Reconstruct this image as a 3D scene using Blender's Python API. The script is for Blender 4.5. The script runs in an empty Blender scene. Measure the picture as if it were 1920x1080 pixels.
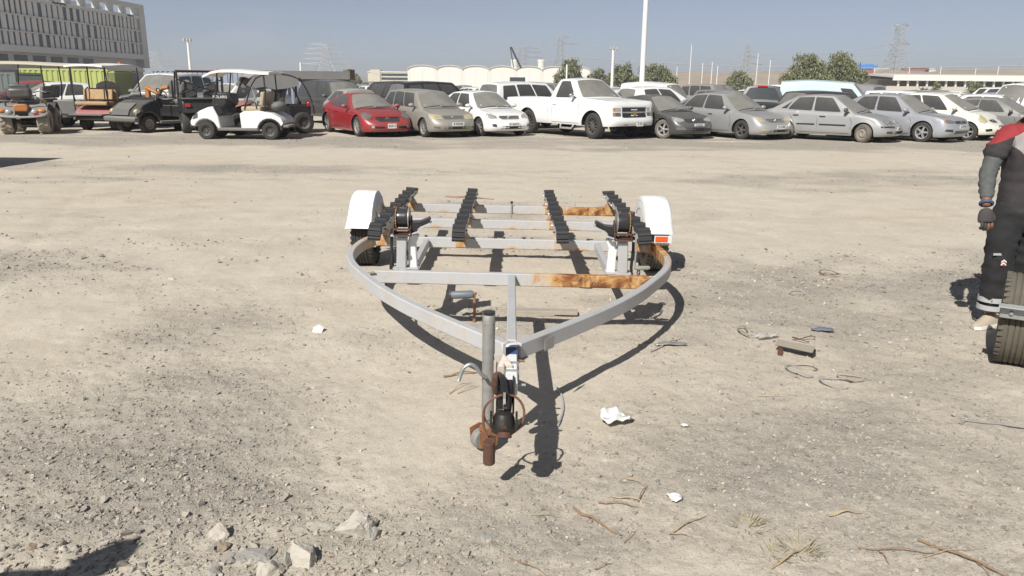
import bpy, bmesh, math, random
import numpy as np
from mathutils import Vector, Matrix
from mathutils.bvhtree import BVHTree

random.seed(7)
RNG = np.random.default_rng(7)
R_ = math.radians
SC = bpy.context.scene
COL = SC.collection

# ------------------------------------------------------------------ camera
FPX, CAM_H, PITCH, ROLL = 1443.0, 1.65, math.atan(383 / 1443.0), 0.010
cam_d = bpy.data.cameras.new('camera')
cam_d.sensor_width = 36.0
cam_d.lens = FPX / 1920 * 36.0
cam_d.clip_start = 0.05
cam_d.clip_end = 6000
cam = bpy.data.objects.new('camera', cam_d)
COL.objects.link(cam)
_r = Vector((1, 0, 0)); _u = Vector((0, math.sin(PITCH), math.cos(PITCH)))
_f = Vector((0, math.cos(PITCH), -math.sin(PITCH)))
_cr = _r * math.cos(ROLL) + _u * math.sin(ROLL)
_cu = _u * math.cos(ROLL) - _r * math.sin(ROLL)
cam.matrix_world = Matrix(((_cr.x, _cu.x, -_f.x, 0), (_cr.y, _cu.y, -_f.y, 0), (_cr.z, _cu.z, -_f.z, CAM_H), (0, 0, 0, 1)))
SC.camera = cam

# ------------------------------------------------------------------ light
SUN_DIR = Vector((-0.49, -0.95, 1.0)).normalized()      # towards the sun
SUN_EL = math.asin(SUN_DIR.z)
SUN_AZ = math.atan2(SUN_DIR.x, SUN_DIR.y)
world = bpy.data.worlds.new('World')
SC.world = world
world.use_nodes = True
wn = world.node_tree.nodes; wl = world.node_tree.links
for n in list(wn): wn.remove(n)
sky = wn.new('ShaderNodeTexSky'); sky.sky_type = 'NISHITA'
sky.sun_disc = False
sky.sun_elevation = SUN_EL
sky.sun_rotation = SUN_AZ
sky.altitude = 0
sky.air_density = 0.5
sky.dust_density = 0.5
sky.ozone_density = 5.0
hs = wn.new('ShaderNodeHueSaturation'); hs.inputs['Saturation'].default_value = 0.60
bg = wn.new('ShaderNodeBackground'); bg.inputs['Strength'].default_value = 0.050
wo = wn.new('ShaderNodeOutputWorld')
wl.new(sky.outputs[0], hs.inputs['Color'])
wtc = wn.new('ShaderNodeTexCoord'); wmp = wn.new('ShaderNodeMapping'); wmp.inputs['Scale'].default_value = (1.0, 1.0, 4.0)
wno = wn.new('ShaderNodeTexNoise'); wno.inputs['Scale'].default_value = 2.6; wno.inputs['Detail'].default_value = 7; wno.inputs['Roughness'].default_value = 0.6
wrp = wn.new('ShaderNodeMapRange'); wrp.inputs['From Min'].default_value = 0.60; wrp.inputs['From Max'].default_value = 0.80; wrp.inputs['To Max'].default_value = 0.22
wmx = wn.new('ShaderNodeMix'); wmx.data_type = 'RGBA'; wmx.inputs[7].default_value = (9.5, 9.3, 9.0, 1)     # thin high cloud
wl.new(wtc.outputs['Generated'], wmp.inputs[0]); wl.new(wmp.outputs[0], wno.inputs['Vector']); wl.new(wno.outputs['Fac'], wrp.inputs[0]); wl.new(wrp.outputs[0], wmx.inputs[0])
wl.new(hs.outputs[0], wmx.inputs[6]); wl.new(wmx.outputs[2], bg.inputs['Color']); wl.new(bg.outputs[0], wo.inputs['Surface'])
sun_d = bpy.data.lights.new('sun', 'SUN')
sun_d.energy = 3.6; sun_d.angle = R_(0.53); sun_d.color = (1.0, 0.96, 0.90)
sun = bpy.data.objects.new('sun', sun_d); COL.objects.link(sun)
sun.location = (-20, -40, 45)
sun.rotation_euler = (-SUN_DIR).to_track_quat('-Z', 'Y').to_euler()
SC.view_settings.view_transform = 'Standard'
SC.view_settings.look = 'None'
SC.view_settings.exposure = 0.70
SC.view_settings.gamma = 1.0
SC.view_settings.use_curve_mapping = False
SC.render.engine = 'CYCLES'
SC.cycles.use_denoising = True
SC.cycles.max_bounces = 6
SC.cycles.diffuse_bounces = 3
SC.cycles.glossy_bounces = 3
SC.cycles.transparent_max_bounces = 8
SC.cycles.volume_bounces = 0
SC.cycles.caustics_reflective = False
SC.cycles.caustics_refractive = False

# ------------------------------------------------------------------ mesh helpers
class MB:
    """collects verts / faces of one mesh"""
    def __init__(self):
        self.v = []; self.f = []
    def add(self, vs, fs, M=None):
        b = len(self.v)
        for p in vs:
            p = Vector(p)
            self.v.append(tuple(M @ p) if M is not None else tuple(p))
        for q in fs: self.f.append(tuple(b + i for i in q))
        return self
    def box(self, c, s, M=None):
        x, y, z = c; a, b, d = s[0] / 2, s[1] / 2, s[2] / 2
        vs = [(x + i * a, y + j * b, z + k * d) for i in (-1, 1) for j in (-1, 1) for k in (-1, 1)]
        return self.add(vs, [(0, 1, 3, 2), (4, 6, 7, 5), (0, 4, 5, 1), (2, 3, 7, 6), (0, 2, 6, 4), (1, 5, 7, 3)], M)
    def span(self, lo, hi, M=None):
        return self.box([(a + b) / 2 for a, b in zip(lo, hi)], [b - a for a, b in zip(lo, hi)], M)
    def bar(self, p, q, w, h, up=(0, 0, 1), M=None):
        """rectangular bar from p to q; w across, h along up"""
        return self.beam([p, q], w, h, up, M)
    def beam(self, pts, w, h, up=(0, 0, 1), M=None, closed=False):
        pts = [Vector(p) for p in pts]; n = len(pts); up = Vector(up)
        vs = []
        for i, p in enumerate(pts):
            a = pts[i - 1] if (i or closed) else p; b = pts[(i + 1) % n] if (i < n - 1 or closed) else p
            t = (b - a).normalized()
            s = t.cross(up)
            if s.length < 1e-4: s = t.cross(Vector((1, 0, 0)))
            s.normalize(); u = s.cross(t).normalized()
            vs += [p + s * w / 2 + u * h / 2, p - s * w / 2 + u * h / 2, p - s * w / 2 - u * h / 2, p + s * w / 2 - u * h / 2]
        fs = []
        for i in range(n if closed else n - 1):
            j = (i + 1) % n
            for k in range(4):
                fs.append((i * 4 + k, i * 4 + (k + 1) % 4, j * 4 + (k + 1) % 4, j * 4 + k))
        if not closed:
            fs += [(3, 2, 1, 0), ((n - 1) * 4, (n - 1) * 4 + 1, (n - 1) * 4 + 2, (n - 1) * 4 + 3)]
        return self.add(vs, fs, M)
    def tube(self, pts, r, n=8, M=None, closed=False, cap=True):
        pts = [Vector(p) for p in pts]; m = len(pts)
        rr = r if isinstance(r, (list, tuple)) else [r] * m
        vs = []; prev = None
        for i, p in enumerate(pts):
            a = pts[i - 1] if (i or closed) else p; b = pts[(i + 1) % m] if (i < m - 1 or closed) else p
            t = (b - a).normalized()
            if prev is None:
                s = t.cross(Vector((0, 0, 1)))
                if s.length < 1e-3: s = t.cross(Vector((1, 0, 0)))
            else:
                s = prev - t * prev.dot(t)
                if s.length < 1e-5: s = t.cross(Vector((0, 0, 1)))
            s.normalize(); prev = s; u = t.cross(s)
            for k in range(n):
                an = 2 * math.pi * k / n
                vs.append(p + (s * math.cos(an) + u * math.sin(an)) * rr[i])
        fs = []
        for i in range(m if closed else m - 1):
            j = (i + 1) % m
            for k in range(n):
                fs.append((i * n + k, i * n + (k + 1) % n, j * n + (k + 1) % n, j * n + k))
        if cap and not closed:
            fs += [tuple(range(n - 1, -1, -1)), tuple((m - 1) * n + k for k in range(n))]
        return self.add(vs, fs, M)
    def lathe(self, prof, n=24, M=None, a0=0.0, a1=2 * math.pi, closed=False):
        """prof = [(r, h)] round the local Y axis (h along Y)"""
        full = abs(a1 - a0 - 2 * math.pi) < 1e-6
        k = n if full else n + 1
        vs = []
        for i in range(k):
            an = a0 + (a1 - a0) * i / n
            for r, h in prof: vs.append((r * math.cos(an), h, r * math.sin(an)))
        m = len(prof); fs = []
        for i in range(n):
            j = (i + 1) % k
            for q in range(m if closed else m - 1):
                q2 = (q + 1) % m
                fs.append((i * m + q, i * m + q2, j * m + q2, j * m + q))
        return self.add(vs, fs, M)
    def prism(self, poly, axis, d0, d1, M=None):
        """poly in the two other axes, extruded along axis (0/1/2)"""
        n = len(poly); vs = []
        for d in (d0, d1):
            for a, b in poly:
                vs.append({0: (d, a, b), 1: (a, d, b), 2: (a, b, d)}[axis])
        fs = [tuple(range(n - 1, -1, -1)), tuple(range(n, 2 * n))]
        fs += [(i, (i + 1) % n, n + (i + 1) % n, n + i) for i in range(n)]
        return self.add(vs, fs, M)
    def grid(self, rows, M=None, flip=False):
        """rows: list of equally long lists of points"""
        m = len(rows[0]); vs = [p for r in rows for p in r]
        fs = []
        for i in range(len(rows) - 1):
            for j in range(m - 1):
                q = (i * m + j, i * m + j + 1, (i + 1) * m + j + 1, (i + 1) * m + j)
                fs.append(q[::-1] if flip else q)
        return self.add(vs, fs, M)
    def ball(self, c, r, n=10, m=7, M=None):
        c = Vector(c); rr = r if isinstance(r, (tuple, list)) else (r, r, r)
        rows = []
        for i in range(m + 1):
            th = math.pi * i / m
            rows.append([(c.x + rr[0] * math.sin(th) * math.cos(2 * math.pi * j / n), c.y + rr[1] * math.sin(th) * math.sin(2 * math.pi * j / n), c.z + rr[2] * math.cos(th)) for j in range(n + 1)])
        return self.grid(rows, M, flip=True)
    def mesh(self, name, smooth=30, fix=True):
        me = bpy.data.meshes.new(name)
        me.from_pydata(self.v, [], self.f)
        if fix:
            bm = bmesh.new(); bm.from_mesh(me)
            bmesh.ops.remove_doubles(bm, verts=bm.verts, dist=1e-5)
            bmesh.ops.recalc_face_normals(bm, faces=bm.faces)
            bm.to_mesh(me); bm.free()
        if smooth:
            me.shade_smooth()
            me.set_sharp_from_angle(angle=R_(smooth))
        return me

def obj(name, mb, m, parent=None, smooth=30, bevel=0, loc=None, rot=None, fix=True, kind=None, label=None):
    me = mb.mesh(name, smooth, fix) if isinstance(mb, MB) else mb
    o = bpy.data.objects.new(name, me)
    COL.objects.link(o)
    if m is not None and not me.materials: me.materials.append(m)
    if parent is not None: o.parent = parent
    if loc is not None: o.location = loc
    if rot is not None: o.rotation_euler = rot
    if bevel:
        b = o.modifiers.new('bevel', 'BEVEL'); b.width = bevel; b.segments = 1; b.limit_method = 'ANGLE'; b.angle_limit = R_(40)
    if kind: o['kind'] = kind
    if label: o['label'] = label
    return o

def tag(o, label, cat, group=None):
    o['label'] = label; o['category'] = cat
    if group: o['group'] = group
    return o

def thing(name, label, cat, loc=(0, 0, 0), rz=0.0, group=None):
    o = bpy.data.objects.new(name, None)
    COL.objects.link(o); o.empty_display_size = 0.2
    o.location = loc; o.rotation_euler = (0, 0, rz)
    return tag(o, label, cat, group)

def structure(o):
    o['kind'] = 'structure'; return o

def copy_tree(o, parent=None, paint=None):
    c = o.copy(); COL.objects.link(c)
    if parent is not None: c.parent = parent
    if paint is not None and c.type == 'MESH':
        for s in c.material_slots:
            if s.material and s.material.name.startswith('car_paint'):
                s.link = 'OBJECT'; s.material = paint
    for ch in list(o.children): copy_tree(ch, c, paint)
    return c

def lerp(a, b, t): return a + (b - a) * t
def clamp(x, a=0.0, b=1.0): return max(a, min(b, x))
def sstep(a, b, x):
    t = clamp((x - a) / (b - a)); return t * t * (3 - 2 * t)
def interp(pts, x):
    if x <= pts[0][0]: return pts[0][1]
    for (a, p), (b, q) in zip(pts, pts[1:]):
        if x <= b: return lerp(p, q, (x - a) / (b - a))
    return pts[-1][1]
def scurve(pts, x):
    """smooth (Catmull-Rom) interpolation of a function table"""
    if x <= pts[0][0]: return pts[0][1]
    if x >= pts[-1][0]: return pts[-1][1]
    for i in range(len(pts) - 1):
        if x <= pts[i + 1][0]:
            x0, y0 = pts[i]; x1, y1 = pts[i + 1]
            m0 = (y1 - pts[i - 1][1]) / (x1 - pts[i - 1][0]) if i else (y1 - y0) / (x1 - x0)
            m1 = (pts[i + 2][1] - y0) / (pts[i + 2][0] - x0) if i + 2 < len(pts) else (y1 - y0) / (x1 - x0)
            h = x1 - x0; t = (x - x0) / h
            return (2*t**3 - 3*t*t + 1) * y0 + (t**3 - 2*t*t + t) * h * m0 + (-2*t**3 + 3*t*t) * y1 + (t**3 - t*t) * h * m1
def spline(pts, k=6, closed=False):
    """Catmull-Rom through points"""
    P = [Vector(p) for p in pts]; n = len(P); out = []
    for i in range(n if closed else n - 1):
        p0 = P[i - 1] if (i or closed) else P[0]; p1 = P[i]; p2 = P[(i + 1) % n]; p3 = P[(i + 2) % n] if (i + 2 < n or closed) else p2
        for j in range(k):
            t = j / k
            out.append(0.5 * ((2 * p1) + (p2 - p0) * t + (2 * p0 - 5 * p1 + 4 * p2 - p3) * t * t + (3 * p1 - p0 - 3 * p2 + p3) * t ** 3))
    if not closed: out.append(P[-1])
    return out

# ------------------------------------------------------------------ terrain
def ground_z(x, y):
    """the yard: it falls gently to the right near the trailer"""
    return -0.010 * clamp(x, -4.5, 4.5) * (1 - sstep(9, 18, y)) 

def on_ground(u, v):
    """the spot of the yard seen at photo pixel (u, v)"""
    x = (u - 960) / FPX; y = (540 - v) / FPX
    c, s = math.cos(ROLL), math.sin(ROLL)
    x, y = x * c - y * s, x * s + y * c
    d = Vector((x, math.cos(PITCH) + math.sin(PITCH) * y, -math.sin(PITCH) + math.cos(PITCH) * y))
    z = 0.0
    for _ in range(4):
        t = (z - CAM_H) / d.z
        z = ground_z(d.x * t, d.y * t)
    return Vector((d.x * t, d.y * t, z))

# ------------------------------------------------------------------ materials
class NT:
    def __init__(self, name):
        self.m = bpy.data.materials.new(name); self.m.use_nodes = True
        self.t = self.m.node_tree; self.n = self.t.nodes
        self.b = self.n['Principled BSDF']; self._tc = None
    def new(self, kind, **kw):
        x = self.n.new(kind)
        for k, v in kw.items(): setattr(x, k, v)
        return x
    def link(self, a, b): self.t.links.new(a, b)
    def coord(self, kind='Object'):
        if self._tc is None: self._tc = self.new('ShaderNodeTexCoord')
        return self._tc.outputs[kind]
    def scaled(self, s, kind='Object'):
        mp = self.new('ShaderNodeMapping'); mp.inputs['Scale'].default_value = s if isinstance(s, (tuple, list)) else (s, s, s)
        self.link(self.coord(kind), mp.inputs['Vector']); return mp.outputs[0]
    def noise(self, scale, detail=4, rough=0.55, vec=None, kind='Object', dist=0.0):
        x = self.new('ShaderNodeTexNoise'); x.inputs['Scale'].default_value = scale; x.inputs['Detail'].default_value = detail
        x.inputs['Roughness'].default_value = rough; x.inputs['Distortion'].default_value = dist
        self.link(vec if vec is not None else self.coord(kind), x.inputs['Vector']); return x.outputs['Fac']
    def voronoi(self, scale, vec=None, kind='Object', out='Distance', feature='F1'):
        x = self.new('ShaderNodeTexVoronoi', feature=feature); x.inputs['Scale'].default_value = scale
        self.link(vec if vec is not None else self.coord(kind), x.inputs['Vector']); return x.outputs[out]
    def ramp(self, fac, stops):
        x = self.new('ShaderNodeValToRGB'); e = x.color_ramp.elements
        while len(e) < len(stops): e.new(0.5)
        for k, (p, c) in zip(e, stops):
            k.position = p; k.color = (c, c, c, 1) if isinstance(c, (int, float)) else (*c, 1)
        self.link(fac, x.inputs[0]); return x.outputs[0]
    def mix(self, fac, a, b, mode='MIX'):
        x = self.new('ShaderNodeMix', data_type='RGBA', blend_type=mode)
        for s, val in ((x.inputs[0], fac), (x.inputs[6], a), (x.inputs[7], b)):
            if isinstance(val, bpy.types.NodeSocket): self.link(val, s)
            elif isinstance(val, (int, float)): s.default_value = val if s == x.inputs[0] else (val, val, val, 1)
            else: s.default_value = (*val, 1)
        return x.outputs[2]
    def math(self, op, a, b=0.0, c=None):
        x = self.new('ShaderNodeMath', operation=op)
        for i, val in enumerate((a, b) if c is None else (a, b, c)):
            if isinstance(val, bpy.types.NodeSocket): self.link(val, x.inputs[i])
            else: x.inputs[i].default_value = val
        return x.outputs[0]
    def xyz(self, sock):
        x = self.new('ShaderNodeSeparateXYZ'); self.link(sock, x.inputs[0]); return x.outputs
    def bump(self, h, strength=0.3, dist=0.01, prev=None):
        x = self.new('ShaderNodeBump'); x.inputs['Strength'].default_value = strength; x.inputs['Distance'].default_value = dist
        self.link(h, x.inputs['Height'])
        if prev is not None: self.link(prev, x.inputs['Normal'])
        self.link(x.outputs[0], self.b.inputs['Normal']); return x.outputs[0]
    def set(self, **kw):
        names = dict(color='Base Color', rough='Roughness', metal='Metallic', spec='Specular IOR Level', coat='Coat Weight', alpha='Alpha')
        for k, v in kw.items():
            s = self.b.inputs[names[k]]
            if isinstance(v, bpy.types.NodeSocket): self.link(v, s)
            elif k == 'color': s.default_value = (*v, 1)
            else: s.default_value = v
        return self

def simple(name, c, rough=0.6, metal=0.0, var=0.12, scale=6.0, spec=0.5, bump=0.0, bscale=40.0):
    t = NT(name)
    n = t.noise(scale, 5)
    lo = tuple(x * (1 - var) for x in c); hi = tuple(min(1, x * (1 + var)) for x in c)
    t.set(color=t.mix(n, lo, hi), rough=rough, metal=metal, spec=spec)
    if bump: t.bump(t.noise(bscale, 4), bump, 0.01)
    return t.m

DUST = (0.34, 0.325, 0.285)
def dusty(name, c, rough=0.3, metal=0.0, dust=0.5, spec=0.5, low=0.12, coat=0.0):
    """a painted or glazed surface under settled desert dust: thickest on what faces up"""
    t = NT(name)
    g = t.new('ShaderNodeNewGeometry')
    up = t.xyz(g.outputs['Normal'])[2]
    n1 = t.noise(2.2, 5, 0.6); n2 = t.noise(17.0, 4, 0.6)
    f = t.math('MULTIPLY', t.ramp(up, [(0.0, 0.0), (0.35, 0.25), (0.9, 1.0)]), dust)
    f = t.math('ADD', f, low)
    f = t.math('MULTIPLY', f, t.math('ADD', t.math('MULTIPLY', n1, 0.9), t.math('MULTIPLY', n2, 0.6)))
    z = t.xyz(t.coord('Object'))[2]
    skirt = t.math('MULTIPLY', t.ramp(z, [(0.05, 1.0), (0.55, 0.0)]), 0.35)
    f = t.math('ADD', f, t.math('MULTIPLY', skirt, n1))
    x = t.math('MINIMUM', f, 1.0)
    t.set(color=t.mix(x, c, DUST), metal=metal, spec=spec, coat=coat)
    t.set(rough=t.math('ADD', t.math('MULTIPLY', x, 0.5), rough))
    return t.m

M = {}
M['tyre'] = simple('tyre_rubber', (0.040, 0.037, 0.034), 0.85, var=0.35, scale=9, bump=0.2)
M['tyre_dusty'] = simple('dusty_tyre', (0.15, 0.132, 0.108), 0.9, var=0.4, scale=7)
M['black'] = simple('black_plastic', (0.022, 0.022, 0.023), 0.55, var=0.3)
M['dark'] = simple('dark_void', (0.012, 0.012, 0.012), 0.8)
M['rim'] = dusty('alloy_rim', (0.50, 0.50, 0.49), 0.35, 0.6, 0.3)
M['rim_dark'] = dusty('black_rim', (0.03, 0.03, 0.032), 0.4, 0.2, 0.15, low=0.06)
M['rim_steel'] = dusty('steel_rim', (0.30, 0.25, 0.20), 0.6, 0.2, 0.5, low=0.4)
M['chrome'] = simple('dull_chrome', (0.58, 0.57, 0.55), 0.28, 0.9, var=0.1)
M['glass_side'] = dusty('side_glass', (0.022, 0.024, 0.027), 0.12, 0, 0.35, low=0.10)
M['glass_dusty'] = dusty('dusty_windscreen', (0.06, 0.064, 0.066), 0.14, 0, 0.48, low=0.30)
M['glass_clear'] = dusty('clean_glass', (0.03, 0.04, 0.045), 0.08, 0, 0.2, low=0.05)
M['lamp'] = dusty('lamp_glass', (0.46, 0.46, 0.44), 0.12, 0.3, 0.35, low=0.1)
M['lamp_dark'] = dusty('smoked_lamp', (0.13, 0.13, 0.13), 0.12, 0.2, 0.3, low=0.1)
M['lamp_yellow'] = dusty('yellowed_lamp', (0.50, 0.42, 0.24), 0.25, 0.1, 0.4, low=0.2)
M['amber'] = simple('amber_lens', (0.55, 0.20, 0.03), 0.3)
M['red_lens'] = simple('red_lens', (0.42, 0.015, 0.015), 0.22, var=0.1)
M['plate'] = simple('number_plate', (0.70, 0.70, 0.67), 0.5, var=0.05)
M['ink'] = simple('plate_ink', (0.03, 0.03, 0.03), 0.6)
M['gold'] = simple('gold_emblem', (0.45, 0.28, 0.07), 0.35, 0.5)
M['paper'] = simple('white_paper', (0.72, 0.71, 0.68), 0.8, var=0.08, scale=14)
def paint(key, c, metal=0.0, dust=0.45, low=0.10, rough=0.30):
    M[key] = dusty('car_paint_' + key, c, rough, metal, dust, coat=0.35, low=low); return M[key]
paint('red', (0.30, 0.008, 0.014), 0.1, 0.20, 0.03)
paint('beige', (0.33, 0.31, 0.265), 0.35, 0.5, 0.18, 0.36)
paint('white', (0.80, 0.80, 0.78), 0, 0.30, 0.05)
paint('cream', (0.78, 0.76, 0.66), 0, 0.30, 0.06)
paint('charcoal', (0.035, 0.037, 0.041), 0.2, 0.36, 0.07)
paint('silver', (0.42, 0.42, 0.415), 0.4, 0.42, 0.07, 0.28)
paint('silver_blue', (0.44, 0.455, 0.48), 0.4, 0.38, 0.06, 0.28)
paint('black', (0.014, 0.014, 0.016), 0, 0.10, 0.02)
paint('maroon', (0.040, 0.014, 0.015), 0.1, 0.22, 0.05)
paint('sky_blue', (0.47, 0.62, 0.64), 0, 0.25, 0.08)
paint('grey', (0.17, 0.17, 0.17), 0.2, 0.5, 0.15)
paint('sage', (0.30, 0.30, 0.24), 0.1, 0.6, 0.35, 0.5)
# ------------------------------------------------------------------ ground
def vnoise(x, y, seed=0):
    """value noise on numpy arrays, -1..1"""
    xi = np.floor(x).astype(np.int64); yi = np.floor(y).astype(np.int64)
    fx = x - xi; fy = y - yi
    fx = fx * fx * (3 - 2 * fx); fy = fy * fy * (3 - 2 * fy)
    def h(a, b):
        k = (a * 374761393 + b * 668265263 + seed * 974634777) & 0x7fffffff
        k = ((k ^ (k >> 13)) * 1274126177) & 0x7fffffff
        k = k ^ (k >> 16)
        return (k & 0xffff) / 32767.5 - 1
    return (h(xi, yi) * (1 - fx) + h(xi + 1, yi) * fx) * (1 - fy) + (h(xi, yi + 1) * (1 - fx) + h(xi + 1, yi + 1) * fx) * fy

def gravel_density(x, y):
    """0 = soft sand, 1 = loose gravel"""
    n = 0.55 * vnoise(x * 0.45, y * 0.6, 3) + 0.38 * vnoise(x * 1.2, y * 1.7, 4) + 0.26 * vnoise(x * 3.1, y * 3.9, 5)
    def blob(cx, cy, rx, ry): return np.exp(-(((x - cx) / rx) ** 2 + ((y - cy) / ry) ** 2))
    b = 0.95 * blob(-1.5, 3.2, 1.0, 0.95) + 0.45 * blob(-2.1, 5.0, 0.8, 0.9) + 0.55 * blob(0.75, 3.1, 0.7, 0.55) + 0.35 * blob(-0.05, 2.55, 0.5, 0.35)
    b = b + 0.22 * blob(1.6, 3.2, 0.6, 0.8) + 0.20 * blob(2.6, 6.2, 1.3, 0.7) - 0.4 * blob(-0.5, 3.2, 0.45, 0.5) - 0.45 * blob(1.9, 4.7, 0.8, 0.45) - 0.3 * blob(0.2, 4.4, 1.2, 0.5)
    far = np.where(y > 5.5, 0.30 * vnoise(x * 0.16 + 0.05 * y, y * 1.5, 21) * np.clip((y - 5.5) / 3, 0, 1), 0)
    far = far + np.clip((y - 19.5) / 3, 0, 1) * np.clip((26 - y) / 3, 0, 1) * 0.75 - np.clip((y - 15) / 2, 0, 1) * np.clip((21 - y) / 2, 0, 1) * 0.35
    return np.clip(0.29 + n * 0.66 + b + far, 0, 1)

def ground_height(x, y):
    base = -0.010 * np.clip(x, -4.5, 4.5) * (1 - np.clip((y - 9) / 9, 0, 1) ** 2 * (3 - 2 * np.clip((y - 9) / 9, 0, 1)))
    near = np.clip((16 - y) / 8, 0, 1)
    g = gravel_density(x, y)
    d = 0.016 * vnoise(x * 1.1, y * 1.1, 11) + 0.009 * vnoise(x * 3.3, y * 3.3, 12)
    # wheel tracks: shallow pairs of ruts crossing the yard
    rut = 0
    for a0, b0, c0 in ((9.4, 0.10, 0.6), (11.2, 0.10, 0.6), (13.6, -0.05, 0.4), (15.3, -0.05, 0.4)):
        rut = rut + np.exp(-((y - (a0 + b0 * x + c0 * np.sin(x * 0.22))) / 0.20) ** 2)
    for a0, b0 in ((-2.9, -0.42), (-4.5, -0.42), (2.4, 0.30), (4.0, 0.30)):
        rut = rut + 0.8 * np.exp(-((x - (a0 + b0 * (y - 3))) / 0.13) ** 2) * (y < 14)
    d = d - 0.014 * np.clip(rut, 0, 1.2)
    fine = (0.0055 * vnoise(x * 11, y * 11, 13) + 0.0045 * vnoise(x * 27, y * 27, 14) + 0.0022 * vnoise(x * 70, y * 70, 15)) * (0.42 + 0.95 * g)
    return base + d * (0.25 + 0.75 * near) + fine * near - 0.004

ys = [-70, -40, -20, -10, -5, -2, -0.5, 0.4, 1.0, 1.4]
y = 1.7
while y < 34:
    ys.append(y); y += 0.0056 * y
ys += [34.5, 36, 38, 41, 45, 50, 58, 70, 90, 120, 160, 220, 300, 420, 600, 900, 1400, 2200, 3400]
us = np.concatenate([np.array([-60, -25, -12, -6, -3, -1.8, -1.3, -1.0]), np.linspace(-0.85, 0.85, 430), np.array([1.0, 1.3, 1.8, 3, 6, 12, 25, 60])])
Y, U = np.meshgrid(np.array(ys), us, indexing='ij')
X = U * (np.maximum(np.abs(Y), 1.0) + 0.6)
X = np.clip(X, -4200, 4200)
Z = ground_height(X, Y)
nr, nc = X.shape
me = bpy.data.meshes.new('ground')
me.vertices.add(nr * nc)
me.vertices.foreach_set('co', np.stack([X, Y, Z], -1).astype(np.float32).ravel())
idx = np.arange(nr * nc).reshape(nr, nc)
quads = np.stack([idx[:-1, :-1], idx[:-1, 1:], idx[1:, 1:], idx[1:, :-1]], -1).reshape(-1, 4)
me.loops.add(quads.size); me.polygons.add(len(quads))
me.loops.foreach_set('vertex_index', quads.ravel().astype(np.int32))
me.polygons.foreach_set('loop_start', np.arange(0, quads.size, 4, dtype=np.int32))
me.polygons.foreach_set('loop_total', np.full(len(quads), 4, dtype=np.int32))
me.polygons.foreach_set('use_smooth', np.ones(len(quads), dtype=bool))
me.update(calc_edges=True)
at = me.attributes.new('gravel', 'FLOAT', 'POINT')
at.data.foreach_set('value', gravel_density(X, Y).astype(np.float32).ravel())

t = NT('sandy_ground')
ga = t.new('ShaderNodeAttribute'); ga.attribute_name = 'gravel'
gv = ga.outputs['Fac']
big = t.noise(0.23, 5, 0.6); mid = t.noise(1.9, 5, 0.65); fine = t.noise(38.0, 5, 0.75); grit = t.noise(120.0, 3, 0.8)
streak = t.noise(1.0, 5, 0.65, vec=t.scaled((0.22, 1.3, 1.0)))
sand = t.mix(t.ramp(mid, [(0.3, 0.0), (0.7, 1.0)]), (0.515, 0.460, 0.372), (0.60, 0.543, 0.450))
sand = t.mix(t.math('MULTIPLY', t.ramp(big, [(0.45, 0.0), (0.75, 1.0)]), 0.35), sand, (0.46, 0.375, 0.27))
grav = t.mix(fine, (0.20, 0.183, 0.155), (0.50, 0.46, 0.395))
gm = t.math('ADD', gv, t.math('MULTIPLY', t.math('SUBTRACT', fine, 0.5), 0.9))
gm = t.math('ADD', gm, t.math('MULTIPLY', t.math('SUBTRACT', streak, 0.5), 0.5))
col = t.mix(t.math('MULTIPLY', t.ramp(gm, [(0.30, 0.0), (0.78, 1.0)]), 0.82), sand, grav)
spk = t.voronoi(95.0, out='Color'); spd = t.voronoi(95.0, out='Distance')
sv = t.new('ShaderNodeSeparateColor'); t.link(spk, sv.inputs[0])
dark = t.math('MULTIPLY', t.math('GREATER_THAN', sv.outputs[0], 0.86), t.math('LESS_THAN', spd, 0.42))
lite = t.math('MULTIPLY', t.math('GREATER_THAN', sv.outputs[1], 0.92), t.math('LESS_THAN', spd, 0.42))
dm = t.math('MULTIPLY', dark, t.math('ADD', t.math('MULTIPLY', gv, 0.55), 0.22))
col = t.mix(dm, col, (0.17, 0.152, 0.13))
fl2 = t.noise(21.0, 6, 0.8)
col = t.mix(t.math('MULTIPLY', t.ramp(fl2, [(0.52, 0.0), (0.66, 1.0)]), 0.34), col, (0.27, 0.245, 0.205))
col = t.mix(t.math('MULTIPLY', t.ramp(fl2, [(0.30, 1.0), (0.44, 0.0)]), 0.30), col, (0.60, 0.55, 0.46))
col = t.mix(t.math('MULTIPLY', lite, 0.5), col, (0.60, 0.55, 0.47))
# far pebbles: larger specks that still read at 8-25 m
spk2 = t.voronoi(14.0, vec=t.scaled((1, 1, 1)), out='Color'); spd2 = t.voronoi(14.0, out='Distance')
sv2 = t.new('ShaderNodeSeparateColor'); t.link(spk2, sv2.inputs[0])
d2 = t.math('MULTIPLY', t.math('GREATER_THAN', sv2.outputs[0], 0.80), t.math('LESS_THAN', spd2, 0.30))
col = t.mix(t.math('MULTIPLY', d2, t.math('ADD', t.math('MULTIPLY', gv, 0.35), 0.05)), col, (0.16, 0.14, 0.115))
rst = t.ramp(t.noise(0.9, 5, 0.6, vec=t.scaled((1, 1.4, 1))), [(0.66, 0.0), (0.78, 1.0)])
col = t.mix(t.math('MULTIPLY', rst, 0.22), col, (0.33, 0.19, 0.085))
fl3 = t.noise(58.0, 5, 0.8, vec=t.scaled((0.8, 1.25, 1.0)))
col = t.mix(t.math('MULTIPLY', t.ramp(fl3, [(0.55, 0.0), (0.63, 1.0)]), t.math('ADD', t.math('MULTIPLY', gv, 0.40), 0.20)), col, (0.20, 0.178, 0.148))
fl4 = t.noise(7.5, 7, 0.85, vec=t.scaled((0.7, 1.3, 1.0)))
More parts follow.
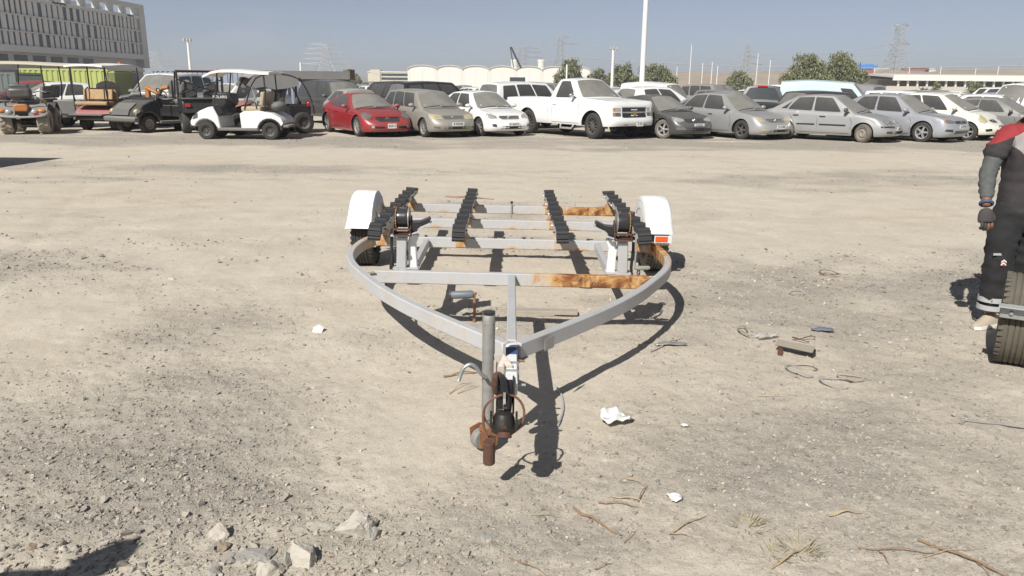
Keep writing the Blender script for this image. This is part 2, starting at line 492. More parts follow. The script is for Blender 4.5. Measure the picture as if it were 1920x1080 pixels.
col = t.mix(t.math('MULTIPLY', t.ramp(fl4, [(0.54, 0.0), (0.64, 1.0)]), t.math('ADD', t.math('MULTIPLY', gv, 0.38), 0.12)), col, (0.26, 0.235, 0.195))
t.set(color=col, rough=0.95, spec=0.1)
hh = t.math('ADD', t.math('MULTIPLY', fine, t.math('ADD', t.math('MULTIPLY', gv, 0.8), 0.35)), t.math('MULTIPLY', grit, 0.35))
t.bump(hh, 0.75, 0.016)
M['ground'] = t.m
me.materials.append(M['ground'])
ground = bpy.data.objects.new('ground', me); COL.objects.link(ground); structure(ground)
ground['label'] = 'sandy gravel yard'

def gz(x, y):
    return float(ground_height(np.array([float(x)]), np.array([float(y)]))[0])

# ------------------------------------------------------------------ loose gravel: uncountable pebbles
ROCK_SHAPES = []
def _rock_shapes(count=14):
    rnd = random.Random(11)
    for _ in range(count):
        bm = bmesh.new()
        for k in range(9):
            d = Vector((rnd.gauss(0, 1), rnd.gauss(0, 1), rnd.gauss(0, 1))).normalized()
            bm.verts.new(d * rnd.uniform(0.72, 1.0))
        bmesh.ops.convex_hull(bm, input=bm.verts)
        bmesh.ops.delete(bm, geom=[v for v in bm.verts if not v.link_faces], context='VERTS')
        bmesh.ops.triangulate(bm, faces=bm.faces)
        bm.verts.index_update()
        ROCK_SHAPES.append((np.array([v.co[:] for v in bm.verts]), np.array([[v.index for v in f.verts] for f in bm.faces])))
        bm.free()
_rock_shapes()
def stone_field(name, px, py, size, mat, squash=(0.45, 0.8)):
    V, Fc, base = [], [], 0
    which = RNG.integers(0, len(ROCK_SHAPES), len(px))
    for s_, (rv, rf) in enumerate(ROCK_SHAPES):
        m = which == s_; n = int(m.sum())
        if not n: continue
        qx, qy, sz = px[m], py[m], size[m]
        sc = np.stack([np.ones(n), RNG.uniform(0.55, 1.0, n), RNG.uniform(*squash, n)], -1) * sz[:, None]
        v = rv[None] * sc[:, None, :]
        a = RNG.uniform(0, 2 * math.pi, n); ca, sa = np.cos(a)[:, None], np.sin(a)[:, None]
        tl = RNG.uniform(-0.5, 0.5, n)[:, None]
        x, y, z = v[..., 0], v[..., 1], v[..., 2]
        y, z = y - tl * z, z + tl * y
        x, y = x * ca - y * sa, x * sa + y * ca
        V.append(np.stack([x + qx[:, None], y + qy[:, None], z + (ground_height(qx, qy) + sz * 0.15)[:, None]], -1).reshape(-1, 3))
        k = len(rv)
        Fc.append((rf[None] + (base + np.arange(n) * k)[:, None, None]).reshape(-1, 3)); base += n * k
    v, f = np.concatenate(V), np.concatenate(Fc)
    me = bpy.data.meshes.new(name)
    me.vertices.add(len(v)); me.vertices.foreach_set('co', v.astype(np.float32).ravel())
    me.loops.add(f.size); me.polygons.add(len(f))
    me.loops.foreach_set('vertex_index', f.ravel().astype(np.int32))
    me.polygons.foreach_set('loop_start', np.arange(0, f.size, 3, dtype=np.int32))
    me.polygons.foreach_set('loop_total', np.full(len(f), 3, dtype=np.int32))
    me.update(calc_edges=True); me.materials.append(mat)
    me.polygons.foreach_set('use_smooth', np.zeros(len(f), dtype=bool))
    o = bpy.data.objects.new(name, me); COL.objects.link(o); o['kind'] = 'stuff'
    return o
t = NT('pebble_stone')
g = t.new('ShaderNodeNewGeometry')
pc = t.ramp(g.outputs['Random Per Island'], [(0.0, (0.17, 0.157, 0.138)), (0.22, (0.26, 0.243, 0.213)), (0.45, (0.34, 0.315, 0.275)), (0.66, (0.27, 0.265, 0.24)), (0.82, (0.45, 0.41, 0.34)), (0.93, (0.33, 0.255, 0.195)), (1.0, (0.58, 0.55, 0.50))])
t.set(color=t.mix(t.noise(60, 4), pc, t.mix(0.4, pc, (0.46, 0.42, 0.35))), rough=0.9, spec=0.15)
M['pebble'] = t.m
def scatter(n, y0, y1, power):
    """n spots in the yard before the camera, thicker where the gravel lies"""
    out_x, out_y = [], []
    got = 0
    while got < n:
        yy = y0 * (y1 / y0) ** RNG.uniform(0, 1, n * 2) 
        xx = RNG.uniform(-0.78, 0.78, n * 2) * (yy + 0.5)
        keep = RNG.uniform(0, 1, n * 2) < np.clip(gravel_density(xx, yy), 0.05, 1) ** power
        out_x.append(xx[keep]); out_y.append(yy[keep]); got += keep.sum()
    return np.concatenate(out_x)[:n], np.concatenate(out_y)[:n]
px, py = scatter(46000, 1.75, 8.0, 1.8)
stone_field('gravel', px, py, np.clip(RNG.lognormal(math.log(0.0044), 0.58, len(px)), 0.0022, 0.018) * (0.7 + 0.10 * py), M['pebble'])
px, py = scatter(9000, 6.5, 27.0, 1.6)
stone_field('gravel', px, py, np.clip(RNG.lognormal(math.log(0.0100), 0.55, len(px)), 0.005, 0.036), M['pebble'])
# the coarse heap of stones at the near left
nq = 800
qx = RNG.normal(-1.38, 0.36, nq); qy = RNG.normal(2.42, 0.28, nq)
stone_field('gravel', qx, qy, np.clip(RNG.lognormal(math.log(0.0100), 0.50, nq), 0.005, 0.030), M['pebble'], (0.5, 0.9))
# crumbs of broken concrete round the rubble
nq = 600
qx = RNG.normal(-0.66, 0.26, nq); qy = RNG.normal(2.50, 0.16, nq)
M['crumb'] = simple('concrete_crumbs', (0.40, 0.36, 0.29), 0.95, var=0.35, scale=30)
stone_field('gravel', qx, qy, np.clip(RNG.lognormal(math.log(0.0068), 0.55, nq), 0.004, 0.024), M['crumb'], (0.5, 0.9))
# ------------------------------------------------------------------ the boat trailer
def trailer_paint(name, rust_amount=0.0, xr=None, zlow=None, base=(0.47, 0.475, 0.48), scale=9.0, yr=None):
    """pale grey brushed paint; rust breaks through where xr=(x0, x1) of the part or along its lower edge zlow"""
    t = NT(name)
    n1 = t.noise(5.0, 5, 0.6); n2 = t.noise(46.0, 4, 0.6); n3 = t.noise(scale, 8, 0.68, dist=0.9)
    c = t.mix(n1, tuple(k * 0.88 for k in base), tuple(k * 1.06 for k in base))
    c = t.mix(t.math('MULTIPLY', t.ramp(n2, [(0.58, 0.0), (0.72, 1.0)]), 0.42), c, (0.31, 0.29, 0.26))
    c = t.mix(t.math('MULTIPLY', t.ramp(t.noise(150.0, 3, 0.7, vec=t.scaled((1, 1, 0.25))), [(0.64, 0.0), (0.72, 1.0)]), 0.5), c, (0.24, 0.20, 0.165))
    c = t.mix(t.math('MULTIPLY', t.ramp(t.noise(1.7, 6, 0.7), [(0.55, 0.0), (0.72, 1.0)]), 0.35), c, (0.36, 0.335, 0.295))
    drips = t.noise(3.0, 5, 0.65, vec=t.scaled((7, 7, 0.7)))
    c = t.mix(t.math('MULTIPLY', t.ramp(drips, [(0.56, 0.0), (0.72, 1.0)]), 0.18), c, (0.34, 0.31, 0.27))
    p = t.xyz(t.coord('Object'))
    m = None
    if yr:
        a = t.math('MULTIPLY', t.math('SUBTRACT', p[1], yr[0]), 1 / yr[2])
        m = t.math('MULTIPLY', t.math('MAXIMUM', t.math('MINIMUM', a, 1.0), 0.0), rust_amount)
    if xr:
        lo, hi = xr
        a = t.math('MULTIPLY', t.math('SUBTRACT', p[0], lo), 1 / 0.38)
        b = t.math('MULTIPLY', t.math('SUBTRACT', hi, p[0]), 1 / 0.10)
        m = t.math('MINIMUM', t.math('MINIMUM', a, b), 1.0)
        m = t.math('MAXIMUM', m, 0.0)
        m = t.math('MULTIPLY', m, rust_amount)
    if zlow:
        z0, z1 = zlow
        q = t.math('MULTIPLY', t.math('SUBTRACT', z1, p[2]), 1 / (z1 - z0))
        q = t.math('MINIMUM', t.math('MAXIMUM', q, 0.0), 1.0)
        patch = t.ramp(t.noise(3.4, 4, 0.6, vec=t.scaled((1, 1, 0.1))), [(0.44, 0.0), (0.62, 1.0)])
        q = t.math('MULTIPLY', t.math('MULTIPLY', q, patch), 1.0)
        m = q if m is None else t.math('MAXIMUM', m, q)
    if m is None: m = rust_amount
    f = t.math('ADD', t.math('MULTIPLY', n3, 0.9), t.math('MULTIPLY', m, 0.37) if not isinstance(m, float) else m * 0.37)
    stain = t.ramp(f, [(0.60, 0.0), (0.76, 1.0)])
    deep = t.ramp(f, [(0.78, 0.0), (0.90, 1.0)])
    rc = t.mix(t.ramp(t.noise(13.0, 6, 0.7), [(0.35, 0.0), (0.65, 1.0)]), (0.33, 0.125, 0.032), (0.58, 0.37, 0.15))
    halo = t.math('MULTIPLY', t.ramp(f, [(0.44, 0.0), (0.64, 1.0)]), 0.5)
    if rust_amount: c = t.mix(halo, c, (0.50, 0.39, 0.25))
    c = t.mix(stain, c, rc)
    c = t.mix(deep, c, t.mix(t.noise(50.0, 3), (0.085, 0.030, 0.016), (0.20, 0.075, 0.032)))
    t.set(color=c, rough=t.math('ADD', t.math('MULTIPLY', stain, 0.35), 0.5), spec=0.35)
    t.bump(t.math('ADD', t.math('MULTIPLY', n2, 0.25), t.math('MULTIPLY', deep, 0.6)), 0.25, 0.004)
    return t.m
M['tr_clean'] = trailer_paint('trailer_paint', 0.0)
M['tr_bar_right_rust'] = trailer_paint('trailer_paint_rusted_end', 1.0, (0.02, 1.4))
M['tr_bar_edge_rust'] = trailer_paint('trailer_paint_rusted_edge', 1.0, None, (-0.04, -0.005))
M['tr_bar_back'] = trailer_paint('trailer_paint_rear_rust', 1.0, (0.28, 1.3), (-0.045, 0.0))
M['tr_rust'] = trailer_paint('rusted_steel', 0.72)
M['tr_half'] = trailer_paint('half_rusted_steel', 0.42)
M['rail_right'] = trailer_paint('trailer_rail_rusted', 0.95, base=(0.44, 0.445, 0.455), yr=(-1.40, 0, 0.7))
M['rail_left'] = trailer_paint('trailer_rail_stained', 0.62, yr=(-1.05, 0, 0.7))
M['white_steel'] = trailer_paint('white_steel_paint', 0.0, base=(0.80, 0.80, 0.79))
M['galv'] = simple('galvanised_steel', (0.36, 0.37, 0.36), 0.45, 0.55, var=0.3, scale=22)
M['galv_dull'] = simple('dull_galvanised_pipe', (0.30, 0.30, 0.28), 0.6, 0.35, var=0.4, scale=18, bump=0.2)
M['rubber'] = simple('ribbed_rubber', (0.030, 0.030, 0.031), 0.7, var=0.35, scale=20)
M['grease'] = simple('greasy_iron', (0.030, 0.026, 0.023), 0.5, 0.3, var=0.5, scale=30, bump=0.3)
M['rust_dark'] = simple('dark_rust', (0.105, 0.050, 0.034), 0.85, 0.1, var=0.35, scale=40, bump=0.3)
M['rust_orange'] = simple('orange_rust', (0.30, 0.14, 0.07), 0.9, 0.0, var=0.5, scale=25, bump=0.3)
M['rust_cable'] = simple('rusty_cable', (0.17, 0.075, 0.042), 0.8, var=0.35, scale=50)
M['ochre'] = simple('ochre_gear', (0.30, 0.19, 0.085), 0.6, 0.3, var=0.3, scale=40)
M['orange_reflector'] = simple('orange_reflector', (0.80, 0.10, 0.02), 0.25, var=0.1, scale=60)
M['blue_tape'] = simple('blue_tape', (0.060, 0.085, 0.18), 0.6, var=0.2)
M['data_plate'] = simple('faded_data_plate', (0.34, 0.32, 0.31), 0.5, 0.2, var=0.12, scale=40)
M['grip'] = simple('grey_green_grip', (0.23, 0.25, 0.22), 0.7, var=0.1)

TRX, TRY = -0.012, 6.5
trailer = thing('boat_trailer', 'pale grey rust streaked boat trailer with black ribbed bunks and curved front rails', 'boat trailer', (TRX, TRY, ground_z(0, 5)), 0.003)
trailer.rotation_euler = (0, 0.010, 0.003)
def tr(name, mb, m, parent=None, **kw):
    """a trailer part: mb is given in yard coordinates with x from the trailer's middle"""
    if parent is None:
        mb.v = [(x, y - TRY, z) for x, y, z in mb.v]; parent = trailer
    return obj(name, mb, m, parent, **kw)
def trc(name, mb, m, c, parent=None, **kw):
    """the same, but with the part's own origin at c (so that its material is measured from there)"""
    mb.v = [(x - c[0], y - c[1], z - c[2]) for x, y, z in mb.v]
    o = obj(name, mb, m, parent or trailer, **kw)
    o.location = (c[0], c[1] - TRY, c[2]); return o

ZT, ZB = 0.430, 0.346; ZM = (ZT + ZB) / 2
railp = [(0.045, 3.565), (0.10, 3.635), (0.33, 3.92), (0.58, 4.25), (0.80, 4.60), (0.975, 4.95), (1.085, 5.20), (1.15, 5.42), (1.180, 5.62), (1.185, 5.82), (1.168, 6.02), (1.135, 6.14)]
for s in (-1, 1):
    pts = spline([(s * (x - 0.02) * (1.03 if s < 0 else 1.0), y, ZM) for x, y in railp], 4)
    rl = tr('frame_rail', MB().beam(pts, 0.05, ZT - ZB), M['rail_left'] if s < 0 else M['rail_right'], smooth=40, bevel=0.006, label='left curved rail' if s < 0 else 'right curved rail, rusted round the bend')
    if s > 0:
        a = Vector((0.172, 3.704, ZM)); d = Vector((0.24, 0.297, 0)).normalized(); nrm = Vector((d.y, -d.x, 0))
        Mx = Matrix((( d.x, nrm.x, 0, a.x + nrm.x * 0.026), (d.y, nrm.y, 0, a.y + nrm.y * 0.026), (0, 0, 1, a.z - 0.002), (0, 0, 0, 1)))
        pl = MB().box((0, 0, 0), (0.078, 0.003, 0.062), Mx)
        dp = tr('data_plate', pl, M['data_plate'], rl, smooth=0)
        dp.parent = rl
        for o_ in (dp,): o_.location = (0, -TRY, 0)
# cross bars
def crossbar(y, x0, x1, mkey, w=0.05, skew=0.02, **kw):
    mb = MB().bar((x0, y - skew * x0, ZM), (x1, y - skew * x1, ZM), w, ZT - ZB)
    return trc('cross_bar', mb, M[mkey], (0, y, ZM), bevel=0.005, smooth=0, **kw)
crossbar(4.985, -0.945, 0.945, 'tr_bar_right_rust', label='front cross bar, rusted over its right half')
crossbar(6.165, -1.130, 1.130, 'tr_bar_edge_rust')
crossbar(7.05, -1.075, 1.075, 'tr_bar_edge_rust')
crossbar(7.92, -1.075, 1.075, 'tr_bar_back', label='rear cross bar, rusted at its right end')
for s in (-1, 1):
    tr('side_rail', MB().bar((s * 1.105, 6.195, ZM - 0.002), (s * 1.105, 8.0, ZM - 0.002), 0.05, 0.07), M['tr_half'], bevel=0.004, smooth=0)
    tr('stringer', MB().bar((s * 0.685, 5.013, ZM - 0.003), (s * 0.69, 6.138, ZM - 0.003), 0.042, 0.068), M['tr_clean'], bevel=0.004, smooth=0)
tr('tongue_tube', MB().bar((0.0, 3.60, ZM + 0.006), (0.0, 4.955, ZM + 0.003), 0.05, 0.073), M['tr_clean'], bevel=0.005, smooth=0)
# the hanging gusset plate under the nose
tr('nose_gusset', MB().prism([(-0.085, 3.60), (-0.03, 3.50), (0.03, 3.50), (0.085, 3.60), (0.03, 3.66), (-0.03, 3.66)], 2, ZB - 0.006, ZB - 0.001), M['tr_clean'], smooth=0)
# draw bar from the nose to the coupler
db = tr('draw_bar', MB().bar((0.0, 3.585, ZM), (0.0, 3.07, ZM), 0.052, 0.062), M['white_steel'], bevel=0.004, smooth=0)
for i, (yy, hh) in enumerate(((3.30, 0.006), (3.20, 0.006))):
    c = MB().beam([(-0.030, yy, ZM - 0.036), (-0.030, yy, ZM + 0.036), (0.030, yy, ZM + 0.036), (0.030, yy, ZM - 0.036)], 0.010, 0.006, (0, 1, 0), closed=True)
    tr('clamp_band', c, M['galv'], smooth=0)
tr('tape_wrap', MB().box((0, 3.47, ZM), (0.0565, 0.095, 0.0665)), M['blue_tape'], smooth=0)
tr('tape_wrap', MB().box((0, 3.545, ZM), (0.0555, 0.010, 0.0655)), M['paper'], smooth=0)
# coupler: a cast neck, clamp lever, trigger and a lumpy ball socket
cp = MB()
cp.beam([(-0.018, 3.10, ZM + 0.004), (-0.024, 2.98, ZM + 0.004), (-0.028, 2.90, ZM - 0.004), (-0.030, 2.82, ZM - 0.012)], 0.056, 0.058)
for q in (0.030, -0.038):
    cp.prism([(3.12, ZM + 0.045), (3.02, ZM + 0.050), (2.93, ZM + 0.028), (2.90, ZM - 0.045), (3.0, ZM - 0.05), (3.12, ZM - 0.04)], 0, q - 0.026, q - 0.018)
cpl = tr('coupler', cp, M['grease'], bevel=0.006)
def coupler_piece(name, mb, mk, **kw):
    o = obj(name, mb, M[mk], cpl, **kw); o.location = (0, -TRY, 0); return o
coupler_piece('ball_socket', MB().lathe([(0.0, 0.040), (0.022, 0.040), (0.036, 0.030), (0.043, 0.012), (0.045, -0.020), (0.050, -0.024), (0.050, -0.040), (0.042, -0.046), (0.038, -0.02)], 16, Matrix.Translation((-0.030, 2.79, ZM - 0.020)) @ Matrix.Rotation(R_(80), 4, 'X')), 'grease')
coupler_piece('socket_lip', MB().lathe([(0.020, 0.012), (0.028, 0.010), (0.028, -0.010), (0.018, -0.012)], 14, Matrix.Translation((-0.026, 2.742, ZM - 0.058)) @ Matrix.Rotation(R_(62), 4, 'X'), closed=True), 'rust_dark')
coupler_piece('lever', MB().beam(spline([(-0.052, 3.16, ZM + 0.030), (-0.040, 3.06, ZM + 0.056), (-0.030, 2.95, ZM + 0.052), (-0.022, 2.86, ZM + 0.048), (-0.020, 2.79, ZM + 0.030)], 3), 0.026, 0.012), 'grease', bevel=0.003)
coupler_piece('trigger', MB().prism([(2.90, ZM + 0.055), (2.85, ZM + 0.075), (2.82, ZM + 0.060), (2.80, ZM + 0.022), (2.86, ZM + 0.02)], 0, -0.034, -0.024), 'galv_dull', smooth=0)
coupler_piece('adjuster_nut', MB().lathe([(0.0, 0.012), (0.013, 0.012), (0.013, -0.01), (0, -0.01)], 6, Matrix.Translation((-0.028, 2.752, ZM - 0.030)) @ Matrix.Rotation(R_(10), 4, 'X')), 'rust_dark', smooth=0)
coupler_piece('latch_ear', MB().prism([(2.84, ZM - 0.03), (2.80, ZM + 0.018), (2.765, ZM + 0.012), (2.76, ZM - 0.035)], 0, 0.016, 0.024), 'grease', smooth=0)
coupler_piece('latch_ear', MB().prism([(2.84, ZM - 0.03), (2.80, ZM + 0.018), (2.765, ZM + 0.012), (2.76, ZM - 0.035)], 0, -0.084, -0.076), 'grease', smooth=0)
tr('hitch_pin', MB().tube([(-0.05, 3.15, ZM - 0.012), (0.062, 3.15, ZM - 0.012)], 0.007, 8), M['galv'])
tr('hitch_pin', MB().tube([(0.026, 3.40, ZM + 0.01), (0.062, 3.40, ZM + 0.005)], 0.006, 6), M['rust_orange'])
tr('bolt_knob', MB().lathe([(0, 0.012), (0.012, 0.010), (0.013, -0.006), (0.0, -0.008)], 8, Matrix.Translation((-0.052, 3.10, ZM - 0.02)) @ Matrix.Rotation(R_(90), 4, 'Z')), M['galv'])
# the rubber sleeve beside the neck
tr('rubber_sleeve', MB().lathe([(0.0, 0.062), (0.020, 0.060), (0.025, 0.045), (0.026, 0.02), (0.028, 0.018), (0.028, -0.02), (0.026, -0.022), (0.022, -0.055), (0, -0.06)], 12, Matrix.Translation((-0.060, 3.16, ZM - 0.012)) @ Matrix.Rotation(R_(-62), 4, 'X')), M['rust_dark'])
# jack: galvanised post with clamp, hooked crank, inner leg and rusty foot
jx, jy = -0.106, 3.30
jk = tr('jack_post', MB().lathe([(0.0, 0.664), (0.024, 0.664), (0.0285, 0.658), (0.0285, 0.615), (0.0295, 0.614), (0.0295, 0.61), (0.0285, 0.609), (0.0285, 0.150), (0.024, 0.148), (0, 0.148)], 20, Matrix.Translation((jx, jy, 0)) @ Matrix.Rotation(R_(90), 4, 'X') @ Matrix.Scale(1, 4)), M['galv_dull'], smooth=40)
capm = obj('post_cap', MB().lathe([(0, 0.668), (0.022, 0.667), (0.0290, 0.664), (0.0290, 0.652), (0.0286, 0.651)], 20, Matrix.Translation((jx, jy, 0)) @ Matrix.Rotation(R_(90), 4, 'X')), M['black'], jk); capm.location = (0, -TRY, 0)
leg = obj('inner_leg', MB().tube([(jx, jy, 0.15), (jx, jy, 0.085)], 0.022, 14), M['galv'], jk); leg.location = (0, -TRY, 0)
tr('clamp_bracket', MB().beam([(jx + 0.030, jy - 0.02, ZM + 0.045), (jx + 0.065, jy - 0.02, ZM + 0.05), (-0.030, jy - 0.06, ZM + 0.04), (-0.030, jy - 0.06, ZM - 0.04)], 0.07, 0.007, (0, 1, 0)).box((-0.036, jy - 0.02, ZM), (0.008, 0.12, 0.10)).box((jx + 0.031, jy, ZM), (0.012, 0.07, 0.10)), M['tr_half'], bevel=0.002, smooth=0)
hook = spline([(jx - 0.004, 3.215, ZM - 0.005), (jx - 0.028, 3.205, ZM + 0.012), (jx - 0.050, 3.20, ZM + 0.045), (jx - 0.078, 3.195, ZM + 0.062), (jx - 0.106, 3.19, ZM + 0.045), (jx - 0.122, 3.185, ZM + 0.005), (jx - 0.128, 3.18, ZM - 0.012)], 4)
tr('crank_hook', MB().tube(hook, 0.0085, 8), M['galv'])
ft = MB()
ft.prism([(-0.075, 0.105), (-0.02, 0.118), (0.035, 0.085), (0.028, 0.02), (-0.03, 0.012), (-0.068, 0.03)], 1, -0.040, -0.036, Matrix.Translation((jx, jy, 0)) @ Matrix.Rotation(R_(38), 4, 'Z'))
ft.prism([(-0.075, 0.105), (-0.02, 0.118), (0.035, 0.085), (0.028, 0.02), (-0.03, 0.012), (-0.068, 0.03)], 1, 0.036, 0.040, Matrix.Translation((jx, jy, 0)) @ Matrix.Rotation(R_(38), 4, 'Z'))
ft.box((jx, jy, 0.102), (0.075, 0.082, 0.006), None)
tr('jack_foot', ft, M['rust_orange'], smooth=0)
tr('jack_wheel', MB().lathe([(0.0, 0.022), (0.030, 0.024), (0.046, 0.020), (0.049, 0.0), (0.046, -0.020), (0.030, -0.024), (0.0, -0.022)], 16, Matrix.Translation((jx - 0.030, jy - 0.01, 0.050)) @ Matrix.Rotation(R_(38), 4, 'Z')), M['galv_dull'])
# safety cable ring, padlock, plug lead
cc = Vector((-0.030, 2.90, 0.350))
ring = [cc + Vector((0.083 * math.cos(a), 0.012 * math.sin(2 * a), 0.083 * math.sin(a))) for a in [2 * math.pi * k / 28 for k in range(28)]]
tr('cable_ring', MB().tube(ring, 0.0050, 6, closed=True), M['rust_cable'])
lead = spline([(-0.112, 2.90, 0.360), (-0.114, 2.90, 0.31), (-0.106, 2.895, 0.27), (-0.096, 2.89, 0.245)], 4)
tr('cable_tail', MB().tube(lead, 0.006, 6), M['rust_cable'])
padlock = tag(obj('padlock', MB().lathe([(0, 0.050), (0.022, 0.049), (0.025, 0.044), (0.025, -0.046), (0.022, -0.050), (0, -0.050)], 14, Matrix.Rotation(R_(90), 4, 'X') ), M['rust_dark'], None, loc=(-0.088, 2.895, 0.178)), 'brown cylindrical padlock hanging from the cable below the trailer coupler', 'padlock')
obj('lock_neck', MB().box((0.006, 0.0, 0.058), (0.044, 0.026, 0.022)).tube([(-0.012, 0, 0.06), (-0.010, 0, 0.078), (0.012, 0, 0.078), (0.014, 0, 0.06)], 0.005, 6), M['rust_dark'], padlock, bevel=0.003)
# bunks: a steel rail on two brackets per bar, nine overlapping ribbed rubber pads each
def pad_profile(L, first):
    """side outline (y, z) of one pad, front end at y=0: ribs across the top"""
    out = []
    n = 6
    if first:
        for k in range(5):
            a = R_(-38 + 32 * k)
            for da, dr in ((0.0, 0.0), (R_(5), 0.010), (R_(20), 0.010), (R_(28), 0.0)):
                r = 0.064 + dr; aa = a + da
                out.append((0.058 - r * math.cos(aa), -0.030 + r * math.sin(aa)))
    y0 = 0.062 if first else 0.0
    st = (L - y0) / n
    for k in range(n):
        yb = y0 + st * k
        h = lerp(0.052, 0.016, k / n)
        for dy, dz in ((0.02, -0.011), (0.08, 0.0), (0.60, 0.0), (0.70, -0.011)):
            out.append((yb + dy * st, h + dz))
    out += [(L, 0.0), (0.062 if first else 0.0, 0.0)]
    return out
pad_me = pad_first = None
BY0, BY1, NP = 5.80, 8.24, 9
pl_ = (BY1 - BY0) / NP
bk_z = 0.540
for bi, bxx in enumerate((-1.052, -0.412, 0.388, 1.022)):
    s = -1 if bxx < 0 else 1
    outer = abs(bxx) > 0.8
    tr('bunk_rail', MB().bar((bxx, BY0 + 0.03, bk_z - 0.022), (bxx, BY1, bk_z - 0.022), 0.062, 0.042), M['tr_half'], bevel=0.003, smooth=0)
    tr('bunk_angle', MB().bar((bxx - s * 0.047, BY0 + 0.06, bk_z - 0.008), (bxx - s * 0.047, BY1 - 0.03, bk_z - 0.008), 0.005, 0.05).bar((bxx - s * 0.040, BY0 + 0.06, bk_z - 0.032), (bxx - s * 0.040, BY1 - 0.03, bk_z - 0.032), 0.016, 0.004), M['tr_clean'], smooth=0)
    for k in range(8):
        yb = BY0 + 0.16 + k * 0.29
        tr('bunk_bolt', MB().lathe([(0, 0.012), (0.007, 0.011), (0.009, 0.0), (0.0, -0.004)], 6, Matrix.Translation((bxx - s * 0.053, yb, bk_z - 0.012)) @ Matrix.Rotation(R_(90 if s > 0 else -90), 4, 'Z')), M['galv' if k % 2 else 'rust_dark'], smooth=0)
    for by in (6.165, 7.05, 7.92):
        w0, w1 = 0.052, 0.045
        yb = by - 0.02 * bxx
        bm_ = MB().prism([(bxx - w0 - 0.02, ZT + 0.001), (bxx + w0 + 0.02, ZT + 0.001), (bxx + w1 * 0.7, bk_z - 0.044), (bxx - w1 * 0.7, bk_z - 0.044)], 1, yb - 0.018, yb + 0.018)
        bm_.box((bxx, yb - 0.0285, ZM + 0.004), (0.085, 0.006, 0.072))
        trc('bunk_bracket', bm_, M['tr_rust'] if not (by < 7 and not outer and bxx > 0) else M['tr_half'], (bxx, yb, ZT), smooth=0)
    for k in range(NP):
        first = k == 0
        if first and pad_first is None:
            mb = MB().prism([(a, b) for a, b in pad_profile(pl_ * 1.02, True)], 0, -0.048, 0.048); pad_first = mb.mesh('bunk_pad_end', 0); pad_first.materials.append(M['rubber'])
        if not first and pad_me is None:
            mb = MB().prism([(a, b) for a, b in pad_profile(pl_ * 1.02, False)], 0, -0.048, 0.048); pad_me = mb.mesh('bunk_pad', 0); pad_me.materials.append(M['rubber'])
        o = bpy.data.objects.new('bunk_pad', pad_first if first else pad_me); COL.objects.link(o); o.parent = trailer
        o.location = (bxx + random.uniform(-0.003, 0.003), BY0 + k * pl_ - TRY, bk_z + random.uniform(-0.001, 0.002))
        o.rotation_euler = (R_(-0.6 + random.uniform(-0.5, 0.5)), R_(-s * 4 if outer else -s * 2), R_(random.uniform(-0.8, 0.8)))

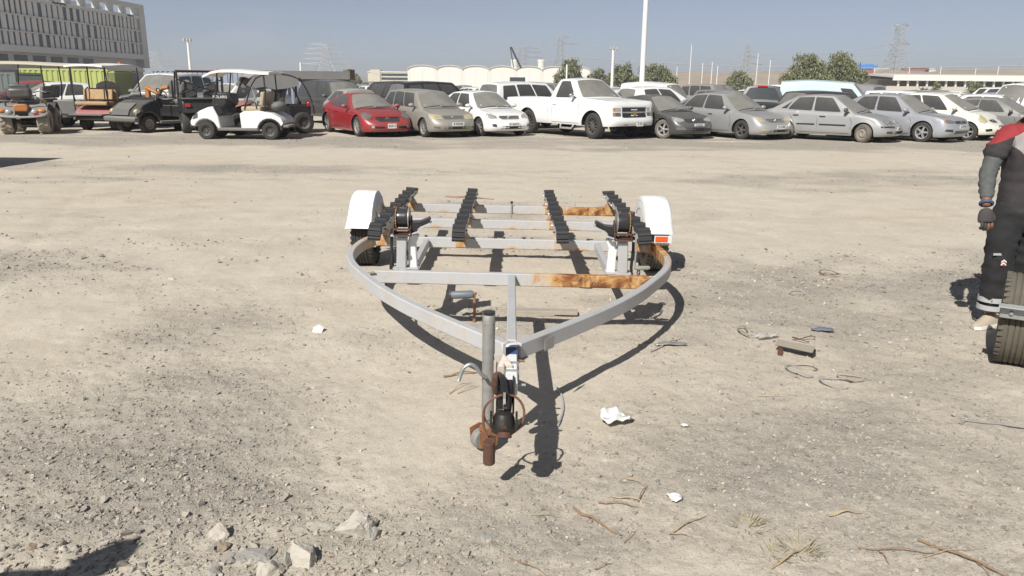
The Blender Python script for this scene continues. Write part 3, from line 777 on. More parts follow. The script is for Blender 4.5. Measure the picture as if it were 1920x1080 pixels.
# winch stands
def winch_stand(s):
    px = s * 0.715
    y0 = 5.035 - 0.02 * px
    tr('stand_foot', MB().box((px, y0 + 0.03, ZT + 0.004), (0.17, 0.10, 0.008)), M['tr_clean'], smooth=0)
    tr('winch_post', MB().bar((px + s * 0.028, y0 + 0.02, ZT + 0.008), (px + s * 0.018, y0 - 0.005, 0.655), 0.066, 0.066, (0, 1, 0)), M['tr_clean'], bevel=0.006, smooth=0)
    tr('winch_post', MB().beam([(px - s * 0.048, y0 + 0.055, ZT - 0.03), (px - s * 0.040, y0 + 0.035, 0.60), (px - s * 0.065, y0 + 0.035, 0.668)], 0.058, 0.05, (0, 1, 0)), M['white_steel'], bevel=0.006, smooth=0)  # inner post: whiter colour stands in for the sunlight on it
    tr('hook_plate', MB().lathe([(0, 0.003), (0.016, 0.003), (0.016, -0.003), (0, -0.003)], 12, Matrix.Translation((px - s * 0.008, y0 - 0.015, 0.54))), M['dark'])
    tr('bow_stop_arm', MB().beam([(px - s * 0.030, y0 - 0.01, 0.672), (px - s * 0.085, y0 - 0.01, 0.690), (px - s * 0.110, y0 - 0.01, 0.722), (px - s * 0.175, y0 - 0.01, 0.752)], 0.008, 0.090, (0, 1, 0)), M['tr_clean'], smooth=0)
    tr('bow_stop_pad', MB().prism([(px - s * 0.02, 0.684), (px - s * 0.080, 0.700), (px - s * 0.106, 0.728), (px - s * 0.172, 0.764), (px - s * 0.162, 0.785), (px - s * 0.10, 0.757), (px - s * 0.03, 0.752)], 1, y0 - 0.035, y0 + 0.055), M['black'], bevel=0.004, smooth=0)
    sh = MB().box((px + s * 0.015, y0 + 0.02, 0.664), (0.150, 0.14, 0.010))
    tr('winch_shelf', sh, M['tr_clean'], smooth=0)
    wz, wy, wx = 0.776, y0 + 0.0, px + s * 0.012
    fr = MB()
    for q in (-0.056, 0.056):
        fr.prism([(wy - 0.07, 0.670), (wy + 0.075, 0.670), (wy + 0.06, 0.72), (wy + 0.02, wz + 0.016), (wy - 0.02, wz + 0.016), (wy - 0.066, 0.70)], 0, wx + q - 0.0025, wx + q + 0.0025)
    fr.box((wx, wy, 0.6715), (0.116, 0.145, 0.005)).box((wx, wy - 0.068, 0.712), (0.110, 0.006, 0.014))
    wf = tr('winch', fr, M['rust_dark'], smooth=0)
    T = Matrix.Translation((wx, wy - TRY, wz)) @ Matrix.Rotation(R_(90), 4, 'Z')
    obj('spool', MB().lathe([(0.0, 0.036), (0.060, 0.036), (0.063, 0.02), (0.061, 0.005), (0.063, -0.012), (0.060, -0.036), (0, -0.036)], 20, T), M['black'], wf, smooth=40)
    for q, mk in ((s * 0.041, 'ochre'), (-s * 0.041, 'galv')):
        teeth = []
        nt = 22
        fl = MB()
        poly = []
        for k in range(nt * 2):
            a = math.pi * k / nt; r = 0.075 if (k % 2 or mk == 'galv') else 0.069
            poly.append((wy - TRY + r * math.cos(a), wz + r * math.sin(a)))
        fl.prism(poly, 0, wx + q - 0.003, wx + q + 0.003)
        obj('winch_flange', fl, M[mk], wf, smooth=0)
    obj('gear_guard', MB().lathe([(0.080, -0.007), (0.080, 0.007), (0.074, 0.007), (0.074, -0.007)], 14, Matrix.Translation((wx + s * 0.052, wy - TRY, wz)) @ Matrix.Rotation(R_(90), 4, 'Z'), a0=R_(-40), a1=R_(120), closed=True), M['rust_cable'], wf)
    hx = wx + s * 0.075
    if s > 0:
        hp = [(hx - 0.02, wy - TRY - 0.02, 0.705), (hx + 0.012, wy - TRY - 0.03, 0.690), (hx + 0.016, wy - TRY - 0.05, 0.60), (hx + 0.010, wy - TRY - 0.06, 0.48)]
        obj('crank_rod', MB().tube(hp, 0.006, 8), M['galv_dull'], wf)
        obj('crank_grip', MB().tube([(hx + 0.012, wy - TRY - 0.065, 0.488), (hx + 0.03, wy - TRY - 0.065, 0.487), (hx + 0.10, wy - TRY - 0.065, 0.49), (hx + 0.112, wy - TRY - 0.065, 0.491)], [0.010, 0.0145, 0.0145, 0.009], 10), M['grip'], wf)
    else:
        hp = [(hx + 0.02, wy - TRY - 0.02, 0.705), (hx - 0.01, wy - TRY - 0.02, 0.67), (hx + 0.0, wy - TRY + 0.0, 0.56), (hx - 0.01, wy - TRY + 0.02, 0.44)]
        obj('crank_rod', MB().tube(hp, 0.006, 8), M['black'], wf)
        obj('crank_grip', MB().tube([(hx - 0.012, wy - TRY + 0.02, 0.47), (hx - 0.014, wy - TRY + 0.025, 0.37)], 0.013, 8), M['black'], wf)
    hkp = spline([(wx - s * 0.06, wy - 0.03, 0.70), (wx - s * 0.064, wy - 0.045, 0.64), (wx + s * 0.10, wy + 0.02, 0.52), (wx + s * 0.085, wy + 0.05, 0.42), (wx + s * 0.10, wy + 0.05, 0.36)], 4)
    tr('winch_strap', MB().beam([(wx + s * 0.075, wy + 0.0, 0.70), (wx + s * 0.083, wy + 0.02, 0.60), (wx + s * 0.078, wy + 0.03, 0.47), (wx + s * 0.085, wy + 0.035, 0.40)], 0.020, 0.003, (0, 1, 0)), M['black'], smooth=0)
winch_stand(-1); winch_stand(1)

# wheels, axle, fenders
AY, AZ, WR = 7.02, 0.297, 0.300
for s in (-1, 1):
    tr('axle_stub', MB().tube([(s * 1.07, AY, AZ), (s * 1.30, AY, AZ)], 0.025, 10), M['tr_half'])
    tr('spring_hanger', MB().box((s * 1.105, AY, AZ + 0.045), (0.05, 0.30, 0.03)).box((s * 1.105, AY, AZ + 0.012), (0.055, 0.06, 0.04)), M['rust_dark'], smooth=0)
def tyre_mesh(R, W, tread=0, groove=True, mb=None):
    h = W / 2
    prof = [(R * 0.60, h * 0.72), (R * 0.66, h * 0.93), (R * 0.80, h * 1.0), (R * 0.92, h * 0.93), (R * 0.975, h * 0.80)]
    if groove:
        for a in (0.48, 0.16): prof += [(R * 0.995, h * (a + 0.10)), (R * 0.998, h * (a + 0.02)), (R * 0.972, h * a), (R * 0.972, h * (a - 0.05)), (R * 1.0, h * (a - 0.07))]
    else: prof += [(R, h * 0.5), (R * 1.003, 0)]
    prof = prof + [(r, -q) for r, q in prof[::-1] if q > 1e-6]
    return (mb or MB()).lathe(prof, 36)
for s in (-1, 1):
    wx = 1.315 if s > 0 else -1.34
    mb = tyre_mesh(WR, 0.19)
    for k in range(40):
        a = 2 * math.pi * k / 40
        for q in (-1, 1):
            mb.box((0, q * 0.077, WR - 0.004), (0.026, 0.028, 0.014), Matrix.Rotation(a, 4, 'Y'))
    w = obj('wheel', mb, M['tyre_dusty'] if s > 0 else M['tyre'], trailer, smooth=35, loc=(wx, AY - TRY, AZ), rot=(0, 0, R_(90)))
    obj('rim', MB().lathe([(0.0, -s * 0.055), (0.06, -s * 0.055), (0.07, -s * 0.035), (0.13, -s * 0.045), (0.165, -s * 0.072), (0.185, -s * 0.075), (0.185, 0.06), (0.165, s * 0.05), (0.06, s * 0.03), (0.0, s * 0.03)], 24), M['rim_steel'], w)
    # fender: a bent sheet with side skirts
    RF = 0.385
    fx0, fx1 = (1.175, 1.430) if s > 0 else (-1.215, -1.455)
    rows_o, rows_i = [], []
    angs = [R_(a) for a in (15, 19, 26, 38, 55, 72, 90, 108, 125, 142, 154, 161, 165)]
    for a in angs:
        flare = 0.05 * max(0, (abs(a - math.pi / 2) - 1.0)) / 0.7
        rr = RF + (0.012 if abs(a - math.pi / 2) > 1.26 else 0.0)
        def P(x, r): return (x, AY - r * math.cos(a) * 1.0, AZ + r * math.sin(a) * 1.0)
        xs_ = [fx0, fx0 + s * 0.006, fx0 + s * 0.018, (fx0 + fx1) / 2, fx1 - s * 0.035, fx1 - s * 0.012 + s * flare * 0.7, fx1 + s * flare]
        rs_ = [rr - 0.16 if False else rr - 0.11, rr - 0.02, rr, rr + 0.004, rr, rr - 0.02, rr - 0.075]
        rows_o.append([P(x, r) for x, r in zip(xs_, rs_)])
        rows_i.append([P(x + (0.003 * s if j == 0 else (-0.003 * s if j == 6 else 0)), r - (0.004 if 0 < j < 6 else 0)) for j, (x, r) in enumerate(zip(xs_, rs_))])
    mb = MB().grid(rows_o).grid(rows_i, flip=True)
    fo = tr('fender', mb, M['white_steel'], smooth=45)
    sk = []
    for a in angs[1:-1]:
        rr = RF - 0.10
        sk.append([(fx0 + s * 0.002, AY - rr * math.cos(a), AZ + rr * math.sin(a)), (fx0 + s * 0.002, AY - (rr - 0.10) * math.cos(a), AZ + max((rr - 0.10) * math.sin(a), 0.03))])
    poly_ = [(AY - TRY - (RF - 0.03) * math.cos(a), AZ + (RF - 0.03) * math.sin(a)) for a in angs]
    obj('inner_skirt', MB().prism(poly_, 0, fx0 + s * 0.004, fx0 + s * 0.007), M['white_steel'], fo, smooth=0)
    if s > 0:
        lp = obj('reflector_bracket', MB().box((1.325, AY - 0.402 - TRY, AZ + 0.062), (0.150, 0.006, 0.062)), M['white_steel'], fo, smooth=0)
        obj('reflector', MB().box((1.312, AY - 0.4085 - TRY, AZ + 0.064), (0.108, 0.007, 0.046)), M['orange_reflector'], fo, smooth=0, bevel=0.002)
        st_ = MB()
    tr('fender_stay', MB().bar((s * 1.13, AY - 0.20, ZT - 0.02), (s * 1.235, AY - 0.20, ZT + 0.10), 0.03, 0.006, (0, 1, 0)), M['tr_clean'], smooth=0)
    tr('fender_stay', MB().bar((s * 1.13, AY + 0.20, ZT - 0.02), (s * 1.235, AY + 0.20, ZT + 0.10), 0.03, 0.006, (0, 1, 0)), M['tr_clean'], smooth=0)
for bx_ in (-0.135, -0.065, 0.10, 0.62, -0.70):
    tr('bar_bolt', MB().lathe([(0, 0.012), (0.011, 0.011), (0.013, 0.0), (0.0, -0.004)], 6, Matrix.Translation((bx_, 6.165 - 0.02 * bx_, ZT + 0.002)) @ Matrix.Rotation(R_(90), 4, 'X')), M['rust_dark'], smooth=0)
for s in (-1, 1):
    for jx0, jy0 in ((0.93, 4.985), (1.12, 6.16)):
        for zz in (ZB + 0.004, ZT - 0.002):
            wpts = [(s * (jx0 - 0.02 + 0.012 * k), jy0 - 0.028 + random.uniform(-0.002, 0.002), zz) for k in range(5)]
            tr('weld_bead', MB().tube(wpts, [0.005, 0.007, 0.0055, 0.007, 0.004], 6), M['tr_half'])
# short peg and hardware in the middle of the rear bars
tr('rear_peg', MB().tube([(0.0, 7.885, ZB - 0.04), (0.0, 7.885, ZT + 0.035)], 0.008, 8), M['galv_dull'])
tr('rear_peg', MB().tube([(0.0, 7.885, ZT + 0.03), (0.0, 7.885, ZT + 0.05)], 0.014, 8), M['black'])
tr('wiring_loom', MB().tube(spline([(-0.80, 5.3, 0.36), (-0.86, 5.1, 0.33), (-0.80, 4.9, 0.26), (-0.90, 4.86, 0.33)], 5), 0.008, 6), M['black'])
# rusty chain-like bundle hanging by the right stand
for k in range(6):
    c = Vector((0.86 + 0.006 * math.sin(k * 2.1), 5.06 + 0.004 * k, 0.50 - 0.024 * k))
    lk = [c + Vector((0.010 * math.cos(a) * (1 if k % 2 else 0.3), 0.010 * math.cos(a) * (0.3 if k % 2 else 1), 0.018 * math.sin(a))) for a in [2 * math.pi * j / 10 for j in range(10)]]
    tr('chain_link', MB().tube(lk, 0.004, 5, closed=True), M['rust_dark'])
# ------------------------------------------------------------------ vehicles
def densify(poly, step=0.09):
    out = []
    n = len(poly)
    for i in range(n):
        a = poly[i]; b = poly[(i + 1) % n]
        k = max(1, int(math.ceil(math.hypot(b[0] - a[0], b[1] - a[1]) / step)))
        for j in range(k): out.append((lerp(a[0], b[0], j / k), lerp(a[1], b[1], j / k)))
    return out
def round_poly(poly, r=0.2, k=3):
    """soften the corners of a polygon (r = share of each edge)"""
    out = []; n = len(poly)
    for i in range(n):
        p0, p, p1 = poly[i - 1], poly[i], poly[(i + 1) % n]
        a = (lerp(p[0], p0[0], r), lerp(p[1], p0[1], r)); b = (lerp(p[0], p1[0], r), lerp(p[1], p1[1], r))
        for j in range(k + 1):
            t = j / k
            out.append(((1 - t) ** 2 * a[0] + 2 * t * (1 - t) * p[0] + t * t * b[0], (1 - t) ** 2 * a[1] + 2 * t * (1 - t) * p[1] + t * t * b[1]))
    return out
def fan(mb, outline, put, off=0.004, back=0.012, rings=(1.0, 0.62, 0.28)):
    """fill a 2-D outline with concentric rings, each point laid on a surface by put(a, b, offset)"""
    n = len(outline)
    cx = sum(p[0] for p in outline) / n; cy = sum(p[1] for p in outline) / n
    vs = [put(a, b, off - back) for a, b in outline]
    for r in rings: vs += [put(cx + (a - cx) * r, cy + (b - cy) * r, off) for a, b in outline]
    vs.append(put(cx, cy, off))
    if any(v is None for v in vs): return False
    fs = []
    for k in range(len(rings)):
        for i in range(n):
            j = (i + 1) % n
            fs.append((k * n + i, k * n + j, (k + 1) * n + j, (k + 1) * n + i))
    k = len(rings) * n
    for i in range(n): fs.append((k + i, k + (i + 1) % n, k + n))
    mb.add(vs, fs)
    return True

TYRES = {}
def make_wheel(parent, x, y, R, W, style, steer=0.0, rim_m='rim', tyre_m='tyre', side=1, detail=True):
    key = ('t', R, W, detail)
    if key not in TYRES:
        mb = MB(); h = W / 2
        prof = [(R * 0.62, h * 0.55), (R * 0.66, h * 0.9), (R * 0.8, h), (R * 0.93, h * 0.9), (R * 0.99, h * 0.66), (R, 0.0)]
        prof = prof + [(r, -q) for r, q in prof[::-1] if q > 1e-6]
        mb.lathe(prof, 28 if detail else 16); TYRES[key] = mb.mesh('car_tyre', 40)
    w = bpy.data.objects.new('wheel', TYRES[key]); COL.objects.link(w); w.parent = parent
    if not TYRES[key].materials: TYRES[key].materials.append(M['tyre'])
    if tyre_m != 'tyre':
        w.material_slots[0].link = 'OBJECT'; w.material_slots[0].material = M[tyre_m]
    w.location = (x, y, R); w.rotation_euler = (0, 0, steer)
    key = ('r', R, W, style, side, rim_m)
    if key not in TYRES:
        mb = MB(); rr = R * 0.64; o = side * W * 0.42
        if style in ('steel',):
            mb.lathe([(0, o * 0.55), (rr * 0.25, o * 0.62), (rr * 0.38, o * 0.95), (rr * 0.62, o * 0.9), (rr * 0.75, o * 0.55), (rr * 0.9, o * 0.6), (rr * 0.93, o), (rr * 1.03, o * 1.05), (rr * 1.03, -o), (0, -o)], 20)
            for k in range(8):
                a = 2 * math.pi * k / 8
                mb.box((0, o * 0.72, rr * 0.72), (0.028, 0.01, 0.02), Matrix.Rotation(a, 4, 'Y'))
        else:
            ns = {'spoke5': 5, 'spoke6': 6, 'spoke7': 7, 'spoke10': 10}.get(style, 5)
            mb.lathe([(rr * 0.86, -o * 0.2), (rr * 0.88, o * 0.7), (rr * 0.93, o), (rr * 1.03, o * 1.06), (rr * 1.03, -o), (rr * 0.86, -o), (rr * 0.86, -o * 0.2)], 24)
            mb.lathe([(0, o * 0.98), (rr * 0.14, o * 0.96), (rr * 0.2, o * 0.86), (rr * 0.2, o * 0.3), (0, o * 0.3)], 10)
            for k in range(ns):
                a = 2 * math.pi * k / ns + 0.3
                wd0, wd1 = (0.30, 0.24) if ns == 5 else ((0.16, 0.11) if ns > 6 else (0.24, 0.18))
                z0, z1 = rr * 0.14, rr * 0.90
                mb.add([(-wd0 * rr / 2, o * 0.92, z0), (wd0 * rr / 2, o * 0.92, z0), (wd1 * rr / 2, o * 0.80, z1), (-wd1 * rr / 2, o * 0.80, z1),
                        (-wd0 * rr / 2, o * 0.4, z0), (wd0 * rr / 2, o * 0.4, z0), (wd1 * rr / 2, o * 0.4, z1), (-wd1 * rr / 2, o * 0.4, z1)],
                       [(0, 1, 2, 3), (4, 7, 6, 5), (0, 4, 5, 1), (1, 5, 6, 2), (2, 6, 7, 3), (3, 7, 4, 0)], Matrix.Rotation(a, 4, 'Y'))
        me = mb.mesh('car_rim', 35); me.materials.append(M[rim_m]); TYRES[key] = me
        mb = MB().lathe([(0, side * 0.005 - o * 0.1), (rr * 0.9, side * 0.005 - o * 0.1)], 16)
        me = mb.mesh('brake_disc', 0); me.materials.append(M['dark']); TYRES[key + ('d',)] = me
    r = bpy.data.objects.new('rim', TYRES[key]); COL.objects.link(r); r.parent = w
    if style != 'steel':
        d = bpy.data.objects.new('brake_disc', TYRES[key + ('d',)]); COL.objects.link(d); d.parent = w
    return w

def text_mesh(s, size, depth=0.002):
    cu = bpy.data.curves.new('lettering', 'FONT'); cu.body = s; cu.size = size; cu.extrude = depth; cu.align_x = 'CENTER'; cu.align_y = 'CENTER'
    o = bpy.data.objects.new('lettering', cu); COL.objects.link(o)
    dg = bpy.context.evaluated_depsgraph_get(); me = bpy.data.meshes.new_from_object(o.evaluated_get(dg))
    bpy.data.objects.remove(o); bpy.data.curves.remove(cu)
    return me

SIDE_IN = [(0.0, 0.055), (0.10, 0.012), (0.30, 0.0), (0.55, 0.004), (0.74, 0.018), (0.88, 0.034), (0.96, 0.055), (1.0, 0.085)]
def make_car(name, sp, paint_key, label, cat='car', group=None, detail=True):
    """one vehicle at the origin, nose along +x"""
    g = dict(L=4.5, W=1.74, wb=2.6, fo=0.88, R=0.315, TW=0.20, sill=0.20, rf=0.62, rr=0.5, n=2.7, nr=3.0,
             front_in=[(0.0, 0.10), (0.2, 0.015), (0.42, 0.0), (0.58, 0.03), (0.72, 0.09), (0.86, 0.20), (1.0, 0.34)],
             rear_in=[(0.0, 0.09), (0.25, 0.01), (0.48, 0.0), (0.6, 0.035), (0.85, 0.06), (1.0, 0.12)],
             crown=0.055, wr=0.56, roof_crown=0.045, ws_bow=0.16, rw_bow=0.12, rims='spoke5', rim_m='rim', tyre_m='tyre', steer=0.0,
             win='glass_side', screen='glass_dusty', rear_screen='glass_dusty', sides=None, lean=0.03, bed=None, body_m=None)
    g.update(sp)
    L, W = g['L'], g['W']; hw = W / 2
    xf = L / 2 - g['fo']; xr = xf - g['wb']
    Ra = g.get('Ra', g['R'] + 0.05); R = g['R']
    xcf, xcr = L / 2 - g['rf'], -L / 2 + g['rr']
    def ywide(x):
        if x > xcf: q = (x - xcf) / g['rf']; return hw * max(0.0, 1 - q ** g['n']) ** (1 / g['n'])
        if x < xcr: q = (xcr - x) / g['rr']; return hw * max(0.0, 1 - q ** g['nr']) ** (1 / g['nr'])
        return hw
    belt = g['belt']
    zt = lambda x: scurve(belt, x)
    def sill(x): return g['sill'] + 0.02 * sstep(xcf, L / 2, x) + 0.05 * sstep(xcr, -L / 2, x)
    def zb(x):
        z = sill(x)
        for c in (xf, xr):
            d = abs(x - c)
            if d < Ra: z = max(z, R + math.sqrt(Ra * Ra - d * d))
        return z
    xs = set()
    for c in (xf, xr):
        for k in range(13 if detail else 9): xs.add(round(c + Ra * math.cos(math.pi * k / (12 if detail else 8)), 4))
        xs.add(round(c + Ra * 1.001 + 0.004, 4)); xs.add(round(c - Ra * 1.001 - 0.004, 4))
    x = -L / 2 + g['rr']
    while x < xcf:
        if all(abs(x - c) > Ra + 0.03 for c in (xf, xr)): xs.add(round(x, 4))
        x += 0.16 if detail else 0.3
    for k in range(10 if detail else 6):
        a = math.pi / 2 * (k / (9 if detail else 5))
        xx = xcf + g['rf'] * math.sin(a) ** (2 / g['n'])
        if all(abs(xx - c) > Ra + 0.01 for c in (xf,)): xs.add(round(xx, 4))
        xx = xcr - g['rr'] * math.sin(a) ** (2 / g['nr'])
        if all(abs(xx - c) > Ra + 0.01 for c in (xr,)): xs.add(round(xx, 4))
    for q in (0.86, 0.95, 0.985, 0.9985): 
        xs.add(round(xcf + g['rf'] * q, 4)); xs.add(round(xcr - g['rr'] * q, 4))
    for k in (g['xa'], g['xd']): xs.add(round(k, 4))
    xs.add(round(L / 2, 4)); xs.add(round(-L / 2, 4))
    xs = sorted(xs)
    xs = [-L / 2] + [a for a, b in zip(xs, xs[1:]) if b - a > 0.0012 and -L / 2 + 0.0008 < a < L / 2 - 0.0008] + [L / 2]
    fr = [0, 0.06, 0.14, 0.26, 0.40, 0.54, 0.66, 0.76, 0.85, 0.93, 1.0] if detail else [0, 0.1, 0.3, 0.55, 0.75, 0.9, 1.0]
    def body_point(x, f, z0=None):
        lo = zb(x) if z0 is None else z0
        hi = zt(x)
        z = lerp(lo, hi, f); t = clamp((z - sill(x)) / (hi - sill(x)))
        qf = clamp((x - xcf) / g['rf']); qr = clamp((xcr - x) / g['rr'])
        y = ywide(x)
        y = y * (1 - interp(SIDE_IN, t) * g.get('tuck', 1.0) / hw)
        for c in (xf, xr):                      # a rolled lip round the wheel openings
            d = math.hypot(x - c, z - R)
            if d < Ra + 0.10: y += 0.016 * (1 - clamp((d - Ra) / 0.10)) * (y / hw)
        xo = x - interp(g['front_in'], t) * qf ** 1.6 + interp(g['rear_in'], t) * qr ** 1.6
        return Vector((xo, y, z))
    root = thing(name, label, cat, group=group)
    bm = MB()
    left = [[body_point(x, f) for f in fr] for x in xs]
    right = [[Vector((p.x, -p.y, p.z)) for p in row] for row in left]
    bm.grid(left); bm.grid(right, flip=True)
    K = 6
    deck = []
    for x, row in zip(xs, left):
        e = row[-1]; r = []
        inbed = g['bed'] and g['bed'][0] <= x <= g['bed'][1]
        for k in range(-K, K + 1):
            s = k / K
            cz = g['crown'] * (1 - s * s) * clamp(e.y / hw * 1.2)
            if g.get('bulge') and x > g['xa'] - 0.1: cz += g['bulge'] * (sstep(0.25, 0.5, abs(s)) * (1 - sstep(0.62, 0.95, abs(s)))) * sstep(L / 2, xf, x)
            if inbed: cz = -g['bed'][2] if abs(s) < 0.9 else 0.0
            r.append((e.x, e.y * s, e.z + cz))
        deck.append(r)
    bm.grid(deck)
    under = [[(row[0].x, row[0].y * s, max(row[0].z if zb(x) <= sill(x) + 1e-4 else sill(x), sill(x))) for s in (-1, 1)] for x, row in zip(xs, left)]
    me = bm.mesh('car_body', 38); bvh = BVHTree.FromPolygons([v.co for v in me.vertices], [p.vertices for p in me.polygons])
    # greenhouse
    xa, xd, xrf, xrr = g['xa'], g['xd'], g['xrf'], g['xrr']
    roof = g['roof']                                # [(x, z)] of the roof edge
    def yb(x): return body_point(x, 1.0).y - 0.004
    def side(u, t, s):
        xb = lerp(xa, xd, u); b = Vector((xb, yb(xb), zt(xb) - 0.004))
        xt = lerp(xrf, xrr, u); wt = g['wr'] * (1 - 0.05 * (2 * u - 1) ** 2)
        tp = Vector((xt, wt, scurve(roof, xt)))
        p = b.lerp(tp, t); p.y += g['lean'] * 4 * t * (1 - t)
        return Vector((p.x, p.y * s, p.z))
    def screen(u, t, front):
        a = side(0 if front else 1, t, 1); s = 1 - 2 * u
        bow = (g['ws_bow'] if front else g['rw_bow']) * lerp(1.0, 0.45, t)
        z = lerp(g['crown'], g['roof_crown'], t)
        return Vector((a.x + (bow if front else -bow) * (1 - s * s), a.y * s, a.z + z * (1 - s * s)))
    def roofp(u, s):
        xt = lerp(xrf, xrr, u); e = side(u, 1.0, 1)
        bow = g['ws_bow'] * 0.45 * (1 - u) ** 3 - g['rw_bow'] * 0.45 * u ** 3
        return Vector((xt + bow * (1 - s * s), e.y * s, e.z + g['roof_crown'] * (1 - s * s) ** 0.8 if abs(s) < 1 else e.z))
    nu, nt = (18, 6) if detail else (10, 4)
    gm = MB()
    for s in (1, -1): gm.grid([[side(i / nu, j / nt, s) for j in range(nt + 1)] for i in range(nu + 1)], flip=s > 0)
    for fb in (True, False): gm.grid([[screen(i / 12, j / nt, fb) for j in range(nt + 1)] for i in range(13)])
    gm.grid([[roofp(i / nu, k / 6) for k in range(-6, 7)] for i in range(nu + 1)])
    bm.v += gm.v and []
    body = MB(); body.v = bm.v + gm.v; off = len(bm.v); body.f = bm.f + [tuple(i + off for i in f) for f in gm.f]
    pm = M[paint_key]
    obj('body', body, pm, root, smooth=38)
    # dark belly and wheel wells
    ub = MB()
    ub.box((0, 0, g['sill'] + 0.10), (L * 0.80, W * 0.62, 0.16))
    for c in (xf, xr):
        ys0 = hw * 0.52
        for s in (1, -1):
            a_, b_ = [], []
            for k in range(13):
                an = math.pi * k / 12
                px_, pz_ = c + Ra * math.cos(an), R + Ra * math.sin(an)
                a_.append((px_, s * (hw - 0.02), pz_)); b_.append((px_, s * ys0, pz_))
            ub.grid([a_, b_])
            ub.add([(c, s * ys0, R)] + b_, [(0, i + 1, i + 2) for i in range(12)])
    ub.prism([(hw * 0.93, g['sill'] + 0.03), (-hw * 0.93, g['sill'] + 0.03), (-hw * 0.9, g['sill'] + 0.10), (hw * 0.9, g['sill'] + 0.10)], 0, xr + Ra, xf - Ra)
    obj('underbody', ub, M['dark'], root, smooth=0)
    def on(fn, *extra):
        def put(a, b, o):
            p = fn(a, b, *extra)
            e = 0.01
            du = fn(a + e, b, *extra) - fn(a - e, b, *extra); dv = fn(a, b + e, *extra) - fn(a, b - e, *extra)
            n = du.cross(dv)
            if n.length < 1e-9: return p
            n.normalize()
            ctr = Vector((lerp(xa, xd, 0.5), 0, zt(0.0)))
            if n.dot(p - ctr) < 0: n = -n
            return p + n * o
        return put
    def pane(pname, outline, put, mk, o=0.004, par=None):
        mb = MB()
        if fan(mb, outline, put, o): return obj(pname, mb, M[mk], par or root, smooth=45)
    pane('windscreen', densify(round_poly([(0.045, 0.05), (0.955, 0.05), (0.94, 0.94), (0.06, 0.94)], 0.06), 0.12), on(screen, True), g['screen'])
    rwin = g.get('rear_win', [(0.07, 0.08), (0.93, 0.08), (0.90, 0.90), (0.10, 0.90)])
    if rwin: pane('rear_window', densify(round_poly(rwin, 0.08), 0.14), on(screen, False), g['rear_screen'])
    for s in (1, -1):
        for poly in g['sides']:
            pane('side_window', densify(round_poly(poly, 0.09), 0.12), on(side, s), g.get('win_of', {}).get(g['sides'].index(poly), g['win']))
    # parts laid onto the sheet metal
    def cast(axis, s):
        def put(a, b, o):
            if axis == 'x': org, d = Vector((s * 6, a, b)), Vector((-s, 0, 0))
            elif axis == 'y': org, d = Vector((a, s * 3, b)), Vector((0, -s, 0))
            else: org, d = Vector((a, b, 4)), Vector((0, 0, -1))
            h = bvh.ray_cast(org, d)
            if h[0] is None: return None
            n = h[1]
            if n.dot(d) > 0: n = -n
            return h[0] + (n * 0.6 - d * 0.4).normalized() * o
        return put
    def panel(pname, outline, axis, s, mk, o=0.006, par=None, rnd=0.0, step=0.08, rings=(1.0, 0.62, 0.28)):
        ol = round_poly(outline, rnd) if rnd else outline
        mb = MB()
        if fan(mb, densify(ol, step), cast(axis, s), o, back=o + 0.01, rings=rings):
            return obj(pname, mb, M[mk] if isinstance(mk, str) else mk, par or root, smooth=30)
    for dsc in g.get('front', []):
        nm, poly, mk, o = dsc[:4]
        mir = dsc[4] if len(dsc) > 4 else True
        for s in ((1, -1) if mir else (1,)):
            panel(nm, [(y * s, z) for y, z in poly], 'x', 1, mk, o, rnd=0.12)
    for dsc in g.get('rear', []):
        nm, poly, mk, o = dsc[:4]
        mir = dsc[4] if len(dsc) > 4 else True
        for s in ((1, -1) if mir else (1,)):
            panel(nm, [(y * s, z) for y, z in poly], 'x', -1, mk, o, rnd=0.12)
    def rect(y0, y1, z0, z1): return [(y0, z0), (y1, z0), (y1, z1), (y0, z1)]
    if g.get('plate'):
        yy, z, txt = g['plate']
        h = bvh.ray_cast(Vector((6, yy, z)), Vector((-1, 0, 0)))
        if h[0] is not None:
            pl = obj('number_plate', MB().box((h[0].x + 0.012, yy, z), (0.014, 0.44 if len(txt) > 5 else 0.30, 0.115 if len(txt) > 5 else 0.15)), M['plate'], root, smooth=0)
            tm = text_mesh(txt, 0.105)
            to = obj('plate_lettering', tm, M['ink'], pl, smooth=0); to.matrix_local = Matrix(((0, 0, 1, h[0].x + 0.021), (1, 0, 0, yy), (0, 1, 0, z), (0, 0, 0, 1)))
            if not tm.materials: tm.materials.append(M['ink'])
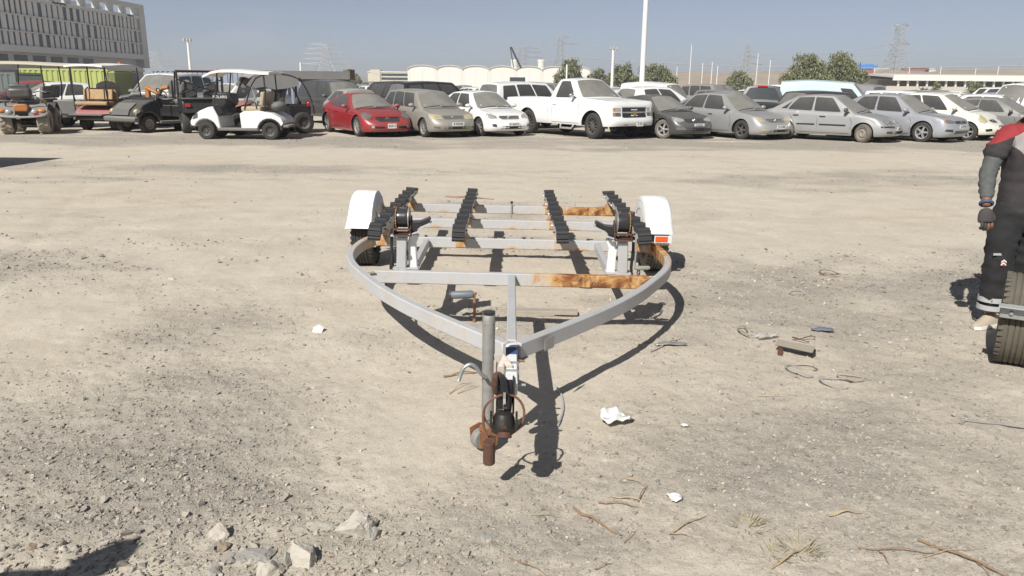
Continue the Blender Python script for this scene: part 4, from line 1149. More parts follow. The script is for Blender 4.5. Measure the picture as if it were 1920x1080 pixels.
    if detail:
        # door seams, handles, side strips
        for s in (1, -1):
            for dsc in g.get('seams', []):
                for (x0, z0), (x1, z1) in zip(dsc, dsc[1:]):
                    dx, dz = x1 - x0, z1 - z0; l = math.hypot(dx, dz); nx, nz = -dz / l * 0.0055, dx / l * 0.0055
                    panel('door_seam', [(x0 - nx, z0 - nz), (x1 - nx, z1 - nz), (x1 + nx, z1 + nz), (x0 + nx, z0 + nz)], 'y', s, 'dark', 0.002, step=0.12, rings=(1.0,))
            for hx, hz in g.get('handles', []):
                hnd = MB(); h = bvh.ray_cast(Vector((hx, s * 3, hz)), Vector((0, -s, 0)))
                if h[0] is not None:
                    hnd.box((hx, h[0].y + s * 0.016, hz), (0.19, 0.03, 0.032))
                    obj('door_handle', hnd, M[g.get('handle_m') or paint_key], root, smooth=0, bevel=0.008)
            for x0, x1, z0, z1, mk in g.get('strips', []):
                panel('side_strip', [(x0, z0), (x1, z0), (x1, z1), (x0, z1)], 'y', s, mk, 0.012, step=0.15, rings=(1.0, 0.5))
            mx = g.get('mirror')
            if mx:
                mz = zt(mx) + 0.105; my = yb(mx) + 0.145
                mb = MB().ball((0, 0, 0), (0.075, 0.112, 0.068), 12, 8)
                mb.v = [(max(vx, -0.045), vy, vz) for vx, vy, vz in mb.v]
                mo = obj('wing_mirror', mb, M[g.get('mirror_m') or paint_key], root, smooth=50, loc=(mx, s * my, mz))
                obj('mirror_stalk', MB().bar((0.01, -s * 0.06, -0.03), (0.05, -s * 0.16, -0.085), 0.05, 0.03), M['black'], mo, smooth=0)
        for (x0, y0), (x1, y1) in g.get('wipers', []):
            a = None
            pts = []
            for k in range(5):
                t_ = k / 4; u = lerp(0.5 - y0, 0.5 - y1, t_); tt = lerp(0.04, 0.10, t_)
                pts.append(on(screen, True)(u, tt, 0.018))
            obj('wiper', MB().beam(pts, 0.018, 0.012), M['black'], root, smooth=0)
        for yy, z, r, mk in g.get('badges', []):
            h = bvh.ray_cast(Vector((6, yy, z)), Vector((-1, 0, 0)))
            if h[0] is not None:
                mb = MB().tube([(h[0].x + 0.014, yy + r * 1.35 * math.cos(a), z + r * math.sin(a)) for a in [2 * math.pi * k / 14 for k in range(14)]], r * 0.16, 5, closed=True)
                mb.tube([(h[0].x + 0.016, yy + r * 0.45 * math.cos(a), z + r * 0.95 * math.sin(a)) for a in [2 * math.pi * k / 10 for k in range(10)]], r * 0.12, 5, closed=True)
                obj('badge', mb, M[mk], root)
        # bonnet shut line
        if g.get('bonnet'):
            for (x0, y0), (x1, y1) in zip(g['bonnet'], g['bonnet'][1:]):
                for s in (1, -1):
                    dx, dy = x1 - x0, y1 - y0; l = math.hypot(dx, dy); nx, ny = -dy / l * 0.006, dx / l * 0.006
                    panel('bonnet_seam', [(x0 - nx, s * (y0 - ny)), (x1 - nx, s * (y1 - ny)), (x1 + nx, s * (y1 + ny)), (x0 + nx, s * (y0 + ny))], 'z', 1, 'dark', 0.002, step=0.15, rings=(1.0,))
    for s in (1, -1):
        yw = s * (hw - g['TW'] / 2 - 0.012)
        make_wheel(root, xf, yw, R, g['TW'], g['rims'], g['steer'], g['rim_m'], g['tyre_m'], s, detail)
        make_wheel(root, xr, yw, R, g['TW'], g.get('rims_rear', g['rims']), 0, g['rim_m'], g['tyre_m'], s, detail)
    root['xf'], root['xr'], root['hw'] = xf, xr, hw
    return root

# door window quads: bottom u0..u1, top u0..u1
def quad(b0, b1, t0, t1, lo=0.06, hi=0.90): return [(b0, lo), (b1, lo), (t1, hi), (t0, hi)]
def P(*a): return list(a)

CARS = {}
CARS['coupe'] = dict(L=4.55, W=1.80, wb=2.78, fo=0.86, R=0.335, TW=0.23, sill=0.17, rf=0.70, n=2.35, rr=0.6, nr=2.5, crown=0.065, bulge=0.012,
    belt=[(-2.28, 0.86), (-1.6, 0.945), (-0.9, 0.93), (0.0, 0.875), (0.75, 0.855), (1.5, 0.77), (2.0, 0.66), (2.28, 0.575)],
    front_in=[(0.0, 0.05), (0.18, 0.0), (0.45, 0.0), (0.60, 0.04), (0.78, 0.13), (0.9, 0.24), (1.0, 0.36)],
    xa=0.88, xd=-1.72, xrf=0.02, xrr=-0.86, roof=[(-0.86, 1.315), (-0.4, 1.345), (0.02, 1.335)], wr=0.53, ws_bow=0.2, rw_bow=0.2, lean=0.035,
    sides=[quad(0.16, 0.60, 0.10, 0.62), quad(0.62, 0.80, 0.66, 0.80, 0.08, 0.84)],
    front=[('headlight', P((0.50, 0.66), (0.60, 0.60), (0.80, 0.58), (0.84, 0.64), (0.80, 0.76), (0.66, 0.79)), 'lamp_dark', 0.008),
           ('grille', P((-0.42, 0.60), (-0.36, 0.505), (0.36, 0.505), (0.42, 0.60), (0.36, 0.645), (-0.36, 0.645)), 'black', 0.006, False),
           ('grille_bar', P((-0.39, 0.60), (0.39, 0.60), (0.39, 0.607), (-0.39, 0.607)), 'chrome', 0.012, False),
           ('grille_bar', P((-0.38, 0.57), (0.38, 0.57), (0.38, 0.576), (-0.38, 0.576)), 'chrome', 0.012, False),
           ('grille_bar', P((-0.37, 0.54), (0.37, 0.54), (0.37, 0.546), (-0.37, 0.546)), 'chrome', 0.012, False),
           ('bumper_intake', P((0.24, 0.30), (0.62, 0.30), (0.66, 0.375), (0.24, 0.36)), 'dark', 0.003),
           ('fog_lamp', P((0.56, 0.31), (0.64, 0.31), (0.64, 0.375), (0.56, 0.375)), 'lamp', 0.010)],
    plate=(0.0, 0.375, '42413'), badges=[(0, 0.59, 0.045, 'chrome')],
    seams=[[(0.80, 0.26), (0.84, 0.60), (0.74, 0.84)], [(-0.56, 0.28), (-0.66, 0.60), (-0.58, 0.88)], [(0.80, 0.26), (-0.56, 0.28)]],
    handles=[(-0.42, 0.76)], mirror=0.62, wipers=[((0, -0.02), (0, 0.36)), ((0, -0.42), (0, -0.05))],
    bonnet=[(0.9, 0.70), (1.6, 0.66), (2.0, 0.55)], rims='spoke6')
CARS['wagon'] = dict(L=4.45, W=1.695, wb=2.60, fo=0.86, R=0.305, TW=0.19, sill=0.20, rf=0.60, n=2.6, rr=0.35, nr=4.0,
    belt=[(-2.23, 0.93), (-1.5, 0.965), (0.0, 0.93), (0.95, 0.90), (1.5, 0.82), (1.9, 0.735), (2.23, 0.66)],
    xa=1.02, xd=-2.08, xrf=0.30, xrr=-1.80, roof=[(-1.8, 1.46), (-1.0, 1.49), (0.30, 1.445)], wr=0.56, rw_bow=0.06, ws_bow=0.2,
    sides=[quad(0.12, 0.375, 0.05, 0.36), quad(0.40, 0.66, 0.385, 0.67), quad(0.69, 0.93, 0.70, 0.93, 0.08, 0.88)],
    front=[('headlight', P((0.40, 0.60), (0.74, 0.60), (0.80, 0.66), (0.78, 0.745), (0.60, 0.755), (0.43, 0.72)), 'lamp_yellow', 0.008),
           ('grille', P((-0.35, 0.60), (0.35, 0.60), (0.39, 0.70), (-0.39, 0.70)), 'lamp_dark', 0.006, False),
           ('grille_bar', P((-0.36, 0.63), (0.36, 0.63), (0.36, 0.642), (-0.36, 0.642)), 'chrome', 0.012, False),
           ('grille_bar', P((-0.37, 0.665), (0.37, 0.665), (0.37, 0.677), (-0.37, 0.677)), 'chrome', 0.012, False),
           ('bumper_intake', P((-0.44, 0.30), (0.44, 0.30), (0.46, 0.375), (-0.46, 0.375)), 'dark', 0.003, False),
           ('fog_lamp', P((0.58, 0.32), (0.74, 0.33), (0.75, 0.39), (0.57, 0.38)), 'lamp_dark', 0.006)],
    plate=(0.02, 0.455, 'B 82008'), badges=[(0, 0.66, 0.04, 'chrome')],
    seams=[[(0.86, 0.27), (0.90, 0.60), (0.82, 0.88)], [(-0.16, 0.27), (-0.18, 0.92)], [(-1.02, 0.62), (-1.14, 0.93)], [(0.86, 0.27), (-0.78, 0.27)]],
    handles=[(0.02, 0.80), (-0.98, 0.82)], mirror=0.70, wipers=[((0, -0.02), (0, 0.36)), ((0, -0.42), (0, -0.05))],
    bonnet=[(1.0, 0.68), (1.6, 0.66), (2.0, 0.56)], rims='spoke7', rim_m='rim')
CARS['sedan_a'] = dict(L=4.54, W=1.76, wb=2.60, fo=0.90, R=0.315, TW=0.20, sill=0.19, rf=0.64, n=2.5, rr=0.5, nr=2.8,
    belt=[(-2.27, 0.93), (-1.6, 1.0), (-1.0, 0.975), (0.0, 0.925), (0.95, 0.895), (1.5, 0.825), (1.95, 0.72), (2.27, 0.63)],
    xa=1.08, xd=-1.78, xrf=0.25, xrr=-1.02, roof=[(-1.02, 1.425), (-0.4, 1.465), (0.25, 1.445)], wr=0.555, ws_bow=0.2,
    sides=[quad(0.145, 0.47, 0.08, 0.46), quad(0.50, 0.80, 0.49, 0.86), quad(0.82, 0.90, 0.88, 0.89, 0.10, 0.6)],
    front=[('headlight', P((0.50, 0.63), (0.76, 0.60), (0.83, 0.68), (0.80, 0.77), (0.66, 0.76), (0.50, 0.70)), 'lamp', 0.008),
           ('grille', P((-0.40, 0.66), (-0.34, 0.585), (0.34, 0.585), (0.40, 0.66), (0.38, 0.70), (-0.38, 0.70)), 'lamp_dark', 0.006, False),
           ('grille_bar', P((-0.38, 0.625), (0.38, 0.625), (0.38, 0.638), (-0.38, 0.638)), 'chrome', 0.013, False),
           ('grille_bar', P((-0.39, 0.66), (0.39, 0.66), (0.39, 0.673), (-0.39, 0.673)), 'chrome', 0.013, False),
           ('bumper_intake', P((-0.46, 0.28), (0.46, 0.28), (0.42, 0.375), (-0.42, 0.375)), 'dark', 0.003, False),
           ('fog_lamp', P((0.60, 0.34), (0.72, 0.36), (0.74, 0.44), (0.62, 0.45)), 'black', 0.004)],
    plate=(0.0, 0.43, 'K 36472'), badges=[(0, 0.645, 0.045, 'chrome')],
    seams=[[(0.92, 0.27), (0.98, 0.60), (0.86, 0.87)], [(-0.12, 0.27), (-0.14, 0.90)], [(-0.90, 0.56), (-1.16, 0.95)], [(0.92, 0.27), (-0.72, 0.27)]],
    handles=[(0.06, 0.80), (-0.94, 0.84)], mirror=0.78, wipers=[((0, -0.02), (0, 0.36)), ((0, -0.42), (0, -0.05))],
    bonnet=[(1.05, 0.69), (1.6, 0.66), (2.0, 0.52)], rims='spoke5')
CARS['sedan_b'] = dict(CARS['sedan_a'], L=4.80, W=1.80, wb=2.72, fo=0.95, R=0.32, sill=0.19, n=2.6,
    belt=[(-2.40, 0.93), (-1.8, 1.0), (-1.1, 0.985), (0.0, 0.94), (1.0, 0.905), (1.6, 0.825), (2.1, 0.72), (2.40, 0.645)],
    xa=1.10, xd=-1.92, xrf=0.28, xrr=-1.08, roof=[(-1.08, 1.42), (-0.4, 1.475), (0.28, 1.455)],
    front=[('headlight', P((0.52, 0.61), (0.78, 0.60), (0.85, 0.68), (0.82, 0.755), (0.62, 0.735), (0.52, 0.68)), 'lamp_yellow', 0.008),
           ('grille', P((-0.42, 0.66), (-0.36, 0.575), (0.36, 0.575), (0.42, 0.66), (0.40, 0.685), (-0.40, 0.685)), 'lamp_dark', 0.006, False),
           ('grille_bar', P((-0.39, 0.615), (0.39, 0.615), (0.39, 0.627), (-0.39, 0.627)), 'chrome', 0.013, False),
           ('bumper_intake', P((-0.50, 0.28), (0.50, 0.28), (0.46, 0.35), (-0.46, 0.35)), 'dark', 0.003, False),
           ('fog_lamp', P((0.60, 0.31), (0.76, 0.32), (0.76, 0.38), (0.60, 0.37)), 'lamp_yellow', 0.006)],
    plate=(0.0, 0.435, 'D 41905'), badges=[(0, 0.63, 0.042, 'chrome')], rims='spoke5', rim_m='rim_dark', handle_m='chrome')
CARS['fastback'] = dict(CARS['sedan_a'], L=4.78, W=1.84, wb=2.71, fo=0.93, R=0.33, TW=0.22, sill=0.17, n=2.4, rf=0.70, crown=0.06,
    belt=[(-2.39, 0.90), (-1.8, 0.965), (-1.0, 0.96), (0.0, 0.915), (1.0, 0.885), (1.6, 0.80), (2.1, 0.70), (2.39, 0.62)],
    xa=1.10, xd=-2.0, xrf=0.22, xrr=-0.95, roof=[(-0.95, 1.36), (-0.3, 1.415), (0.22, 1.395)], wr=0.54,
    sides=[quad(0.16, 0.47, 0.10, 0.46), quad(0.49, 0.80, 0.48, 0.82)],
    front=[('headlight', P((0.44, 0.62), (0.72, 0.58), (0.84, 0.64), (0.83, 0.74), (0.66, 0.73), (0.46, 0.68)), 'lamp', 0.008),
           ('grille', P((-0.42, 0.665), (-0.42, 0.565), (0.42, 0.565), (0.42, 0.665)), 'black', 0.006, False),
           ('grille_bar', P((-0.41, 0.585), (0.41, 0.585), (0.41, 0.597), (-0.41, 0.597)), 'chrome', 0.013, False),
           ('grille_bar', P((-0.41, 0.612), (0.41, 0.612), (0.41, 0.624), (-0.41, 0.624)), 'chrome', 0.013, False),
           ('grille_bar', P((-0.41, 0.640), (0.41, 0.640), (0.41, 0.652), (-0.41, 0.652)), 'chrome', 0.013, False),
           ('bumper_intake', P((-0.44, 0.30), (0.44, 0.30), (0.42, 0.40), (-0.42, 0.40)), 'dark', 0.003, False),
           ('fog_lamp', P((0.52, 0.33), (0.80, 0.33), (0.82, 0.41), (0.60, 0.42)), 'lamp_dark', 0.006)],
    plate=(0.0, 0.48, 'F 85701'), badges=[(0, 0.62, 0.055, 'chrome')], rims='spoke5', steer=R_(22), tyre_m='tyre_dusty')
CARS['sedan_c'] = dict(CARS['sedan_a'], L=4.45, W=1.70, wb=2.53, fo=0.88, R=0.295, TW=0.185, sill=0.20, n=2.7, rims='steel', rim_m='rim_steel', tyre_m='tyre_dusty',
    belt=[(-2.22, 0.92), (-1.7, 0.965), (-1.0, 0.95), (0.0, 0.915), (0.95, 0.89), (1.5, 0.81), (1.95, 0.70), (2.22, 0.62)],
    xa=1.02, xd=-1.76, xrf=0.24, xrr=-1.0, roof=[(-1.0, 1.395), (-0.4, 1.435), (0.24, 1.415)], wr=0.545,
    front=[('headlight', P((0.42, 0.605), (0.74, 0.59), (0.80, 0.64), (0.79, 0.70), (0.62, 0.70), (0.43, 0.68)), 'lamp', 0.008),
           ('grille', P((-0.30, 0.68), (-0.28, 0.575), (0.28, 0.575), (0.30, 0.68)), 'lamp_dark', 0.006, False),
           ('bumper_strip', P((0.30, 0.485), (0.80, 0.485), (0.80, 0.53), (0.30, 0.53)), 'black', 0.010),
           ('bumper_intake', P((-0.40, 0.29), (0.40, 0.29), (0.38, 0.38), (-0.38, 0.38)), 'dark', 0.003, False),
           ('fog_lamp', P((0.50, 0.31), (0.70, 0.32), (0.70, 0.38), (0.52, 0.38)), 'black', 0.004)],
    plate=(0.0, 0.45, 'A 6327'), badges=[(0, 0.63, 0.04, 'chrome')], steer=R_(-24), mirror_m='black', handle_m='black',
    strips=[(0.80, -0.05, 0.50, 0.545, 'black'), (-0.20, -0.80, 0.50, 0.545, 'black')], handles=[(0.03, 0.78), (-0.86, 0.80)])
CARS['sedan_d'] = dict(CARS['sedan_a'], L=4.55, W=1.76, wb=2.63, fo=0.92, R=0.325, TW=0.215, sill=0.18, n=2.9, rf=0.55,
    belt=[(-2.27, 0.97), (-1.7, 1.02), (-1.0, 0.99), (0.0, 0.94), (0.95, 0.905), (1.5, 0.85), (1.95, 0.775), (2.27, 0.71)],
    front_in=[(0.0, 0.12), (0.2, 0.03), (0.42, 0.0), (0.58, 0.02), (0.72, 0.05), (0.86, 0.08), (1.0, 0.16)],
    xa=1.06, xd=-1.78, xrf=0.24, xrr=-1.02, roof=[(-1.02, 1.45), (-0.4, 1.49), (0.24, 1.465)],
    front=[('headlight', P((0.42, 0.64), (0.70, 0.63), (0.84, 0.68), (0.83, 0.75), (0.64, 0.745), (0.42, 0.70)), 'lamp_dark', 0.008),
           ('side_marker', P((0.765, 0.665), (0.80, 0.67), (0.80, 0.74), (0.765, 0.735)), 'amber', 0.010),
           ('grille', P((-0.36, 0.70), (-0.40, 0.62), (0.40, 0.62), (0.36, 0.70)), 'black', 0.006, False),
           ('grille', P((-0.46, 0.40), (-0.48, 0.30), (0.48, 0.30), (0.46, 0.40)), 'black', 0.005, False),
           ('fog_lamp', P((0.56, 0.36), (0.80, 0.38), (0.78, 0.45), (0.56, 0.44)), 'black', 0.004)],
    plate=(0.0, 0.52, 'H 27740'), badges=[(0, 0.665, 0.04, 'chrome')], rims='spoke5')
CARS['hatch'] = dict(CARS['sedan_a'], L=3.80, W=1.695, wb=2.46, fo=0.76, R=0.30, TW=0.185, sill=0.20, rf=0.66, n=2.25, rr=0.35, nr=3.2, crown=0.06,
    belt=[(-1.90, 0.95), (-1.4, 1.02), (0.0, 0.96), (0.80, 0.94), (1.2, 0.90), (1.6, 0.78), (1.90, 0.66)],
    front_in=[(0.0, 0.06), (0.2, 0.0), (0.42, 0.0), (0.58, 0.04), (0.72, 0.10), (0.86, 0.21), (1.0, 0.34)],
    xa=0.98, xd=-1.72, xrf=0.02, xrr=-1.40, roof=[(-1.4, 1.47), (-0.7, 1.525), (0.02, 1.49)], wr=0.54, rw_bow=0.1, ws_bow=0.2,
    sides=[quad(0.20, 0.49, 0.10, 0.46), quad(0.52, 0.80, 0.49, 0.84)],
    front=[('headlight', P((0.50, 0.66), (0.70, 0.58), (0.80, 0.62), (0.80, 0.74), (0.70, 0.85), (0.60, 0.84)), 'lamp_yellow', 0.008),
           ('grille', P((-0.26, 0.66), (-0.20, 0.60), (0.20, 0.60), (0.26, 0.66), (0.16, 0.70), (-0.16, 0.70)), 'black', 0.006, False),
           ('bumper_intake', P((-0.36, 0.28), (0.36, 0.28), (0.32, 0.38), (-0.32, 0.38)), 'dark', 0.003, False),
           ('fog_lamp', P((0.50, 0.34), (0.68, 0.32), (0.70, 0.40), (0.52, 0.42)), 'dark', 0.004)],
    plate=(0.0, 0.49, 'G 5186'), badges=[(0, 0.65, 0.05, 'chrome')], handles=[(0.0, 0.82), (-0.84, 0.86)],
    seams=[[(0.74, 0.27), (0.80, 0.60), (0.72, 0.90)], [(-0.18, 0.27), (-0.22, 0.94)], [(0.74, 0.27), (-0.72, 0.27)]], mirror=0.66, bonnet=[(1.0, 0.66), (1.3, 0.62), (1.6, 0.5)])
CARS['pickup'] = dict(L=5.60, W=2.03, wb=3.30, fo=0.98, R=0.42, TW=0.28, Ra=0.50, sill=0.42, rf=0.34, n=3.4, rr=0.14, nr=5.0, crown=0.03, tuck=0.7,
    belt=[(-2.80, 1.245), (-1.0, 1.245), (-0.25, 1.255), (0.8, 1.265), (1.35, 1.27), (2.1, 1.235), (2.80, 1.185)],
    front_in=[(0.0, 0.05), (0.12, 0.0), (0.36, 0.0), (0.41, 0.10), (0.6, 0.10), (0.85, 0.11), (0.94, 0.13), (1.0, 0.20)],
    rear_in=[(0.0, 0.05), (0.3, 0.03), (0.9, 0.03), (1.0, 0.05)],
    xa=1.22, xd=-0.32, xrf=0.54, xrr=-0.16, roof=[(-0.16, 1.86), (0.2, 1.885), (0.54, 1.86)], wr=0.66, ws_bow=0.16, rw_bow=0.03, bed=(-2.70, -0.46, 0.5),
    sides=[[(0.24, 0.05), (0.83, 0.05), (0.80, 0.90), (0.24, 0.90), (0.17, 0.40)]],
    front=[('headlight', P((0.60, 0.895), (0.905, 0.90), (0.905, 1.01), (0.60, 1.01)), 'lamp', 0.008),
           ('headlight', P((0.60, 0.745), (0.905, 0.75), (0.905, 0.865), (0.60, 0.86)), 'lamp_dark', 0.008),
           ('side_marker', P((0.82, 0.76), (0.895, 0.76), (0.895, 0.85), (0.82, 0.85)), 'amber', 0.012),
           ('side_marker', P((0.82, 0.91), (0.895, 0.91), (0.895, 1.0), (0.82, 1.0)), 'amber', 0.012),
           ('grille', P((-0.54, 0.885), (0.54, 0.885), (0.54, 1.01), (-0.54, 1.01)), 'black', 0.005, False),
           ('grille', P((-0.54, 0.70), (0.54, 0.70), (0.54, 0.845), (-0.54, 0.845)), 'black', 0.005, False),
           ('bumper_intake', P((-0.58, 0.44), (0.58, 0.44), (0.62, 0.565), (-0.62, 0.565)), 'dark', 0.004, False),
           ('tow_hook', P((0.34, 0.47), (0.52, 0.47), (0.52, 0.50), (0.34, 0.50)), 'galv', 0.02)],
    rear=[('tail_lamp', P((0.80, 0.86), (0.985, 0.86), (0.985, 1.20), (0.80, 1.20)), 'red_lens', 0.01), ('rear_bumper', P((-0.94, 0.50), (0.94, 0.50), (0.94, 0.70), (-0.94, 0.70)), 'chrome', 0.05, False), ('tailgate_seam', P((-0.78, 0.76), (0.78, 0.76), (0.78, 0.775), (-0.78, 0.775)), 'dark', 0.004, False)],
    plate=(0.20, 0.50, 'T 73'), 
    seams=[[(1.16, 0.48), (1.18, 1.0), (1.10, 1.25)], [(-0.16, 0.48), (-0.20, 1.24)], [(-0.40, 0.50), (-0.40, 1.235)], [(1.16, 0.48), (-0.16, 0.48)]],
    handles=[(-0.04, 1.07)], mirror=0.92, mirror_m='chrome', rims='spoke10', rim_m='rim_dark', bonnet=[(1.3, 0.86), (2.5, 0.84)], steer=R_(-6))
CARS['suv'] = dict(CARS['wagon'], L=4.75, W=1.88, wb=2.75, fo=0.88, R=0.37, TW=0.24, Ra=0.43, sill=0.32, n=3.0, rf=0.48,
    belt=[(-2.37, 1.08), (-1.5, 1.10), (0.0, 1.09), (1.0, 1.08), (1.6, 1.03), (2.1, 0.97), (2.37, 0.90)],
    front_in=[(0.0, 0.10), (0.2, 0.02), (0.42, 0.0), (0.58, 0.03), (0.8, 0.07), (1.0, 0.16)],
    xa=1.02, xd=-2.16, xrf=0.34, xrr=-1.96, roof=[(-1.96, 1.74), (-0.8, 1.80), (0.34, 1.76)], wr=0.64, plate=None, badges=[],
    front=[('headlight', P((0.50, 0.82), (0.84, 0.82), (0.87, 0.96), (0.52, 0.95)), 'lamp', 0.008), ('grille', P((-0.42, 0.78), (0.42, 0.78), (0.46, 0.96), (-0.46, 0.96)), 'black', 0.006, False), ('bumper_intake', P((-0.56, 0.42), (0.56, 0.42), (0.5, 0.56), (-0.5, 0.56)), 'dark', 0.004, False)],
    rear=[('tail_lamp', P((0.68, 0.86), (0.92, 0.86), (0.92, 1.06), (0.70, 1.06)), 'red_lens', 0.008), ('rear_plate', P((-0.24, 0.74), (0.24, 0.74), (0.24, 0.86), (-0.24, 0.86)), 'plate', 0.008, False)],
    seams=[], handles=[(0.02, 0.95), (-0.98, 0.97)], bonnet=None)
CARS['van'] = dict(CARS['wagon'], L=5.3, W=1.90, wb=3.1, fo=0.90, R=0.34, TW=0.21, Ra=0.40, sill=0.28, n=3.2, rf=0.50, rr=0.12, nr=6,
    belt=[(-2.65, 1.16), (0.0, 1.16), (1.5, 1.14), (2.1, 1.05), (2.65, 0.92)], xa=1.98, xd=-2.58, xrf=1.12, xrr=-2.50, roof=[(-2.5, 2.14), (-1.0, 2.22), (1.12, 2.10)],
    wr=0.74, ws_bow=0.22, rw_bow=0.03, roof_crown=0.09, sides=[quad(0.06, 0.22, 0.07, 0.22, 0.10, 0.72)],
    front=[('headlight', P((0.50, 0.76), (0.86, 0.74), (0.88, 0.92), (0.56, 0.92)), 'lamp', 0.008), ('grille', P((-0.42, 0.68), (0.42, 0.68), (0.46, 0.84), (-0.46, 0.84)), 'black', 0.006, False), ('bumper_intake', P((-0.6, 0.38), (0.6, 0.38), (0.55, 0.5), (-0.55, 0.5)), 'dark', 0.004, False)],
    rear=[('tail_lamp', P((0.82, 0.78), (0.93, 0.78), (0.93, 1.08), (0.82, 1.08)), 'red_lens', 0.008)],
    plate=None, badges=[], seams=[], handles=[(1.3, 0.98)], bonnet=None, rims='steel', rim_m='rim_steel', mirror=1.75)
# ------------------------------------------------------------------ the parked rows
def place_car(o, uv, heading, scale=0.96, side=-1):
    """stand a car so that its front wheel on one side touches the yard at the spot seen at uv"""
    p = on_ground(*uv); h = R_(heading)
    dx, dy = o['xf'] * scale, side * (o['hw'] - 0.09) * scale
    o.location = (p.x - dx * math.cos(h) + dy * math.sin(h), p.y - dx * math.sin(h) - dy * math.cos(h), -0.012)
    o.rotation_euler = (0, 0, h); o.scale = (scale,) * 3
FRONT = 'cars in the front parked row'
front = [
    ('coupe', 'red', 'dusty red two door coupe at the left end of the car row', (673, 256), -57, 0.96, 'car'),
    ('wagon', 'beige', 'dusty beige estate car between the red coupe and a white saloon', (797, 257), -57, 0.96, 'car'),
    ('sedan_a', 'white', 'white saloon car between the beige estate and the white pickup', (901, 255), -57, 0.95, 'car'),
    ('pickup', 'white', 'white single cab pickup truck with black wheels in the front row', (1112, 260), -52, 0.97, 'pickup truck'),
    ('fastback', 'charcoal', 'dusty charcoal saloon with a white paper on its windscreen', (1243, 259.5), -60, 0.93, 'car'),
    ('sedan_b', 'silver', 'silver saloon with black wheels right of the charcoal saloon', (1390, 261), -57, 0.96, 'car'),
    ('sedan_c', 'silver', 'silver saloon with rusty steel wheels and a black side strip', (1616, 267), -42, 0.97, 'car'),
    ('sedan_d', 'silver_blue', 'silver saloon with bright five spoke wheels and amber side lamp', (1727, 266), -52, 0.96, 'car'),
    ('hatch', 'cream', 'cream white hatchback at the right end of the car row', (1812, 263), -50, 0.97, 'car'),
]
CARO = {}
for key, pk, lab, uv, hd, sc, cat in front:
    o = make_car('pickup_truck' if key == 'pickup' else 'parked_car', CARS[key], pk, lab, cat, FRONT)
    place_car(o, uv, hd, sc); CARO[key] = o
# gold emblem on the pickup grille, a paper behind the charcoal saloon's windscreen
pk = CARO['pickup']
em = MB().prism([(-0.14, 0.845), (-0.05, 0.855), (-0.05, 0.90), (0.05, 0.90), (0.05, 0.855), (0.14, 0.845), (0.14, 0.885 - 0.05), (0.05, 0.825), (0.05, 0.79), (-0.05, 0.79), (-0.05, 0.825), (-0.14, 0.835)], 0, 2.70, 2.735)
obj('emblem', em, M['gold'], pk, smooth=0)
for zz in (0.872, 1.022, 0.690):
    obj('grille_bar', MB().bar((2.695, -0.56, zz), (2.695, 0.56, zz), 0.016, 0.026), M['chrome'], pk, smooth=0)
obj('side_step', MB().tube([(0.95, -1.0, 0.42), (0.9, -1.06, 0.30), (0.35, -1.06, 0.30), (0.3, -1.0, 0.42)], 0.035, 8), M['rim'], pk)
pk['label'] = front[3][2]
fb = CARO['fastback']
pp = MB().add([(0.62, 0.30, 1.195), (0.56, 0.06, 1.245), (0.42, 0.09, 1.32), (0.48, 0.32, 1.268)], [(0, 1, 2, 3)])
# second row: behind the front row, nose or tail towards us
def put(o, x, y, heading, scale=0.96):
    o.location = (x, y, -0.012); o.rotation_euler = (0, 0, R_(heading)); o.scale = (scale,) * 3; return o
def seen_at(u, y):
    """x of a thing that stands y metres ahead and is seen in photo column u"""
    d = Vector(((u - 960) / FPX, 1, 0)); return d.x * (y * math.cos(PITCH) + CAM_H * math.sin(PITCH))
SECOND = 'vehicles parked behind the front row'
second = [
    ('suv', 'charcoal', 'dusty charcoal off roader behind the red coupe', 632, 32.5, -48, 0.95, 'car'),
    ('sedan_a', 'sage', 'sand coated saloon directly behind the red coupe', 668, 29.5, -62, 0.95, 'car'),
    ('suv', 'black', 'boxy black off roader seen above the beige estate', 722, 36.5, 160, 0.94, 'car'),
    ('suv', 'black', 'black off roader showing its tail above the beige estate', 820, 32.0, 38, 0.94, 'car'),
    ('suv', 'white', 'white off roader with tail towards us behind the white pickup', 990, 30.6, 36, 0.95, 'car'),
    ('sedan_a', 'white', 'white saloon half hidden behind the cab of the white pickup', 1165, 33.0, -75, 0.98, 'car'),
    ('hatch', 'white', 'white hatchback behind the charcoal saloon', 1232, 30.0, 28, 1.04, 'car'),
    ('pickup', 'black', 'black pickup truck with red tail lamps behind the silver saloon', 1420, 31.2, 72, 0.88, 'pickup truck'),
    ('wagon', 'maroon', 'dark maroon estate car with red tail lamps before a blue van', 1548, 29.6, 28, 1.0, 'car'),
    ('van', 'sky_blue', 'pale blue high roof van behind the row of silver saloons', 1545, 37.5, -20, 0.86, 'van'),
    ('wagon', 'white', 'white estate car right of the pale blue van', 1690, 39.0, -25, 1.0, 'car'),
    ('fastback', 'grey', 'grey saloon with a tan bumper behind the cream hatchback', 1850, 28.6, -42, 0.93, 'car'),
    ('sedan_d', 'white', 'white saloon behind the grey saloon with a tan bumper', 1850, 31.0, -35, 0.95, 'car'),
    ('van', 'white', 'white panel van near the right edge of the yard', 1912, 36.0, -150, 0.86, 'van'),
]
